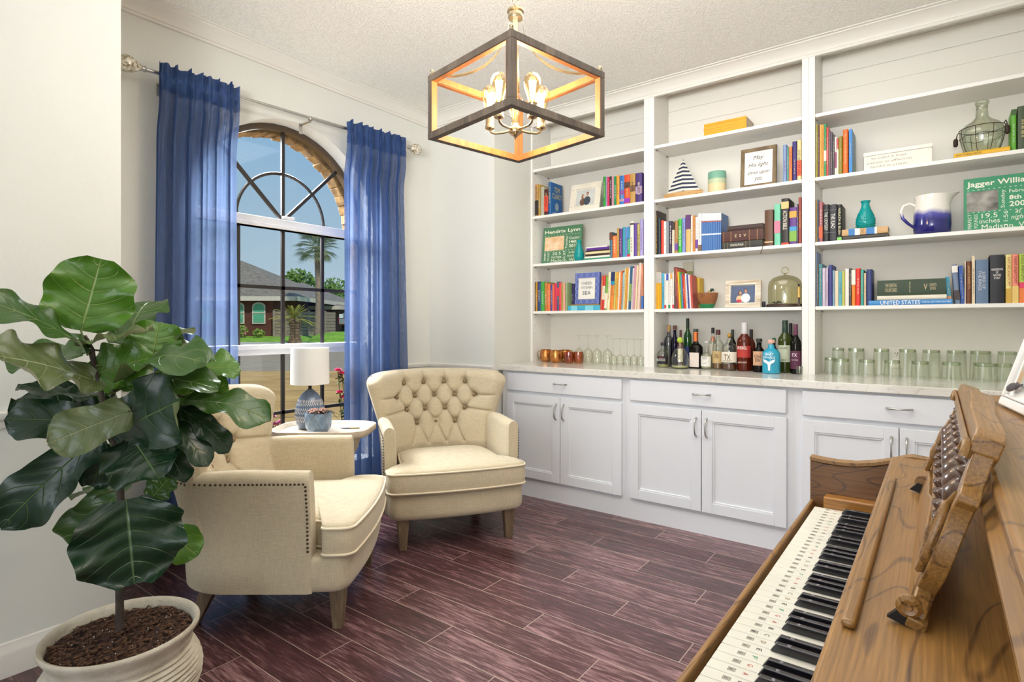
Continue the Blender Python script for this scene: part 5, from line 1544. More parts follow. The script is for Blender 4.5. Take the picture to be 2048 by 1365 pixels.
# build facing local -y, then turned so it faces the keyboard side
fr.rotation_euler = (0, 0, math.atan2(-.17, .022))
T = Matrix.Rotation(R(-17), 4, 'X')
frame_ring(.20, .27, .016, .014, par=fr, T=T)
frame_ring(.166, .236, .006, .010, par=fr, T=T @ Matrix.Translation((0, .001, .017)), name='inner_frame')
obj('mat_board', MB().box((-.083, .007, .02), (.083, .009, .252)).xf(T), mat('mat_white', 'f0eee8', .8), fr)
obj('photo', MB().box((-.06, .0055, .045), (.07, .0068, .20)).xf(T), mat('family_photo', 'b08a5a', .5, var=.4, scale=18, col2='a8d0d8'), fr)
pn_ = MB().xf(Matrix.Identity(4))
pn_.lathe([(.001, -.034), (.006, -.028), (.0085, -.015), (.0085, .0), (.006, .012), (.008, .02), (.004, .03), (.002, .05)], 12, M=T @ Matrix.Translation((-.030, -.003, .040)) @ Matrix.Diagonal((1, .45, 1, 1)) @ Matrix.Rotation(R(80), 4, 'Y'))
obj('dark_ornament', pn_, mat('dark_striped', '2a2430', .4, var=.5, scale=60, col2='5a5058'), fr, smooth=60)
obj('easel_back', MB().box((-.02, .018, .0), (.02, .022, .18)).xf(Matrix.Translation((0, .055, 0)) @ Matrix.Rotation(R(12), 4, 'X')), M_white, fr)
# ------------------------------------------------------------------ books and things on the shelves
M_page = mat('book_pages', 'd8cdb2', .9, var=.06, scale=200, stretch=(1, .05, .05))
ROW = {0: 'counter', 1: 'lowest', 2: 'second', 3: 'third', 4: 'top'}
def cover_mb(w_, h_, d, rnd_=True):
    mb = MB(); t = min(.002, w_*.12)
    if w_ > .018:
        pr_ = [(-w_/2, t), (-w_/2 + t*.6, 0), (-w_/4, -.0022), (0, -.003), (w_/4, -.0022), (w_/2 - t*.6, 0), (w_/2, t), (w_/2, d), (w_/2 - t, d), (w_/2 - t, t*1.5), (-w_/2 + t, t*1.5), (-w_/2 + t, d), (-w_/2, d)]
    else:
        pr_ = [(-w_/2, .0006), (-w_/2 + .0006, 0), (w_/2 - .0006, 0), (w_/2, .0006), (w_/2, d), (w_/2 - t, d), (w_/2 - t, t*1.5), (-w_/2 + t, t*1.5), (-w_/2 + t, d), (-w_/2, d)]
    lo = [Vector((x, y, 0)) for x, y in pr_]; hi = [Vector((x, y, h_)) for x, y in pr_]
    n = len(pr_); m = mb.loft([lo, hi], cap0=True, cap1=True); return m
COLRND = random.Random(21)
class Row:
    def __init__(s, sc, ox, oy, bay, shelf, zshelf, group):
        s.sc, s.ox, s.oy, s.bay, s.shelf, s.z, s.group = sc, ox, oy, bay, shelf, zshelf, group; s.items = []
    def u(s, X): return s.ox + X / s.sc
    def v(s, Y): return s.oy + Y / s.sc
    def books(s, lst, yf=3.668, lean=0, depth=.15, tag_=''):
        prev = None
        for it in lst:
            X0, X1, Y, col = it[:4]; opt = it[4] if len(it) > 4 else {}
            x0 = XY(s.u(X0), yf); x1 = XY(s.u(X1), yf)
            if prev is not None and x0 < prev + .0004: x0 = prev + .0004
            ba, bb = {'left': bays[0], 'middle': bays[1], 'right': bays[2]}[s.bay]; lm = .30*abs(math.sin(R(opt.get('lean', lean))))*.5
            x0 = max(x0, ba + .0015 + lm); x1 = min(x1, bb - .0015 - lm)
            x0 = x0 + .0002; w_ = max(.0035, x1 - x0 - .0004); prev = x0 + w_
            h_ = ZY(s.u((X0+X1)/2), s.v(Y), yf) - s.z
            h_ = max(.09, min(.345, h_)); d = opt.get('d', depth + COLRND.uniform(-.018, .02)); ln = opt.get('lean', lean)
            o = obj('book', cover_mb(w_, h_, d), cm(col, .45, var=.05), smooth=40)
            o.location = (x0 + w_/2 - math.sin(R(ln))*h_*.5, yf + COLRND.uniform(0, .004), s.z + .0002 + abs(math.sin(R(ln)))*w_/2)
            if ln: o.rotation_euler = (0, R(ln), 0)
            o['category'] = 'book'; o['group'] = s.group
            t = min(.002, w_*.12)
            obj('pages', MB().box((-w_/2 + t + .0001, t*1.5 + .0003, .0025), (w_/2 - t - .0001, d - .004, h_ - .0025)), M_page, o)
            # raise paper block slightly so it shows over the hollow top
            for b in opt.get('band', []):
                c, a0, a1 = b
                obj('spine_band', MB().box((-w_/2 - .0002, -.0036 if w_ > .018 else -.0007, h_*a0), (w_/2 + .0002, .012 if w_ < .018 else .01, h_*a1)), cm(c, .5, var=.03), o)
            if 'txt' in opt:
                s_, tc_ = opt['txt'][:2]; a0, a1 = opt['txt'][2:4] if len(opt['txt']) > 3 else (.18, .85)
                face_ = opt.get('face', 'down'); L_ = h_*(a1-a0)
                if face_ == 'down': text(s_, L_, w_*.55, (0, -.0042, h_*(a0+a1)/2), 'down', cm(tc_, .5), o, name='spine_title')
                else: text(s_, w_*.8, L_, (0, -.0042, h_*(a0+a1)/2), 'front', cm(tc_, .5), o, name='spine_title')
            elif w_ > .006 and not opt.get('plain') and COLRND.random() < .72:
                # a plain printed title bar in small strokes
                lr = sum(int(col[i:i+2], 16) for i in (0, 2, 4)) / 3
                tcx = COLRND.choice(['e0d4b8', 'c8b47c', 'cfd2d4']) if lr < 130 else COLRND.choice(['5a4038', '454a5c', '7a3430', '4a4a3a'])
                mb = MB(); z_ = h_*COLRND.uniform(.14, .4); ze = h_*COLRND.uniform(.55, .9); yy = -.0036 if w_ > .018 else -.0006; ls = COLRND.uniform(.10, .20)
                while z_ < ze:
                    for _q in range(COLRND.randint(3, 7)):
                        q = COLRND.uniform(.0008, .0018); mb.box((-w_*ls*COLRND.uniform(.5, 1), yy, z_), (w_*ls, yy + .0004, z_ + q)); z_ += q + COLRND.uniform(.0008, .0016)
                    z_ += COLRND.uniform(.003, .007)
                obj('spine_print', mb, cm(tcx, .5), o)
            if 'cover' in opt: opt['cover'](o, w_, h_, d)
            s.items.append((x0, o, col, h_, w_, opt.get('name'), tag_))
        return s
    def flat(s, X0, X1, Y0, Y1, col, opt={}, z0=None, yf=3.655, depth=.17):
        x0 = XY(s.u(X0), yf); x1 = XY(s.u(X1), yf); h_ = x1 - x0
        um = s.u((X0+X1)/2); z1 = ZY(um, s.v(Y0), yf); zb = z0 if z0 is not None else s.z
        w_ = z1 - zb if z0 is None or 'th' not in opt else opt['th']
        if 'th' in opt: w_ = opt['th']
        w_ = max(.004, w_)
        mb = cover_mb(w_, h_, depth); 
        M = Matrix(((0,0,1,0),(0,1,0,0),(-1,0,0,0),(0,0,0,1)))     # height -> x, thickness -> z
        mb.xf(Matrix.Translation((-h_/2, 0, w_/2)) @ M)
        o = obj('book', mb, cm(col, .45, var=.05), smooth=40); o.location = ((x0+x1)/2, yf, zb + .0003)
        o['category'] = 'book'; o['group'] = s.group
        t = min(.002, w_*.12)
        obj('pages', MB().box((-h_/2 + .0025, t*1.5 + .0003, t + .0001), (h_/2 - .0025, depth - .004, w_ - t - .0001)), M_page, o)
        for b in opt.get('band', []):
            c, a0, a1 = b
            obj('spine_band', MB().box((-h_/2 + h_*a0, -.0036 if w_ > .018 else -.0007, -.0001), (-h_/2 + h_*a1, .006, w_ + .0002)), cm(c, .5, var=.03), o)
        for tx in opt.get('txts', []):
            s_, tc_, a0, a1, hh = tx[:5]; fc_ = tx[5] if len(tx) > 5 else 'front'
            text(s_, h_*(a1-a0), w_*hh, (-h_/2 + h_*(a0+a1)/2, -.0043 if w_ > .018 else -.0012, w_/2), 'front', cm(tc_, .5), o, name='spine_title')
        s.items.append((x0, o, col, w_, h_, opt.get('name'), 'flat'))
        return zb + w_ + .0006
    def finish(s):
        """give every book a label of its own"""
        its = sorted(s.items, key=lambda q: q[0]); names_ = []
        ups = [q for q in its if q[6] != 'flat']
        def size(q):
            if q[6] == 'flat': return 'flat lying'
            if q[4] < .011: return 'thin'
            if q[4] > .028: return 'thick'
            return 'tall' if q[3] > .235 else ('short' if q[3] < .17 else 'slim')
        where = '%s shelf of %s bookcase bay' % (ROW[s.shelf], s.bay) if s.shelf else '%s bay' % s.bay
        base_ = []
        for q in its: base_.append(((q[5] if ' book' in q[5] else q[5] + ' book') if q[5] else '%s %s book' % (size(q), cname(q[2]))))
        from collections import Counter
        cnt = Counter(base_); seen = Counter(); final = []
        ORD = ['leftmost','second','third','fourth','fifth','sixth','seventh','eighth','ninth','tenth','eleventh','twelfth','thirteenth','fourteenth','fifteenth']
        for i, (q, b) in enumerate(zip(its, base_)):
            if cnt[b] == 1: lab = '%s on %s' % (b, where)
            else:
                k = seen[b]; seen[b] += 1
                lab = '%s of the %ss on %s' % (ORD[k] if k == 0 else ORD[k] + ' from left', b, where)
            q[1]['label'] = ' '.join(lab.split()[:16])
C = Row
# ---------- left bay, third shelf
r = C(7.877, 1050, 280, 'left', 3, ZS[2], 'books on third shelf of left bay')
def clancy(o, w_, h_, d):
    x = w_/2 + .0012
    text('TOM\nCLANCY', d*.82, h_*.36, (x, d*.52, h_*.70), 'right', cm('d8c46a', .4), o, name='cover_title')
    text('CODE OF HONOR', d*.8, h_*.07, (x, d*.52, h_*.07), 'right', cm('dfe4e8', .4), o, name='cover_subtitle')
    pts = [Vector((x, d*.5 + .028*math.cos(a), h_*.28 + .032*math.sin(a))) for a in [2*math.pi*k/16 for k in range(16)]]
    obj('cover_emblem', MB().add(pts, [tuple(range(16))]), mat('silver_emblem', '8a9aac', .4, var=.4, scale=90), o, fix=False)
r.books([(158,205,700,'b8884a',{'band':[('2a2420',.05,.5)], 'name':'tan and black thriller'}), (205,240,705,'a88430'), (245,298,740,'a9a996',{'plain':1}), (300,362,780,'4a1c1c',{'band':[('d24a36',.15,.75)], 'name':'short red banded black'}),
  (366,410,665,'1d5a94',{'cover': clancy, 'name':'blue thriller book with large yellow author name on cover', 'd':.165, 'txt':('CLANCY','d8c46a',.35,.85)})])
r.books([(1228,1270,580,'1f8c33'),(1270,1292,580,'9a93b0'),(1292,1325,580,'d02860'),(1325,1362,575,'2a2222'),(1362,1398,575,'c08a98'),(1398,1435,572,'1f8a50'),(1435,1482,560,'e09a30'),
  (1488,1562,565,'2c70b8',{'band':[('8a50a0',.35,.5),('c8a0b0',.12,.2)]}),(1562,1650,548,'d85020',{'band':[('5a3a30',.55,.75),('8a30b0',.05,.2)]}),(1652,1735,530,'b8904c',{'band':[('7a5a40',.4,.6)]}),(1740,1840,520,'4a3474',{'band':[('a890a8',.3,.55)]})], yf=3.664)
r.finish()
# ---------- left bay, second shelf
r = C(6.5, 1050, 430, 'left', 2, ZS[1], 'books on second shelf of left bay')
z = r.flat(772, 1105, 512, 560, '2f8a6a', {'th': .012, 'name': 'green edged flat'})
for X0, X1, c, th_b, nm in ((776,1100,'e6e0d2',.013,'white flat book just above the green edged one'), (784,1098,'3a2a22',.015,'dark brown flat'), (786,1100,'d8c89a',.016,'cream flat book in middle of stack'), (788,1096,'2e2420',.010,'black thin flat'), (800,1092,'5a2a8a',.016,'purple flat'), (790,1070,'ece8de',.008,'white topmost flat')):
    z = r.flat(X0, X1, 0, 0, c, {'th': th_b, 'name': nm}, z0=z, depth=.15)
r.books([(1097,1132,225,'3a6a80',{'band':[('6a4030',.7,.98)]}),(1135,1195,240,'e8702a',{'band':[('2a3a3c',.9,1.0)]}),(1195,1222,175,'a8862c'),(1222,1262,180,'5c2a78'),(1265,1300,160,'2f8fa0'),(1300,1328,165,'6a86c8'),(1328,1362,155,'2fa070',{'band':[('3a8ab0',.6,1),('c02838',0,.1)]}),(1362,1412,85,'e6dccc',{'band':[('3a3a3a',.9,.95)]}),(1412,1455,110,'5a3a90'),(1455,1488,120,'b8a860'),(1490,1532,60,'a79fd0')])
r.finish()
# ---------- left bay, lowest shelf
r = C(6.5, 1050, 430, 'left', 1, ZS[0], 'books on lowest shelf of left bay')
r.books([(106,140,875,'4a3a20'),(140,160,875,'c08a28'),(163,203,868,'1f3f70'),(203,250,870,'3fa040'),(252,285,880,'b87830'),(285,325,900,'e07030'),(328,355,905,'3a3a98'),(355,380,905,'e06a40'),(380,412,890,'c82850')])
r.books([(412,440,870,'4a5a70',{'band':[('d83a50',.5,.8)]}),(440,468,880,'d83050'),(468,495,885,'a8a050'),(495,520,880,'e0a090'),(520,548,880,'8aa070')], depth=.052)
r.books([(550,582,900,'6a78b0'),(585,640,895,'2a2058')], yf=3.74, depth=.13)
z = r.flat(560, 975, 1145, 1228, '3fa8c4', {'th': .036, 'name': 'turquoise cloth flat thick', 'band': [('7cc8d8',.1,.3),('7cc8d8',.55,.8)]}, yf=3.66, depth=.072)
z_tq = r.flat(592, 960, 0, 0, '9a7a48', {'th': .009, 'name': 'tan thin flat'}, z0=z, yf=3.665, depth=.066)
rt = [(985,1005,800,'d06040'),(1006,1040,790,'c83020',{'band':[('d8d0b8',.3,.7)]}),(1041,1072,800,'70a040',{'band':[('e4dcc4',.05,.5)]}),(1073,1108,745,'e8dcb0'),(1110,1155,745,'e08028',{'band':[('232c5c',.76,1),('2a90c0',.66,.76)]}),(1158,1182,745,'c8b860'),(1184,1206,748,'e0a030'),(1208,1230,745,'e8d8c0'),(1232,1256,730,'e07028'),(1258,1282,750,'90b0b8'),(1284,1304,700,'d8c890'),(1306,1330,690,'d09030'),(1332,1352,690,'e8e0d0'),(1354,1384,672,'305878',{'band':[('7a9a50',.2,.6)]}),(1386,1408,690,'c8c0c0'),(1410,1436,660,'c890a0'),(1438,1462,660,'e0c8a0'),(1464,1500,625,'dcc0b0')]
r.books(rt, lean=3.0, depth=.17)
r.books([(1508,1534,650,'d89070',{'band':[('3a70b8',.02,.3)]})], depth=.17)
r.finish()
# ---------- middle bay, third shelf (small set at the right)
r = C(6.4, 1300, 210, 'middle', 3, ZS[2], 'books on third shelf of middle bay')
r.books([(1700,1748,510,'7a90b8'),(1752,1776,535,'5a8a80'),(1779,1815,530,'e07830'),(1820,1878,465,'34286c',{'txt':('THE BOOK THIEF','c8c4dc',.1,.8)} if False else {}),(1882,1938,450,'d8c890',{'band':[('d4502a',.12,.5)],'txt':('LIVE NOT BY LIES','2a2420',.15,.75)})])
r.finish()
# yellow magazines on the top shelf
r = C(6.4, 1300, 210, 'middle', 4, ZS[3], 'yellow magazines stacked on the top shelf')
z = ZS[3] + .0002; words_ = ['lowest', 'second lowest', 'third lowest', 'fourth from bottom', 'fifth from bottom', 'sixth from bottom', 'seventh from bottom', 'third from top', 'second from top', 'topmost']
for k in range(10):
    yf = 3.648 + COLRND.uniform(0, .004); x0 = XY(r.u(690), yf) + COLRND.uniform(-.002, .002); x1 = XY(r.u(1232), yf); L_ = x1 - x0; th_b = .0072
    o = obj('magazine', MB().box((-L_/2, 0, 0), (L_/2, .175, th_b)), cm('e2a316', .4), bevel=.0008); o.location = ((x0+x1)/2, yf, z)
    tag(o, words_[k] + ' yellow magazine in the stack on the middle bay top shelf', 'magazine', r.group)
    obj('pages', MB().box((L_/2 - .002, .004, .001), (L_/2 + .0006, .173, th_b - .001)), cm('c8c4bc', .8), o)
    z += th_b + .0003
# ---------- middle bay, second shelf
r = C(6.4, 1300, 380, 'middle', 2, ZS[1], 'books on second shelf of middle bay')
r.books([(48,96,268,'2c2018',{'txt':('ATLAS OF THE BIBLE','c89a40',.05,.9),'name':'thick black atlas'}),(98,136,365,'1f3038'),(138,172,390,'d83a24',{'plain':1}),(175,205,405,'e8e4dc'),(207,240,400,'8a9098',{'plain':1}),(243,278,400,'3a3048'),(282,312,410,'d8d0b8',{'band':[('3a3230',.75,1)]}),(314,355,390,'a87848',{'band':[('6a4a9a',.1,.3)]}),(358,405,375,'2fa83c',{'txt':('SCIENCE FAIR','e8f0d8',.2,.8)}),(408,450,360,'7a8cc8'),(455,518,320,'c8a868',{'band':[('5a3068',.62,1)]}),(520,545,330,'d8d0c0'),(545,578,330,'b87838'),(580,610,345,'eeeae4',{'band':[('6a3a9a',.1,.35)]}),(612,655,305,'e8e2da',{'band':[('7a5c40',.0,.18)]})])
blue = [(658 + 22.8*k, 658 + 22.8*(k+1) - 1.2, 300 - k*.8, '4470ac', {'band':[('e9e7e4',.80,.995),('b0563a',.765,.79),('cfdcec',.42,.46)], 'plain':1}) for k in range(11)]
before = len(r.items); r.books(blue, depth=.165)
def side_title(o, w_, h_, d): pass
r.books([(1466,1574,255,'5a3820',{'plain':1,'band':[('d8b888',.10,.13)],'name':'thick brown leather'}),(1590,1668,185,'70c0a0',{'band':[('c87890',.3,.6)],'name':'teal floral'}),(1680,1775,110,'231d1e',{'band':[('d8b878',.78,.93),('c84028',0,.05)],'txt':('ACTION BIBLE','e4dccc',.33,.74),'name':'tall thick black action comic'}),(1785,1878,225,'5c3080',{'band':[('d89a40',.72,.9),('3a90c0',.36,.48),('7aa840',.08,.36)],'plain':1,'name':'purple picture book with green and orange spine'}),(1880,1896,180,'4a3a6a'),(1900,1938,95,'8a3020',{'txt':('KINGDOM','d8a050',.35,.7),'name':'tall russet'})], yf=3.662)
z = r.flat(921, 1438, 0, 0, '262820', {'th':.044, 'txts':[('MACARTHUR','e4dcc8',.22,.55,.34),('STUDY BIBLE','c8c0a8',.28,.5,.12)], 'band':[('b8965a',.06,.065),('b8965a',.14,.145),('b8965a',.60,.605),('b8965a',.70,.705)], 'name':'black study bible book lowest in flat stack'}, yf=3.658)
z = r.flat(921, 1448, 0, 0, '45180f', {'th':.066, 'txts':[('E  S  V','e4d4a8',.33,.6,.26)], 'band':[('c89a58',.045,.052),('c89a58',.225,.232),('c89a58',.67,.677),('c89a58',.86,.867)], 'name':'dark red leather bible book amid flat stack'}, z0=z, yf=3.656)
z = r.flat(990, 1446, 0, 0, '33190f', {'th':.034, 'name':'dark leather bible book topping flat stack'}, z0=z, yf=3.672, depth=.15)
# ribbon marker hanging from the leather book
o = obj('bookmark_ribbon', MB().tube([(XY(1528, 3.64), 3.66, ZS[1] + .02), (XY(1526, 3.64), 3.632, ZS[1] + .001), (XY(1524, 3.63), 3.630, ZS[1] - .02), (XY(1521, 3.63), 3.630, ZS[1] - .045)], .002, 5), cm('3a1c18', .7), smooth=60)
tag(o, 'dark ribbon marker hanging over the shelf edge below the leather bible', 'ribbon')
r.finish()
# ---------- middle bay, lowest shelf
r = C(6.4, 1300, 510, 'middle', 1, ZS[0], 'books on lowest shelf of middle bay')
yb_ = {'band':[('b8b4ac',.70,.995)], 'plain':1}
r.books([(48,71,220,'e0a81c',yb_),(73,96,220,'dca01a',yb_),(98,121,221,'e0a81c',yb_),(123,146,222,'d89c1c',yb_),(150,180,230,'4aa0c0'),(182,206,240,'e8e4d8',{'band':[('c83a30',.02,.12)]}),(207,231,236,'ece8e0',{'band':[('3a50b0',.8,.99)]}),(232,256,238,'e8e4dc',{'band':[('2f8a50',.02,.12)]}),(257,281,238,'ece6dc',{'band':[('e0a050',.85,.99)]}),(282,303,225,'e4e0d8',{'band':[('c83a50',.02,.12)]})])
r.books([(316,342,155,'7a3a38'),(344,359,175,'c05030'),(361,381,215,'e0b020'),(383,399,220,'50a040'),(401,417,250,'4a80b0'),(419,438,240,'c83020'),(440,453,270,'e07028')], lean=-3.2, depth=.16)
r.books([(455,474,240,'d8d8e0'),(476,494,250,'3a4a90'),(496,517,255,'e8d0d0'),(519,542,260,'b85040')], lean=-3.2, depth=.095)
r.books([(545,586,285,'e0a030',{'band':[('e8e0c8',.2,.4)]}),(588,634,295,'d0a830')], yf=3.79, depth=.085)
r.finish()
# ---------- right bay, third shelf
r = C(4.676, 1610, 170, 'right', 3, ZS[2], 'books on third shelf of right bay')
def art(o, w_, h_, d):
    obj('cover_picture', MB().box((w_/2 + .0002, .006, .006), (w_/2 + .0012, d - .004, h_ - .006)), mat('ocean_cover', '3a6ea8', .4, var=.4, scale=12, col2='7a9a78'), o)
r.books([(100,118,370,'a8a030'),(120,135,375,'5a3040'),(137,157,370,'d8a040'),(158,176,370,'e89030'),(177,199,365,'2f8a50',{'band':[('e8e0c8',.3,.5)]}),(200,218,395,'d03a30'),(219,234,435,'6a5a60'),(235,256,440,'504050'),(257,277,465,'3a3430'),(278,295,485,'e8dcd0',{'band':[('8a3a60',.2,.6)]}),(296,313,500,'c03a40',{'band':[('e8d8c8',.0,.7)]}),(314,351,480,'8a8030'),(354,402,415,'e06820',{'name':'thick bright orange'}),(410,440,412,'2f80c8',{'cover':art,'name':'tall blue ocean'})])
zf = r.flat(1392, 1918, 0, 0, 'e0ae22', {'th':.024, 'txts':[('HOW TO READ A BOOK','4a3a20',.04,.5,.42)], 'name':'yellow flat'}, yf=3.655, depth=.18)
r.books([(1930,1978,228,'5aa02c',{'band':[('3a5a2c',.86,1)],'name':'bright green'}),(1988,2080,195,'3c4a30',{'name':'thick olive green'})], yf=3.662)
r.finish()
ZTHREE = zf
# ---------- right bay, second shelf
r = C(4.676, 1610, 330, 'right', 2, ZS[1], 'books on second shelf of right bay')
r.books([(95,110,335,'c09a30'),(112,128,325,'50586a',{'plain':1}),(130,165,345,'a8606a',{'band':[('c85a30',.1,.4)]}),(170,225,372,'232528',{'txt':('THE ODYSSEY','e0dcd4',.3,.8),'band':[('9a9a98',.24,.245),('9a9a98',.85,.855)],'name':'black epic book left of its shorter titled twin'}),(228,297,370,'2a2a32',{'txt':('THE ILIAD','e0dcd4',.35,.75),'band':[('9a9a98',.24,.245),('9a9a98',.85,.855)],'name':'black epic book with short white title'}),(300,343,370,'1f1c1a',{'band':[('7ac860',0,.10)],'txt':('WRATH & RUIN','d8d0a8',.18,.9),'name':'black fantasy book with bright green foot'})])
z = r.flat(352, 772, 0, 0, '38332e', {'th':.022, 'name':'dark flat lower'}, yf=3.655)
z_v = r.flat(345, 775, 0, 0, 'c39c68', {'th':.036, 'band':[('3278b8',.15,.29),('e8e4dc',.29,.40),('3278b8',.54,.72),('e8e4dc',.72,.77)], 'txts':[('V','7a5a34',.43,.49,.6)], 'name':'tan and blue banded flat upper'}, z0=z, yf=3.655)
r.finish()
# ---------- right bay, lowest shelf
r = C(4.676, 1610, 480, 'right', 1, ZS[0], 'books on lowest shelf of right bay')
r.books([(95,106,112,'7a90b8'),(108,126,225,'6a5a48'),(128,160,225,'2f7f90'),(162,187,262,'c8b8c8'),(189,216,262,'b0a0b8'),(220,255,235,'3c3c80',{'txt':('FRUITS OF THE EARTH','d8dcf0',.3,.95)} if False else {}),(258,278,285,'7a98b0'),(280,312,290,'d8c8a8'),(314,345,295,'50a0b0'),(346,372,290,'b8b850'),(375,410,270,'e4dcd0',{'plain':1}),(412,432,265,'3a3a3c'),(434,472,280,'e08028',{'band':[('e4e0d0',.58,.99)]}),(474,518,268,'d82c20',{'txt':('RAMONA','f0e0d8',.35,.8)} if False else {}),(520,548,280,'20988c'),(550,572,310,'c0a888'),(576,626,275,'2e3a70',{'lean':0})])
z = r.flat(595, 1380, 0, 0, '4288c4', {'th':.026, 'txts':[('UNITED STATES','f0f4f8',.15,.63,.85),('ATLAS OF THE STATES','e0e8f0',.65,.98,.3)], 'name':'wide blue atlas flat'}, yf=3.652, depth=.22)
z = r.flat(675, 1325, 0, 0, 'ddd6c4', {'th':.024, 'name':'cream flat'}, z0=z, yf=3.655, depth=.2)
z = r.flat(675, 1318, 0, 0, '23381c', {'th':.082, 'txts':[('V','d8b88a',.69,.74,.38),('THE ESSENTIAL\nVOLUME SERIES','c8b890',.12,.30,.55),('NOTES','c8b890',.48,.5,.7),('COMPLETE\nEDITION','c8b890',.77,.87,.4)], 'name':'thick dark green reference flat'}, z0=z, yf=3.655, depth=.2)
r.books([(1322,1362,345,'2a90b0',{'band':[('c8946a',.05,.3)]})], lean=-5)
r.books([(1385,1440,232,'70809a',{'band':[('e4e0d8',.8,.97),('3c3438',.1,.35)]})], lean=-4)
r.books([(1446,1486,240,'2050a0',{'txt':('BOWDITCH','e0e8f4',.4,.8)} if False else {})], lean=-3)
r.books([(1492,1506,198,'c8b8a8'),(1510,1556,200,'6a3c20',{'txt':("JACK'S INSECTS",'d8b070',.35,.9),'name':'brown insect'}),(1560,1590,150,'d8c8a8'),(1594,1718,185,'5d7490',{'txt':('LORD OF\nTHE RINGS','c8ccd4',.3,.75),'name':'thick slate blue fantasy'}),(1728,1868,140,'1a1a22',{'txt':('HANDBOOK\nOF\nNATURE\nSTUDY','e8e4e0',.5,.72),'face':'f','name':'very thick black handbook'}),
  (1878,1935,140,'e2d488',{'txt':('NATURE ANATOMY','b03a30',.35,.95),'band':[('c8a040',0,.3)],'name':'pale yellow nature'}),(1937,1998,135,'e88a74',{'txt':('FARM ANATOMY','8a2c28',.4,.95),'band':[('e0c070',0,.35)],'name':'coral farm'}),(2003,2080,130,'a8c040',{'txt':('FOOD ANATOMY','4a4a20',.45,.97),'band':[('e07838',0,.3),('d83860',.3,.42)],'name':'lime green food'})], yf=3.662)
r.finish()

# ------------------------------------------------------------------ framed pieces and signs
M_sign = {}
def panel(name, label, cat, u0, u1, vtop, y, zb, build, lean=8, rz=0, group=None):
    x0, x1 = XY(u0, y), XY(u1, y); w_ = x1 - x0; h_ = ZY((u0+u1)/2, vtop, y) - zb
    t = thing(name, label, cat, ((x0+x1)/2, y, zb + .0008 + .022*math.sin(R(lean))), rz, group)
    T = Matrix.Rotation(R(-lean), 4, 'X'); build(t, w_, h_, T); return t
def tx(t, s, w_, h_, x, z, T, col, d=-.0006, name='lettering', shear=0, bold=0, rot=None):
    M3 = FACES['front'] if rot is None else FACES[rot]
    p = T @ Vector((x, d, z)); return text(s, w_, h_, p, 'front', cm(col, .6), t, name=name, M=T.to_3x3() @ M3, shear=shear, bold=bold)
def couple(T, t, x0, z0, w_, h_, bg, c1, c2, y=-.0004):
    obj('photo', MB().box((x0, y - .0004, z0), (x0 + w_, y + .001, z0 + h_)).xf(T), cm(bg, .5, var=.15), t)
    q = t.children[-1] if t.children else t
    def blob(nm, cx_, cz_, rx, rz_, col, k):
        pts = [T @ Vector((cx_ + rx*math.cos(a), y - .0006 - k*.0003, cz_ + rz_*math.sin(a))) for a in [2*math.pi*i/20 for i in range(20)]]
        pts = [p for p in pts]
        obj(nm, MB().add(pts, [tuple(range(20))]), cm(col, .6, var=.1), t, fix=False)
    cx1, cx2 = x0 + w_*.38, x0 + w_*.62
    blob('printed_torso', cx1, z0 + h_*.22, w_*.16, h_*.22, c1, 1); blob('printed_torso', cx2, z0 + h_*.27, w_*.19, h_*.27, c2, 2)
    blob('printed_hair', cx1 - w_*.01, z0 + h_*.56, w_*.075, h_*.15, '5a3c24', 3); blob('printed_face', cx1 + w_*.015, z0 + h_*.57, w_*.048, h_*.10, 'c8987c', 4)
    blob('printed_hair', cx2, z0 + h_*.72, w_*.062, h_*.11, '4a3020', 3); blob('printed_face', cx2, z0 + h_*.67, w_*.05, h_*.11, 'b88468', 4)
def b1(t, w_, h_, T):
    frame_ring(w_, h_, w_*.16, .016, cm('e6dfce', .5), t, T=T); frame_ring(w_*.72, h_*.72, w_*.03, .012, cm('f0ead8', .5), t, T=T @ Matrix.Translation((0, -.003, h_*.14)), name='inner_frame')
    obj('mat_board', MB().box((-w_*.34, .006, h_*.15), (w_*.34, .010, h_*.85)).xf(T), cm('ece8dc', .8), t)
    couple(T, t, -w_*.30, h_*.20, w_*.60, h_*.58, 'c9ccc8', '6a4a3a', '38434c', y=.004)
panel('photo_frame', 'white photo frame with family picture beside the blue thriller, left bay', 'photo frame', 1137, 1198, 364, 3.70, ZS[2], b1, 12)
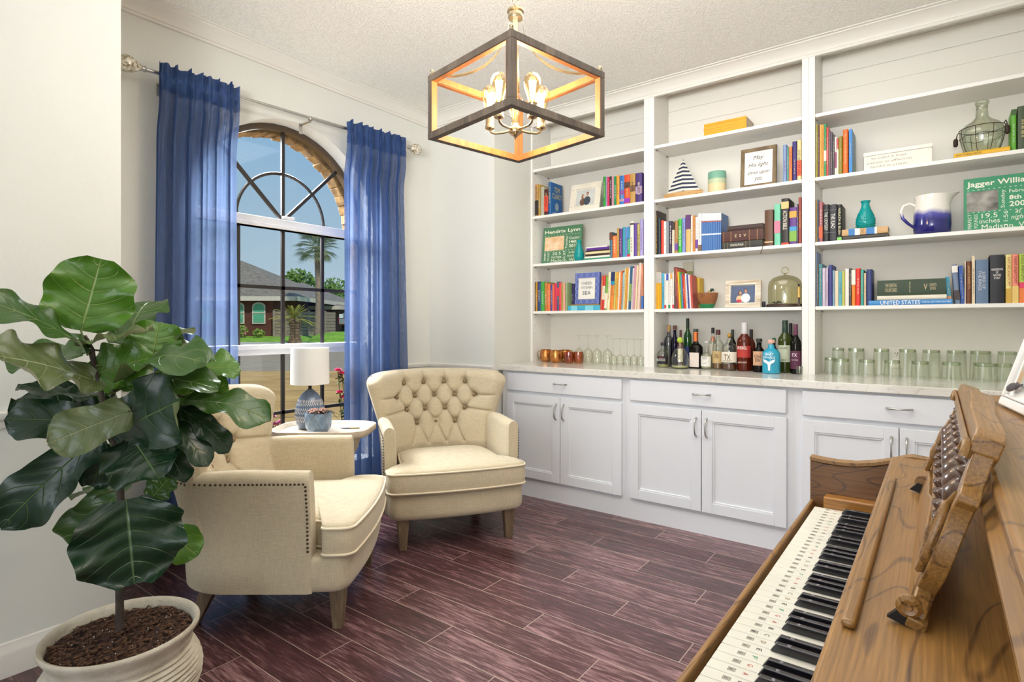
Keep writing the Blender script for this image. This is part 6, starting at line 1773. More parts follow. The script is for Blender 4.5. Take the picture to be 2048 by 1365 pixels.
def b2(t, w_, h_, T):
    obj('board', MB().box((-w_/2, 0, 0), (w_/2, .012, h_)).xf(T), cm('4a7a58', .6, var=.04), t, bevel=.001)
    g = 'e4e4d0'
    tx(t, 'Hendrix Lynn', w_*.90, h_*.12, 0, h_*.86, T, g, bold=.02)
    tx(t, '- - - - - - - - - - - -', w_*.88, h_*.008, 0, h_*.765, T, g)
    obj('photo', MB().box((-w_*.44, -.001, h_*.36), (w_*.06, .001, h_*.735)).xf(T), mat('baby_photo_warm', 'd8a870', .6, var=.3, scale=14, col2='f0dcc0'), t)
    tx(t, 'Tuesday', h_*.34, w_*.07, w_*.13, h_*.55, T, g, rot='up')
    tx(t, 'October', w_*.26, h_*.07, w_*.32, h_*.66, T, g); tx(t, '14th', w_*.18, h_*.075, w_*.28, h_*.56, T, g, bold=.02); tx(t, '2017', w_*.24, h_*.08, w_*.31, h_*.45, T, g, bold=.02)
    tx(t, '- - - - - - - - - - - -', w_*.88, h_*.008, 0, h_*.34, T, g)
    tx(t, '20.5', w_*.22, h_*.08, -w_*.12, h_*.27, T, g); tx(t, 'inches', w_*.26, h_*.08, -w_*.12, h_*.18, T, g)
    tx(t, '6:37', h_*.22, w_*.06, w_*.08, h_*.22, T, g, rot='up'); tx(t, 'in the\nmorning', w_*.24, h_*.18, w_*.28, h_*.22, T, g)
    tx(t, 'POUNDS', h_*.24, w_*.05, -w_*.33, h_*.2, T, g, rot='up'); tx(t, 'seven', h_*.22, w_*.05, -w_*.42, h_*.2, T, g, rot='up')
    tx(t, 'Madison, WI', w_*.6, h_*.10, w_*.05, h_*.07, T, g)
panel('birth_announcement_sign', 'green printed birth sign reading Hendrix Lynn behind the small turquoise vase', 'sign', 1083, 1161, 452, 3.735, ZS[1], b2, 6)
def b3(t, w_, h_, T):
    obj('board', MB().box((-w_/2, 0, 0), (w_/2, .022, h_)).xf(T), cm('5a68a8', .5, var=.04), t, bevel=.001)
    mb = MB()
    for i in range(4):
        for j in range(5):
            cx_, cz_ = -w_*.36 + w_*.24*i + (0), h_*.08 + h_*.21*j
            for rr in (.105,):
                pts = [(cx_ + w_*rr*math.cos(a), -.0008, cz_ + w_*rr*math.sin(a)) for a in [2*math.pi*k/16 for k in range(16)]]
                mb.tube(pts, .0009, 4, closed=True)
    obj('quatrefoil_pattern', mb.xf(T), cm('b8c4e0', .5), t)
    obj('mat_board', MB().box((-w_*.34, -.003, h_*.15), (w_*.34, -.0012, h_*.83)).xf(T), cm('e0ddd4', .8), t); frame_ring(w_*.68, h_*.68, .003, .004, cm('ccc9be', .6), t, T=T @ Matrix.Translation((0, -.006, h_*.15)), name='bead_frame', bevel=0)
    for s, zz, ww, hh in (('I NEED', .66, .42, .085), ('VITAMIN', .52, .46, .085), ('SEA', .35, .34, .12)): tx(t, s, w_*ww, h_*hh, .0, h_*zz, T, '4a4a50', d=-.0042)
panel('framed_saying', 'blue patterned frame reading I NEED VITAMIN SEA standing on turquoise book', 'framed sign', 1149, 1198, 546, 3.675, z_tq, b3, 3)
def b4(t, w_, h_, T):
    frame_ring(w_, h_, w_*.11, .018, wood('barn_frame_wood', '5c4a34', '8a7656', 'z', .7, fine=60, rings=False), t, T=T)
    obj('mat_board', MB().box((-w_*.42, .006, h_*.06), (w_*.42, .012, h_*.94)).xf(T), cm('e9e4dc', .8), t)
    for s, zz, ww in (('May', .74, .30), ('His light', .56, .56), ('shine upon', .37, .62), ('you', .20, .22)): tx(t, s, w_*ww, h_*.12, 0, h_*zz, T, '33302c', d=.005, shear=.35)
panel('framed_saying', 'brown barnwood frame with script reading May His light shine upon you', 'framed sign', 1480, 1552, 293, 3.70, ZS[2], b4, 5)
def b5(t, w_, h_, T):
    frame_ring(w_, h_, w_*.14, .02, mat('distressed_white_wood', 'e4dccc', .8, var=.1, scale=6, stretch=(1,1,9), col2='b09c80'), t, T=T); frame_ring(w_*.74, h_*.74, w_*.03, .015, cm('e8e2d4', .6), t, T=T @ Matrix.Translation((0, -.003, h_*.13)), name='inner_frame')
    couple(T, t, -w_*.33, h_*.18, w_*.66, h_*.62, '4a5a78', 'd8b890', 'dcdfe4', y=.008)
    pts = [T @ Vector((-w_*.10 + w_*.07*math.cos(a), .005, h_*.24 + h_*.06*math.sin(a))) for a in [2*math.pi*i/16 for i in range(16)]]
    obj('printed_bouquet', MB().add(pts, [tuple(range(16))]), cm('c83a4c', .6, var=.2), t, fix=False)
panel('photo_frame', 'distressed white frame with wedding couple picture, beside glass cloche', 'photo frame', 1449, 1521, 561, 3.69, ZS[0], b5, 6)
def b6(t, w_, h_, T):
    obj('board', MB().box((-w_/2, 0, 0), (w_/2, .030, h_ - .02)), cm('e9e3d6', .6), t, bevel=.001)
    obj('top_ledge', MB().box((-w_/2 - .002, -.004, h_ - .019), (w_/2 + .002, .032, h_)), cm('efe9dc', .6), t, bevel=.001)
    I = Matrix.Identity(4)
    for s, zz, ww in (('be joyful in hope', .64, .52), ('patient in affliction', .42, .66), ('faithful in prayer', .20, .56)): tx(t, s, w_*ww, h_*.13, -w_*.12, h_*zz, I, '8f887c', d=-.0008)
panel('wooden_message_box', 'low white wooden box sign with three lines of typed words', 'sign', 1728, 1864, 297, 3.69, ZS[2], b6, 0)
def b7(t, w_, h_, T):
    obj('board', MB().box((-w_/2, 0, 0), (w_/2, .012, h_)).xf(T), cm('3c8f68', .6, var=.04), t, bevel=.001); g = 'e8e8d8'
    tx(t, 'Jagger William', w_*.92, h_*.13, 0, h_*.87, T, g, bold=.02); tx(t, '- - - - - - - - - - - - -', w_*.9, h_*.008, 0, h_*.77, T, g)
    obj('photo', MB().box((-w_*.46, -.001, h_*.36), (-w_*.02, .001, h_*.74)).xf(T), mat('baby_photo_grey', '3a3835', .6, var=.5, scale=12, col2='b8b4ac'), t)
    tx(t, 'Sunday', h_*.34, w_*.07, w_*.05, h_*.56, T, g, rot='up'); tx(t, 'February', w_*.32, h_*.08, w_*.29, h_*.68, T, g); tx(t, '8th', w_*.16, h_*.08, w_*.21, h_*.57, T, g, bold=.02); tx(t, '2009', w_*.28, h_*.10, w_*.27, h_*.45, T, g, bold=.02)
    tx(t, '- - - - - - - - - - - - -', w_*.9, h_*.008, 0, h_*.345, T, g); tx(t, '19.5', w_*.22, h_*.09, -w_*.14, h_*.27, T, g); tx(t, 'inches', w_*.28, h_*.085, -w_*.14, h_*.17, T, g)
    tx(t, '11:56', h_*.26, w_*.06, w_*.08, h_*.20, T, g, rot='up'); tx(t, 'at\nnight', w_*.2, h_*.2, w_*.25, h_*.24, T, g, shear=.3)
    tx(t, 'PERFECT', h_*.28, w_*.05, -w_*.42, h_*.18, T, g, rot='up'); tx(t, 'POUNDS', h_*.26, w_*.05, -w_*.33, h_*.18, T, g, rot='up'); tx(t, 'Madison, WI', w_*.66, h_*.11, w_*.08, h_*.05, T, g)
panel('birth_announcement_sign', 'green printed birth sign reading Jagger William at far right', 'sign', 1928, 2076, 349, 3.712, ZS[1], b7, 6)
def b8(t, w_, h_, T):
    obj('card', MB().box((-w_/2, 0, 0), (w_/2, .002, h_)).xf(T), cm('c4c0ae', .7, var=.1), t); obj('card_band', MB().box((-w_/2, -.0008, h_*.72), (w_/2, 0, h_*.80)).xf(T), cm('8a8a50', .7), t)
panel('greeting_card', 'pale greeting card standing behind the picture books', 'card', 1364, 1384, 524, 3.84, ZS[0], b8, 3)

# ------------------------------------------------------------------ ornaments
def onshelf(u, y, z): return (XY(u, y), y, z + .0003)
# sailboat
y = 3.70; t = thing('sailboat_ornament', 'wooden sailboat ornament with navy striped sail on driftwood hull', 'ornament', onshelf(1366, y, ZS[2]))
px = DY(1366, y) / F
obj('hull', MB().loft([[Vector((a*w2, b, z2)) for a, b in ((-1, 0), (-.8, -.018), (0, -.026), (.8, -.018), (1, 0), (.8, .018), (0, .026), (-.8, .018))] for w2, z2 in ((.105, 0), (.125, .008), (.135, .030), (.130, .036))]), wood('driftwood', '9a7040', 'c8a068', 'x', .7, fine=40), t, smooth=50)
H_s = .255; mb1 = MB(); mb2 = MB(); nst = 16
for k in range(nst):
    z0 = .038 + (H_s-.038)*k/nst; z1 = .038 + (H_s-.038)*(k+1)/nst
    def hwid(z): q = (H_s - z)/(H_s - .038); return q*.108
    for mbx, sel in ((mb1, 1), (mb2, 0)):
        if k % 2 == sel:
            for sgn in (-1, 1):
                a0, a1 = hwid(z0), hwid(z1)
                mbx.add([(0, -.022*(a0/.108), z0 + .006), (sgn*a0, .0, z0), (sgn*a1, .0, z1), (0, -.022*(a1/.108), z1 + .006)], [(0,1,2,3)])
sl_ = obj('sail', mb1, cm('232c48', .8), t, fix=False); obj('white_stripes', mb2, cm('ded8cc', .8), sl_, fix=False)
obj('mast', MB().tube([(0, .004, .03), (0, .004, H_s - .004)], .004, 8), cm('6a5238', .7), t, smooth=60)
# candle
t = thing('striped_candle', 'thick green and cream layered candle holder beside the sailboat', 'candle', onshelf(1434, 3.70, ZS[2])); rc = .056
obj('wax', MB().lathe([(rc*.96, 0), (rc, .004), (rc, .055), (rc, .056)], 32, cap1=True), cm('d8c69a', .5, var=.08), t, smooth=50)
obj('middle_band', MB().lathe([(rc, .0565), (rc, .085)], 32), cm('b8c4a0', .5, var=.1), t, smooth=50)
obj('upper_band', MB().lathe([(rc, .0855), (rc*.99, .128), (rc*.97, .132), (rc*.9, .132), (rc*.88, .12)], 32), cm('74a890', .5, var=.12), t, smooth=50)
# turquoise vases
M_turq = glassy('turquoise_glass', '6fd8d4', .25, .55, '18aeb0'); 
vp = [(.55, 0), (.8, .02), (1.0, .18), (1.0, .32), (.85, .5), (.55, .70), (.42, .82), (.40, .92), (.50, .97), (.52, 1.0), (.44, 1.0), (.36, .92)]
def vase(label, loc, Rr, H2):
    t = thing('glass_vase', label, 'vase', loc, 0, 'turquoise hobnail glass vases')
    b = obj('body', MB().lathe([(r_*Rr, z_*H2) for r_, z_ in vp], 28, cap1=False), M_turq, t, smooth=60)
    mb = MB()
    for j in range(6):
        for k in range(14):
            zz = .1 + j*.09; rr = 1.0 if zz < .35 else 1.0 - (zz-.35)*1.2
            a = 2*math.pi*(k + .5*(j % 2))/14; mb.ball((Rr*rr*math.cos(a)*.98, Rr*rr*math.sin(a)*.98, zz*H2), Rr*.07, 6)
    obj('hobnail', mb, M_turq, b, smooth=180)['kind'] = 'stuff'
    return t
vase('turquoise glass vase in front of the Hendrix Lynn sign', onshelf(1158, 3.67, ZS[1]), .036, .152)
vase('turquoise glass vase standing on the two flat books in right bay', onshelf(1731, 3.72, z_v), .047, .158)
# pitcher
t = thing('pitcher', 'white pitcher with cobalt blue dipped lower half', 'pitcher', onshelf(1864, 3.72, ZS[1]))
def pitch(): 
    m = mat('dipped_glaze', 'eeeae4', .15, coat=.5, var=.02); n = m.node_tree; b = n.nodes['Principled BSDF']; tc_ = n.nodes.new('ShaderNodeTexCoord'); s = n.nodes.new('ShaderNodeSeparateXYZ'); n.links.new(tc_.outputs['Object'], s.inputs[0])
    ns = n.nodes.new('ShaderNodeTexNoise'); ns.inputs['Scale'].default_value = 14; ad = n.nodes.new('ShaderNodeMath'); ad.operation = 'MULTIPLY_ADD'; ad.inputs[1].default_value = .05
    mp = n.nodes.new('ShaderNodeMapping'); mp.inputs['Scale'].default_value = (1,1,.2); n.links.new(tc_.outputs['Object'], mp.inputs[0]); n.links.new(mp.outputs[0], ns.inputs['Vector'])
    n.links.new(ns.outputs['Fac'], ad.inputs[0]); n.links.new(s.outputs['Z'], ad.inputs[2])
    r_ = n.nodes.new('ShaderNodeValToRGB'); r_.color_ramp.elements[0].position = .095; r_.color_ramp.elements[0].color = lin('20206e'); r_.color_ramp.elements[1].position = .155; r_.color_ramp.elements[1].color = lin('ece7de')
    k = r_.color_ramp.elements.new(.125); k.color = lin('4848a0'); n.links.new(ad.outputs[0], r_.inputs[0]); n.links.new(r_.outputs[0], b.inputs['Base Color']); return m
M_pitch = pitch(); Hp = .205
lps = []
for r_, z_, sp__ in ((.066, 0, 0), (.080, .01, 0), (.083, .05, 0), (.081, .10, 0), (.076, .15, .0), (.074, .185, .25), (.076, Hp, .6), (.070, Hp - .002, .58), (.068, .17, .2)):
    l = []
    for k in range(36):
        a = 2*math.pi*k/36; q = math.exp(-((a if a < math.pi else a - 2*math.pi)/.42)**2)*sp__
        l.append(Vector((r_*math.cos(a)*(1+q), r_*math.sin(a), z_ + (.012*q/.6 if sp__ else 0))))
    lps.append(l)
pb_ = obj('body', MB().loft(lps, cap1=False), M_pitch, t, smooth=60)
obj('handle', MB().tube([(-.072, 0, .155), (-.10, 0, .172), (-.128, 0, .160), (-.138, 0, .13), (-.130, 0, .095), (-.105, 0, .065), (-.078, 0, .042)], [.008,.008,.008,.008,.008,.0075,.007], 10), M_pitch, t, smooth=60)
t.rotation_euler = (0, 0, R(15))
# demijohn in wire basket
M_clear = glassy('clear_glass', 'fafcf6', .2, edge=.88); M_wire = mat('rusty_wire', '3a2c24', .6, metal=.4, var=.3)
t = thing('glass_demijohn', 'clear glass demijohn in a rusty wire basket on yellow book', 'glass jug', onshelf(1964, 3.745, ZTHREE), R(-30)); s = .0862
M_dj = glassy('demijohn_glass', 'eef2e8', .3)
obj('bottle', MB().lathe([(.055, 0), (.068, .008), (.082, .05), (.090, .10), (.088, .125), (.070, .150), (.040, .170), (.026, .188), (.0235, .23), (.0235, .25), (.028, .253), (.029, .265), (.024, .268), (.020, .26)], 36, cap1=False), M_dj, t, smooth=60)
mb = MB(); bw_ = .0014
for zz, rr in ((.004, .062), (.128, .092)): mb.tube([(rr*math.cos(2*math.pi*k/36), rr*math.sin(2*math.pi*k/36), zz) for k in range(36)], bw_ if zz < .1 else .002, 6, closed=True)
mb.tube([((.091)*math.cos(2*math.pi*k/36), (.091)*math.sin(2*math.pi*k/36), .086 + .004*math.sin(k*1.3)) for k in range(36)], .0012, 6, closed=True)
for k in range(8):
    a = 2*math.pi*k/8 + .2; mb.tube([(q*math.cos(a), q*math.sin(a), z_) for q, z_ in ((.060, .003), (.074, .02), (.086, .06), (.0925, .10), (.093, .128))], bw_, 6)
bk_ = obj('wire_basket', mb, M_wire, t, smooth=60)
for sgn in (-1, 1):
    m3 = MB().tube([(sgn*.093, 0, .128), (sgn*.104, -.004, .138), (sgn*.110, -.008, .125), (sgn*.113, -.01, .10)], .0024, 6)
    m3.lathe([(.004, -.022), (.010, -.016), (.0105, .012), (.006, .02)], 12, c=(sgn*.114, -.012, .088))
    obj('basket_handle', m3, M_wire, bk_, smooth=60)
# bowl with small bird spoon
t = thing('wooden_bowl', 'round wooden bowl with green painted base', 'bowl', onshelf(1414, 3.713, ZS[0])); q = .0685
M_bw = wood('bowl_wood', '5a3018', '9a6236', 'x', .3, coat=.4, ring=4, fine=40)
bo = obj('bowl', MB().lathe([(.052, .0282), (.060, .05), (.067, .075), (.0705, .100), (.068, .100), (.062, .078), (.050, .05), (.02, .035)], 36, cap0=False), M_bw, t, smooth=60)
obj('painted_base', MB().lathe([(.036, 0), (.040, .002), (.052, .028)], 36, cap1=True), cm('1f7a4a', .35), t, smooth=60)
t = thing('bird_figure', 'small dark green duck head figure peeking from the wooden bowl', 'ornament', onshelf(1424, 3.713, ZS[0] + .05))
obj('head', MB().ball((.0, 0, .068), .012, 12, (1.15, 1, 1)), cm('16342a', .3), t, smooth=180); obj('bill', MB().lathe([(.005, 0), (.004, .02), (.001, .03)], 8, M=Matrix.Translation((-.008, 0, .066)) @ Matrix.Rotation(R(-112), 4, 'Y')), cm('c8b070', .4), t, smooth=60)
obj('neck', MB().tube([(0, 0, -.008), (.004, 0, .03), (.004, 0, .062)], [.012, .010, .008], 10), cm('c8bca0', .5), t, smooth=60)
# small dark tealight beside the wedding frame
t = thing('tealight_holder', 'tiny dark holder standing at right of the wedding frame', 'ornament', onshelf(1527.5, 3.72, ZS[0])); obj('cup', MB().lathe([(.008, 0), (.010, .004), (.011, .03), (.008, .038), (.006, .036)], 16), cm('1f1c2c', .3), t, smooth=60)
# cloche
t = thing('glass_cloche', 'bell shaped glass cloche on dark wooden base', 'cloche', onshelf(1570, 3.765, ZS[0]))
obj('wooden_base', MB().lathe([(.100, 0), (.105, .003), (.105, .017), (.099, .020)], 40), wood('cloche_base', '2c1c14', '4a3224', 'x', .5, rings=False), t, smooth=50)
dm = obj('dome', MB().lathe([(.094, .0203), (.095, .03), (.095, .13), (.088, .158), (.070, .178), (.045, .190), (.015, .196), (.006, .198)], 44, cap0=False, cap1=False), glassy('cloche_glass', 'f0eeda', .3), t, smooth=60)
obj('knob', MB().lathe([(.008, .197), (.006, .202), (.014, .205), (.004, .208)], 16).tube([(.019*math.cos(a), 0, .225 + .019*math.sin(a)) for a in [2*math.pi*k/20 for k in range(20)]], .004, 8, closed=True), glassy('cloche_glass', 'f0eeda', .3), t, smooth=60)
obj('air_plant', MB().tube([(-.05, -.02, .021), (-.035, -.02, .035), (-.01, -.01, .028)], [.004, .007, .002], 8).tube([(-.05, 0, .021), (-.06, .0, .033), (-.075, 0, .03)], [.004, .006, .002], 8), cm('3c4638', .7), t, smooth=60)
t = thing('candlestick', 'small brass and dark candlestick in front of the cloche', 'candlestick', onshelf(1598, 3.655, ZS[0]))
obj('foot', MB().lathe([(.012, 0), (.013, .003), (.006, .008), (.006, .05), (.008, .054)], 16), cm('4a3a34', .4), t, smooth=60); obj('figure', MB().lathe([(.008, .054), (.007, .10), (.004, .115), (.002, .118)], 16), cm('c8a458', .3, metal=.5), t, smooth=60); obj('top', MB().ball((0, 0, .126), .007, 10), cm('2c221e', .4), t, smooth=180)

# ------------------------------------------------------------------ liquor bottles on the counter
PR = {
 'wine': [(.8,0),(.97,.01),(1,.03),(1,.60),(.92,.66),(.6,.72),(.40,.77),(.36,.82),(.36,.93),(.40,.94),(.40,.97),(.36,.975)],
 'round': [(.85,0),(.97,.015),(1,.05),(1,.52),(.93,.60),(.70,.67),(.42,.73),(.36,.78),(.36,.88),(.40,.89)],
 'shoulder': [(.85,0),(.98,.015),(1,.04),(1,.50),(.97,.60),(.80,.68),(.48,.73),(.36,.76),(.34,.86)],
 'squat': [(.80,0),(.97,.03),(1,.14),(.97,.30),(.85,.45),(.62,.58),(.36,.66),(.30,.72),(.30,.80)],
 'flask': [(.90,0),(1,.015),(1,.45),(.92,.52),(.60,.58),(.34,.62),(.30,.68),(.30,.84)],
 'square': [(.95,0),(1,.02),(1,.50),(.98,.54),(.70,.60),(.40,.64),(.36,.70),(.36,.9)],
}
def bottle(label, X0, X1, Y, YB_, kind, glass_, cap, capf, lab=None, txts=(), liq=None, y=None, flatk=1.0, capr=.42, ball_=False, seal=None):
    u0, u1 = 1300 + X0/6.4, 1300 + X1/6.4; um = (u0+u1)/2; vb = 620 + YB_/6.4; vt = 620 + Y/6.4
    if y is None: y = max(3.60, min(3.72, F*(CH-ZT)/(vb-650)*(.8+.6*(um-1024)/F)))
    D = DY(um, y); Rr = (u1-u0)/2*D/F*.92; H2 = (650 - vt)/F*D + CH - ZT
    t = thing('liquor_bottle', label, 'bottle', (XY(um, y), y, ZT + .0003), 0, 'liquor bottles on the counter')
    prf = PR[kind]; S = Matrix.Diagonal((1, flatk, 1, 1))
    if kind == 'square':
        mb = MB(); mb.loft([[Vector((sx*Rr*r_*.97, sy*Rr*r_*.97*.85, z_*H2)) for sx, sy in ((-.8,-1),(.8,-1),(1,-.8),(1,.8),(.8,1),(-.8,1),(-1,.8),(-1,-.8))] for r_, z_ in prf])
    else: mb = MB().lathe([(r_*Rr, z_*H2) for r_, z_ in prf], 28, M=S)
    bd = obj('body', mb, glass_, t, smooth=50)
    if liq:
        lc, lf = liq; pts = [(max(.2, r_*.9)*Rr, z_*H2 + .004) for r_, z_ in prf if z_ < lf] 
        pts.append((pts[-1][0], lf*H2)); obj('liquid', MB().lathe(pts, 24, M=S), cm(lc, .15, coat=.3), t, smooth=50)
    ztp = prf[-1][1]
    cr = Rr*prf[-1][0]*1.12
    if ball_: obj('stopper', MB().ball((0, 0, H2*(ztp + (1-ztp)/2)), H2*(1-ztp)/2*1.0, 16, (capf, capf, 1)), cm(cap, .25, metal=.4 if cap != 'a8c040' else 0), t, smooth=180)
    else: obj('cap', MB().lathe([(cr*1.02, H2*(1-capf)), (cr*1.05, H2*(1-capf) + .002), (cr, H2 - .002), (cr*.9, H2)], 20), cm(cap, .4), t, smooth=50)
    if seal:
        sc, s0, s1 = seal; obj('neck_seal', MB().lathe([(Rr*.40, H2*s0), (Rr*.39, H2*s1)], 20), cm(sc, .5), t, smooth=50)
    if lab:
        lc, l0, l1, lwid = lab; n = 14; a0 = -math.pi/2 - lwid; a1 = -math.pi/2 + lwid
        if kind == 'square': mb = MB().box((-Rr*.80, -Rr*.85*.97 - .001, H2*l0), (Rr*.80, -Rr*.85*.97 - .0002, H2*l1))
        else: mb = MB().lathe([(Rr*1.012, H2*l0), (Rr*1.012, H2*l1)], 20, a0=a0, a1=a1, M=S)
        lo_ = obj('label', mb, cm(lc, .6, var=.05), t, smooth=50, fix=False)
        for (s_, tc_, zc, ww, hh) in txts:
            yy = -Rr*1.03*flatk if kind != 'square' else -Rr*.85 - .0012
            text(s_, Rr*ww, H2*hh, (0, yy - .0012, H2*zc), 'front', cm(tc_, .5), lo_, name='label_lettering')
    return t
G = M_clear; Gg = glassy('green_bottle_glass', '2c7a3a', .3, .5, '1d5a26'); Gd = glassy('dark_bottle_glass', '2a2620', .35, .85, '15130f'); Go = glassy('olive_bottle_glass', '6a7a2a', .3, .5, '4c5a1c'); Gr = glassy('amber_bottle_glass', 'a04a1e', .3, .6, '6a2410'); Gp = glassy('violet_bottle_glass', '3a3258', .3, .8, '1f1838')
bottle('clear bottle with black label reading RUSTICO, leftmost front bottle', 90, 250, 420, 735, 'round', G, '1c1c22', .12, ('1a1a1c', .14, .46, 1.25), (('RUSTICO', 'e8e4dc', .31, 1.5, .10), ('TEQUILA', 'c8303a', .42, .8, .05)), ('a8a468', .12))
bottle('squat clear bottle with lime green ball stopper and ribbon', 262, 508, 350, 752, 'squat', G, 'a8c040', 1.0, None, (), ('b0b080', .10), ball_=True)
bottle('square dark bottle with orange collar and cream label', 505, 668, 245, 745, 'square', Gd, '2c3a34', .08, ('e2d4cc', .04, .40, 1), (('COINTREAU', '8a4a30', .36, 1.2, .04),) if False else (), seal=('d8702a', .68, .92))
bottle('small clear bottle with narrow white label and tall neck', 648, 800, 405, 758, 'flask', G, 'd8d4cc', .05, ('e6e2da', .10, .46, 1.1), (('SINGLE\nMALT', '3a3a4c', .40, .9, .09), ('no. 7', '5a5a5a', .22, .6, .06)), ('b0ac90', .5))
bottle('large clear bottle with dark red cap and beige crest label', 795, 948, 255, 752, 'shoulder', G, '4a1c20', .13, ('c2a672', .16, .46, 1.2), (('1776', '4a2a28', .33, .8, .10),), ('7a5430', .15))
bottle('clear bottle with gold round stopper and cream banner label', 912, 1122, 298, 775, 'shoulder', G, 'a8803c', .8, ('e6dccc', .22, .50, 1.3), (('TX', '5a4428', .36, .8, .14), ('WHISKEY', '8a7450', .26, 1.2, .04)), ('5a2f1a', .17), ball_=True)
bottle('reddish brown bottle with silver neck and red eagle label', 1112, 1305, 165, 765, 'wine', Gr, 'c8c4c4', .24, ('b0322a', .28, .52, 1.25), (('REBEL', 'f0e4d8', .48, 1.3, .06), ('KENTUCKY', 'e4d0b8', .18, 1.2, .03)), seal=('c89a50', .60, .66), y=3.70)
bottle('short round black bottle with orange diamond label', 1312, 1482, 368, 778, 'round', Gd, '1c1a1a', .10, ('cfa07c', .20, .62, .9), (('Old\nElk', '3a1c14', .42, 1.0, .2),), y=3.66)
bottle('turquoise bottle with white whale tail reading GRAY WHALE', 1435, 1668, 385, 806, 'shoulder', mat('turquoise_lacquer', '1f9cbc', .25, coat=.5), 'e0a898', .10, None, (), y=3.60)
gw_ = [o for o in bpy.data.objects if o.get('label', '').startswith('turquoise bottle')][0]
D_ = DY(1542, 3.60); Rr = (233/6.4)/2*D_/F*.97; Hh = (650 - (620+385/6.4))/F*D_ + CH - ZT
text('GRAY\nWHALE', Rr*1.25, Hh*.17, (0, -Rr - .003, Hh*.53), 'front', cm('e8f2f4', .5), gw_, name='label_lettering')
tail = [(-.0, 0), (.12, 0), (.13, .35), (.2, .55), (.62, .72), (.75, .98), (.35, .88), (.0, .74), (-.35, .88), (-.75, .98), (-.62, .72), (-.2, .55), (-.13, .35), (-.12, 0)]
obj('whale_tail_print', MB().prism([(a*Rr*.85, Hh*(.10 + .34*b)) for a, b in tail], -Rr - .0032, -Rr - .002, lambda a, b, h: (a, h, b)), cm('e8f2f4', .5), gw_)
bottle('tall green wine bottle with cream label and dark green foil', 1640, 1818, 135, 792, 'wine', Go, '1c3a2a', .26, ('cfd4b8', .20, .52, 1.2), (('ORGANIC', '4a5a3a', .47, 1.1, .04), ('2015', '3a4a30', .24, .6, .04)), y=3.73)
bottle('dark wine bottle with plum label and plum foil at the right end', 1796, 1934, 185, 815, 'wine', Gd, '5a2440', .22, ('5c2a44', .10, .46, 1.3), (('FX', 'e8dce4', .38, .9, .07), ('PORT WINE', 'd8c4d0', .28, 1.2, .03)), y=3.655)
# back row
Y2 = 3.80
bottle('tall green bottle standing behind the square dark bottle', 430, 535, 110, 735, 'wine', Gg, '14281c', .20, ('1c2c6a', .02, .42, 1.5), (), y=Y2)
bottle('clear bottle with cork stopper behind the leftmost bottle', 175, 305, 195, 735, 'shoulder', glassy('smoky_glass', 'b0b4b8', .3), 'b08a58', .16, None, (), y=Y2)
bottle('violet bottle with brown cork behind the lime stopper bottle', 262, 372, 200, 735, 'round', Gp, '6a4430', .10, None, (), y=3.835)
bottle('dark red capped bottle behind the lime stopper bottle', 352, 432, 258, 735, 'wine', Gr, '4a1a18', .22, ('e8dcc8', .15, .5, 1.2), (), y=3.74)
bottle('black capped bottle behind the large red capped bottle', 752, 858, 230, 735, 'wine', G, '1c1618', .14, ('d8cfc0', .2, .6, 1.2), (), y=Y2, seal=('d87a50', .66, .78))
bottle('dark green capped bottle behind the gold stopper bottle', 1005, 1105, 252, 735, 'wine', Gd, '2a2c28', .2, None, (), y=Y2)
bottle('black capped bottle between the eagle and diamond label bottles', 1240, 1350, 250, 735, 'wine', Gr, '221a1c', .22, None, (), y=Y2)
bottle('green capped bottle behind the turquoise one', 1535, 1640, 360, 735, 'round', Gd, '2f7a4a', .1, None, (), y=Y2)
bottle('black bottle behind the tall green wine bottle', 1745, 1855, 172, 735, 'wine', Gd, '141416', .3, None, (), y=Y2)
# tiny shot glass
t = thing('shot_glass', 'tiny clear shot glass beside the plum label bottle', 'glass', (XY(1599, 3.585), 3.585, ZT + .0003)); obj('bowl', MB().lathe([(.014, 0), (.015, .003), (.018, .048), (.0168, .048), (.013, .008)], 20, cap1=False), M_clear, t, smooth=60)

# ------------------------------------------------------------------ mugs and stemware in the left bay
M_cop = mat('hammered_copper', 'b0622c', .25, metal=.85, var=.15, scale=30, bump=.3, bscale=120, col2='d89a58')
def mug(label, u, y, rz):
    t = thing('copper_mug', label, 'mug', (XY(u, y), y, ZT + .0003), R(rz), 'copper mugs')
    obj('cup', MB().lathe([(.030, 0), (.036, .003), (.045, .02), (.048, .045), (.044, .075), (.041, .090), (.042, .093), (.039, .092), (.041, .06), (.038, .01), (.005, .008)], 32, cap1=False), M_cop, t, smooth=60)
    obj('handle', MB().tube([(.041, 0, .082), (.055, 0, .085), (.065, 0, .066), (.063, 0, .035), (.055, 0, .016), (.044, 0, .022)], .0032, 8), mat('brass_handle', '8a7a48', .35, metal=.8), t, smooth=60)
mug('copper mug with handle turned left, leftmost of three', 1092, 3.72, 215); mug('copper mug standing in front, second from left', 1112, 3.655, 20); mug('copper mug partly hidden behind the front mug', 1131, 3.765, 60)
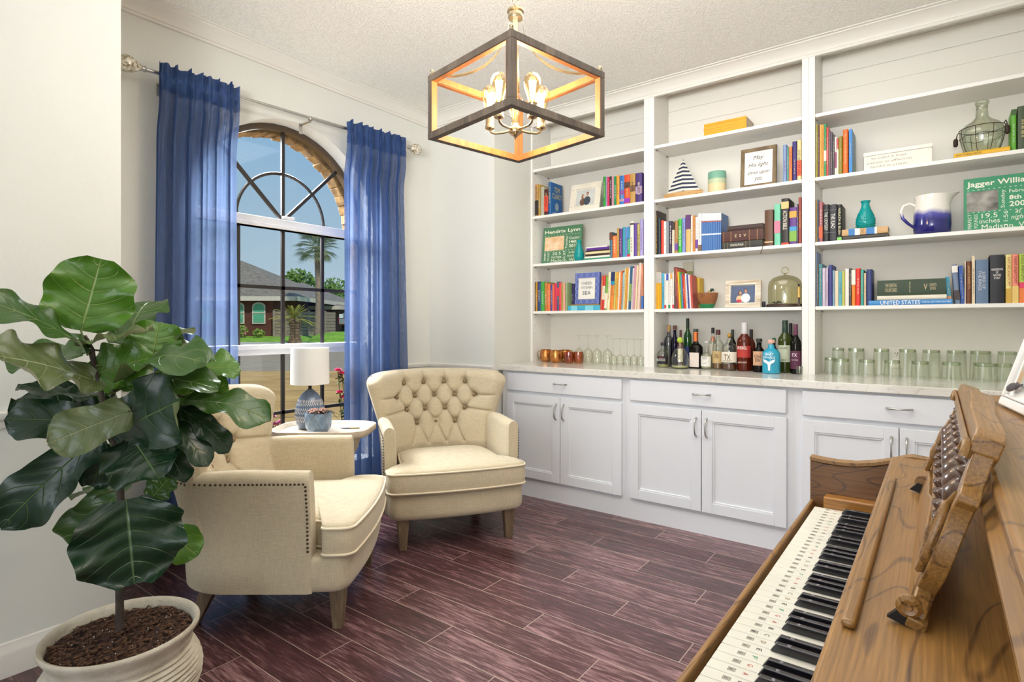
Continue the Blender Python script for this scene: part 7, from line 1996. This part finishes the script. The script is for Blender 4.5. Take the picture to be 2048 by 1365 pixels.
def wineglass(label, u, y, H2, Rb, zb):
    """stood upside down on its rim"""
    t = thing('wine_glass', label, 'wine glass', (XY(u, y), y, ZT + .0003), 0, 'upturned wine glasses')
    obj('bowl', MB().lathe([(Rb*.86, 0), (Rb*.95, zb*.25), (Rb, zb*.55), (Rb*.82, zb*.82), (Rb*.35, zb*.98), (.004, zb*1.03)], 28, cap0=False, cap1=False), M_clear, t, smooth=60)
    obj('stem', MB().lathe([(.005, zb*1.0), (.0032, zb*1.08), (.003, H2 - .012), (.006, H2 - .003)], 12), M_clear, t, smooth=60)
    obj('foot', MB().lathe([(.005, H2 - .004), (.030, H2 - .0015), (.031, H2), (.003, H2)], 28), M_clear, t, smooth=60)
ga = ['first', 'second', 'third', 'fourth']
for k, u in enumerate((1158, 1176, 1194, 1215)): wineglass('upturned wine glass with tall bowl, %s from the mugs' % ga[k], u, 3.80 - .004*k, .205, .037, .105)
gb = ['nearest the tall bowls', 'second from the tall bowls', 'third from the tall bowls', 'second from the bay divider', 'nearest the bay divider']
for k, u in enumerate((1226.5, 1240, 1254, 1268, 1281.5)): wineglass('upturned long stemmed glass, %s' % gb[k], u, 3.67 + (.07 if k % 2 else 0), .187, .029, .072)
M_rose = glassy('rose_glass', 'f0c8a8', .25)
for k, (u, y, lb) in enumerate(((1138, 3.64, 'rose tinted stemless glass next to the copper mugs'), (1157, 3.67, 'rose tinted stemless glass second from the copper mugs'))):
    t = thing('stemless_glass', lb, 'glass', (XY(u, y), y, ZT + .0003), 0, 'stemless glasses'); obj('bowl', MB().lathe([(.026, 0), (.033, .003), (.037, .03), (.038, .05), (.034, .085), (.0325, .085), (.036, .05), (.03, .01)], 28, cap1=False), M_rose, t, smooth=60)
# ------------------------------------------------------------------ tumblers in the right bay, all upside down
def tumbler(label, u, y, H2, r_, sq):
    t = thing('tumbler', label, 'glass', (XY(u, y), y, ZT + .0003), R(8), 'upturned tumblers')
    def ringp(rr, z, n=24):
        o_ = []
        for k in range(n):
            a = 2*math.pi*k/n + math.pi/4*0
            c_, s_ = math.cos(a), math.sin(a)
            p_ = sq; o_.append(Vector((rr*math.copysign(abs(c_)**p_, c_), rr*math.copysign(abs(s_)**p_, s_), z)))
        return o_
    obj('wall', MB().loft([ringp(r_*1.08, 0), ringp(r_*1.04, H2*.3), ringp(r_*.98, H2*.86), ringp(r_*.95, H2)], cap0=False, cap1=True), M_tum, t, smooth=60)
    obj('thick_base', MB().loft([ringp(r_*.84, H2 - .017), ringp(r_*.95, H2 - .010), ringp(r_*.93, H2 - .002)]), M_tumb, t, smooth=40)
M_tum = glassy('tumbler_glass', 'fbfdf8', .2, edge=.9); M_tumb = glassy('tumbler_base', 'e6ecd8', .3, .10, 'd8dcc8')
ordn = ['first', 'second', 'third', 'fourth', 'fifth', 'sixth', 'seventh', 'eighth']
for k, (a, b) in enumerate(((258,362),(410,550),(648,780),(890,1030),(1110,1250),(1342,1492),(1563,1720),(1820,1965))):
    y = 3.835; u = 1610 + (a+b)/2/4.676; r_ = (b-a)/2/4.676*DY(u, y)/F*.95; tumbler('tall upturned glass in the back row, %s from left' % ordn[k], u, y, .150 if k else .150, min(.043, r_), .55)
for k, (a, b) in enumerate(((185,290),(262,410),(505,650),(745,885),(1002,1150),(1290,1445),(1585,1780),(1795,1925))):
    y = 3.70 if k else 3.79; u = 1610 + (a+b)/2/4.676; r_ = (b-a)/2/4.676*DY(u, y)/F*.93; tumbler('short upturned glass in the front row, %s from left' % ordn[k], u, y, .094, min(.046, r_), .75)
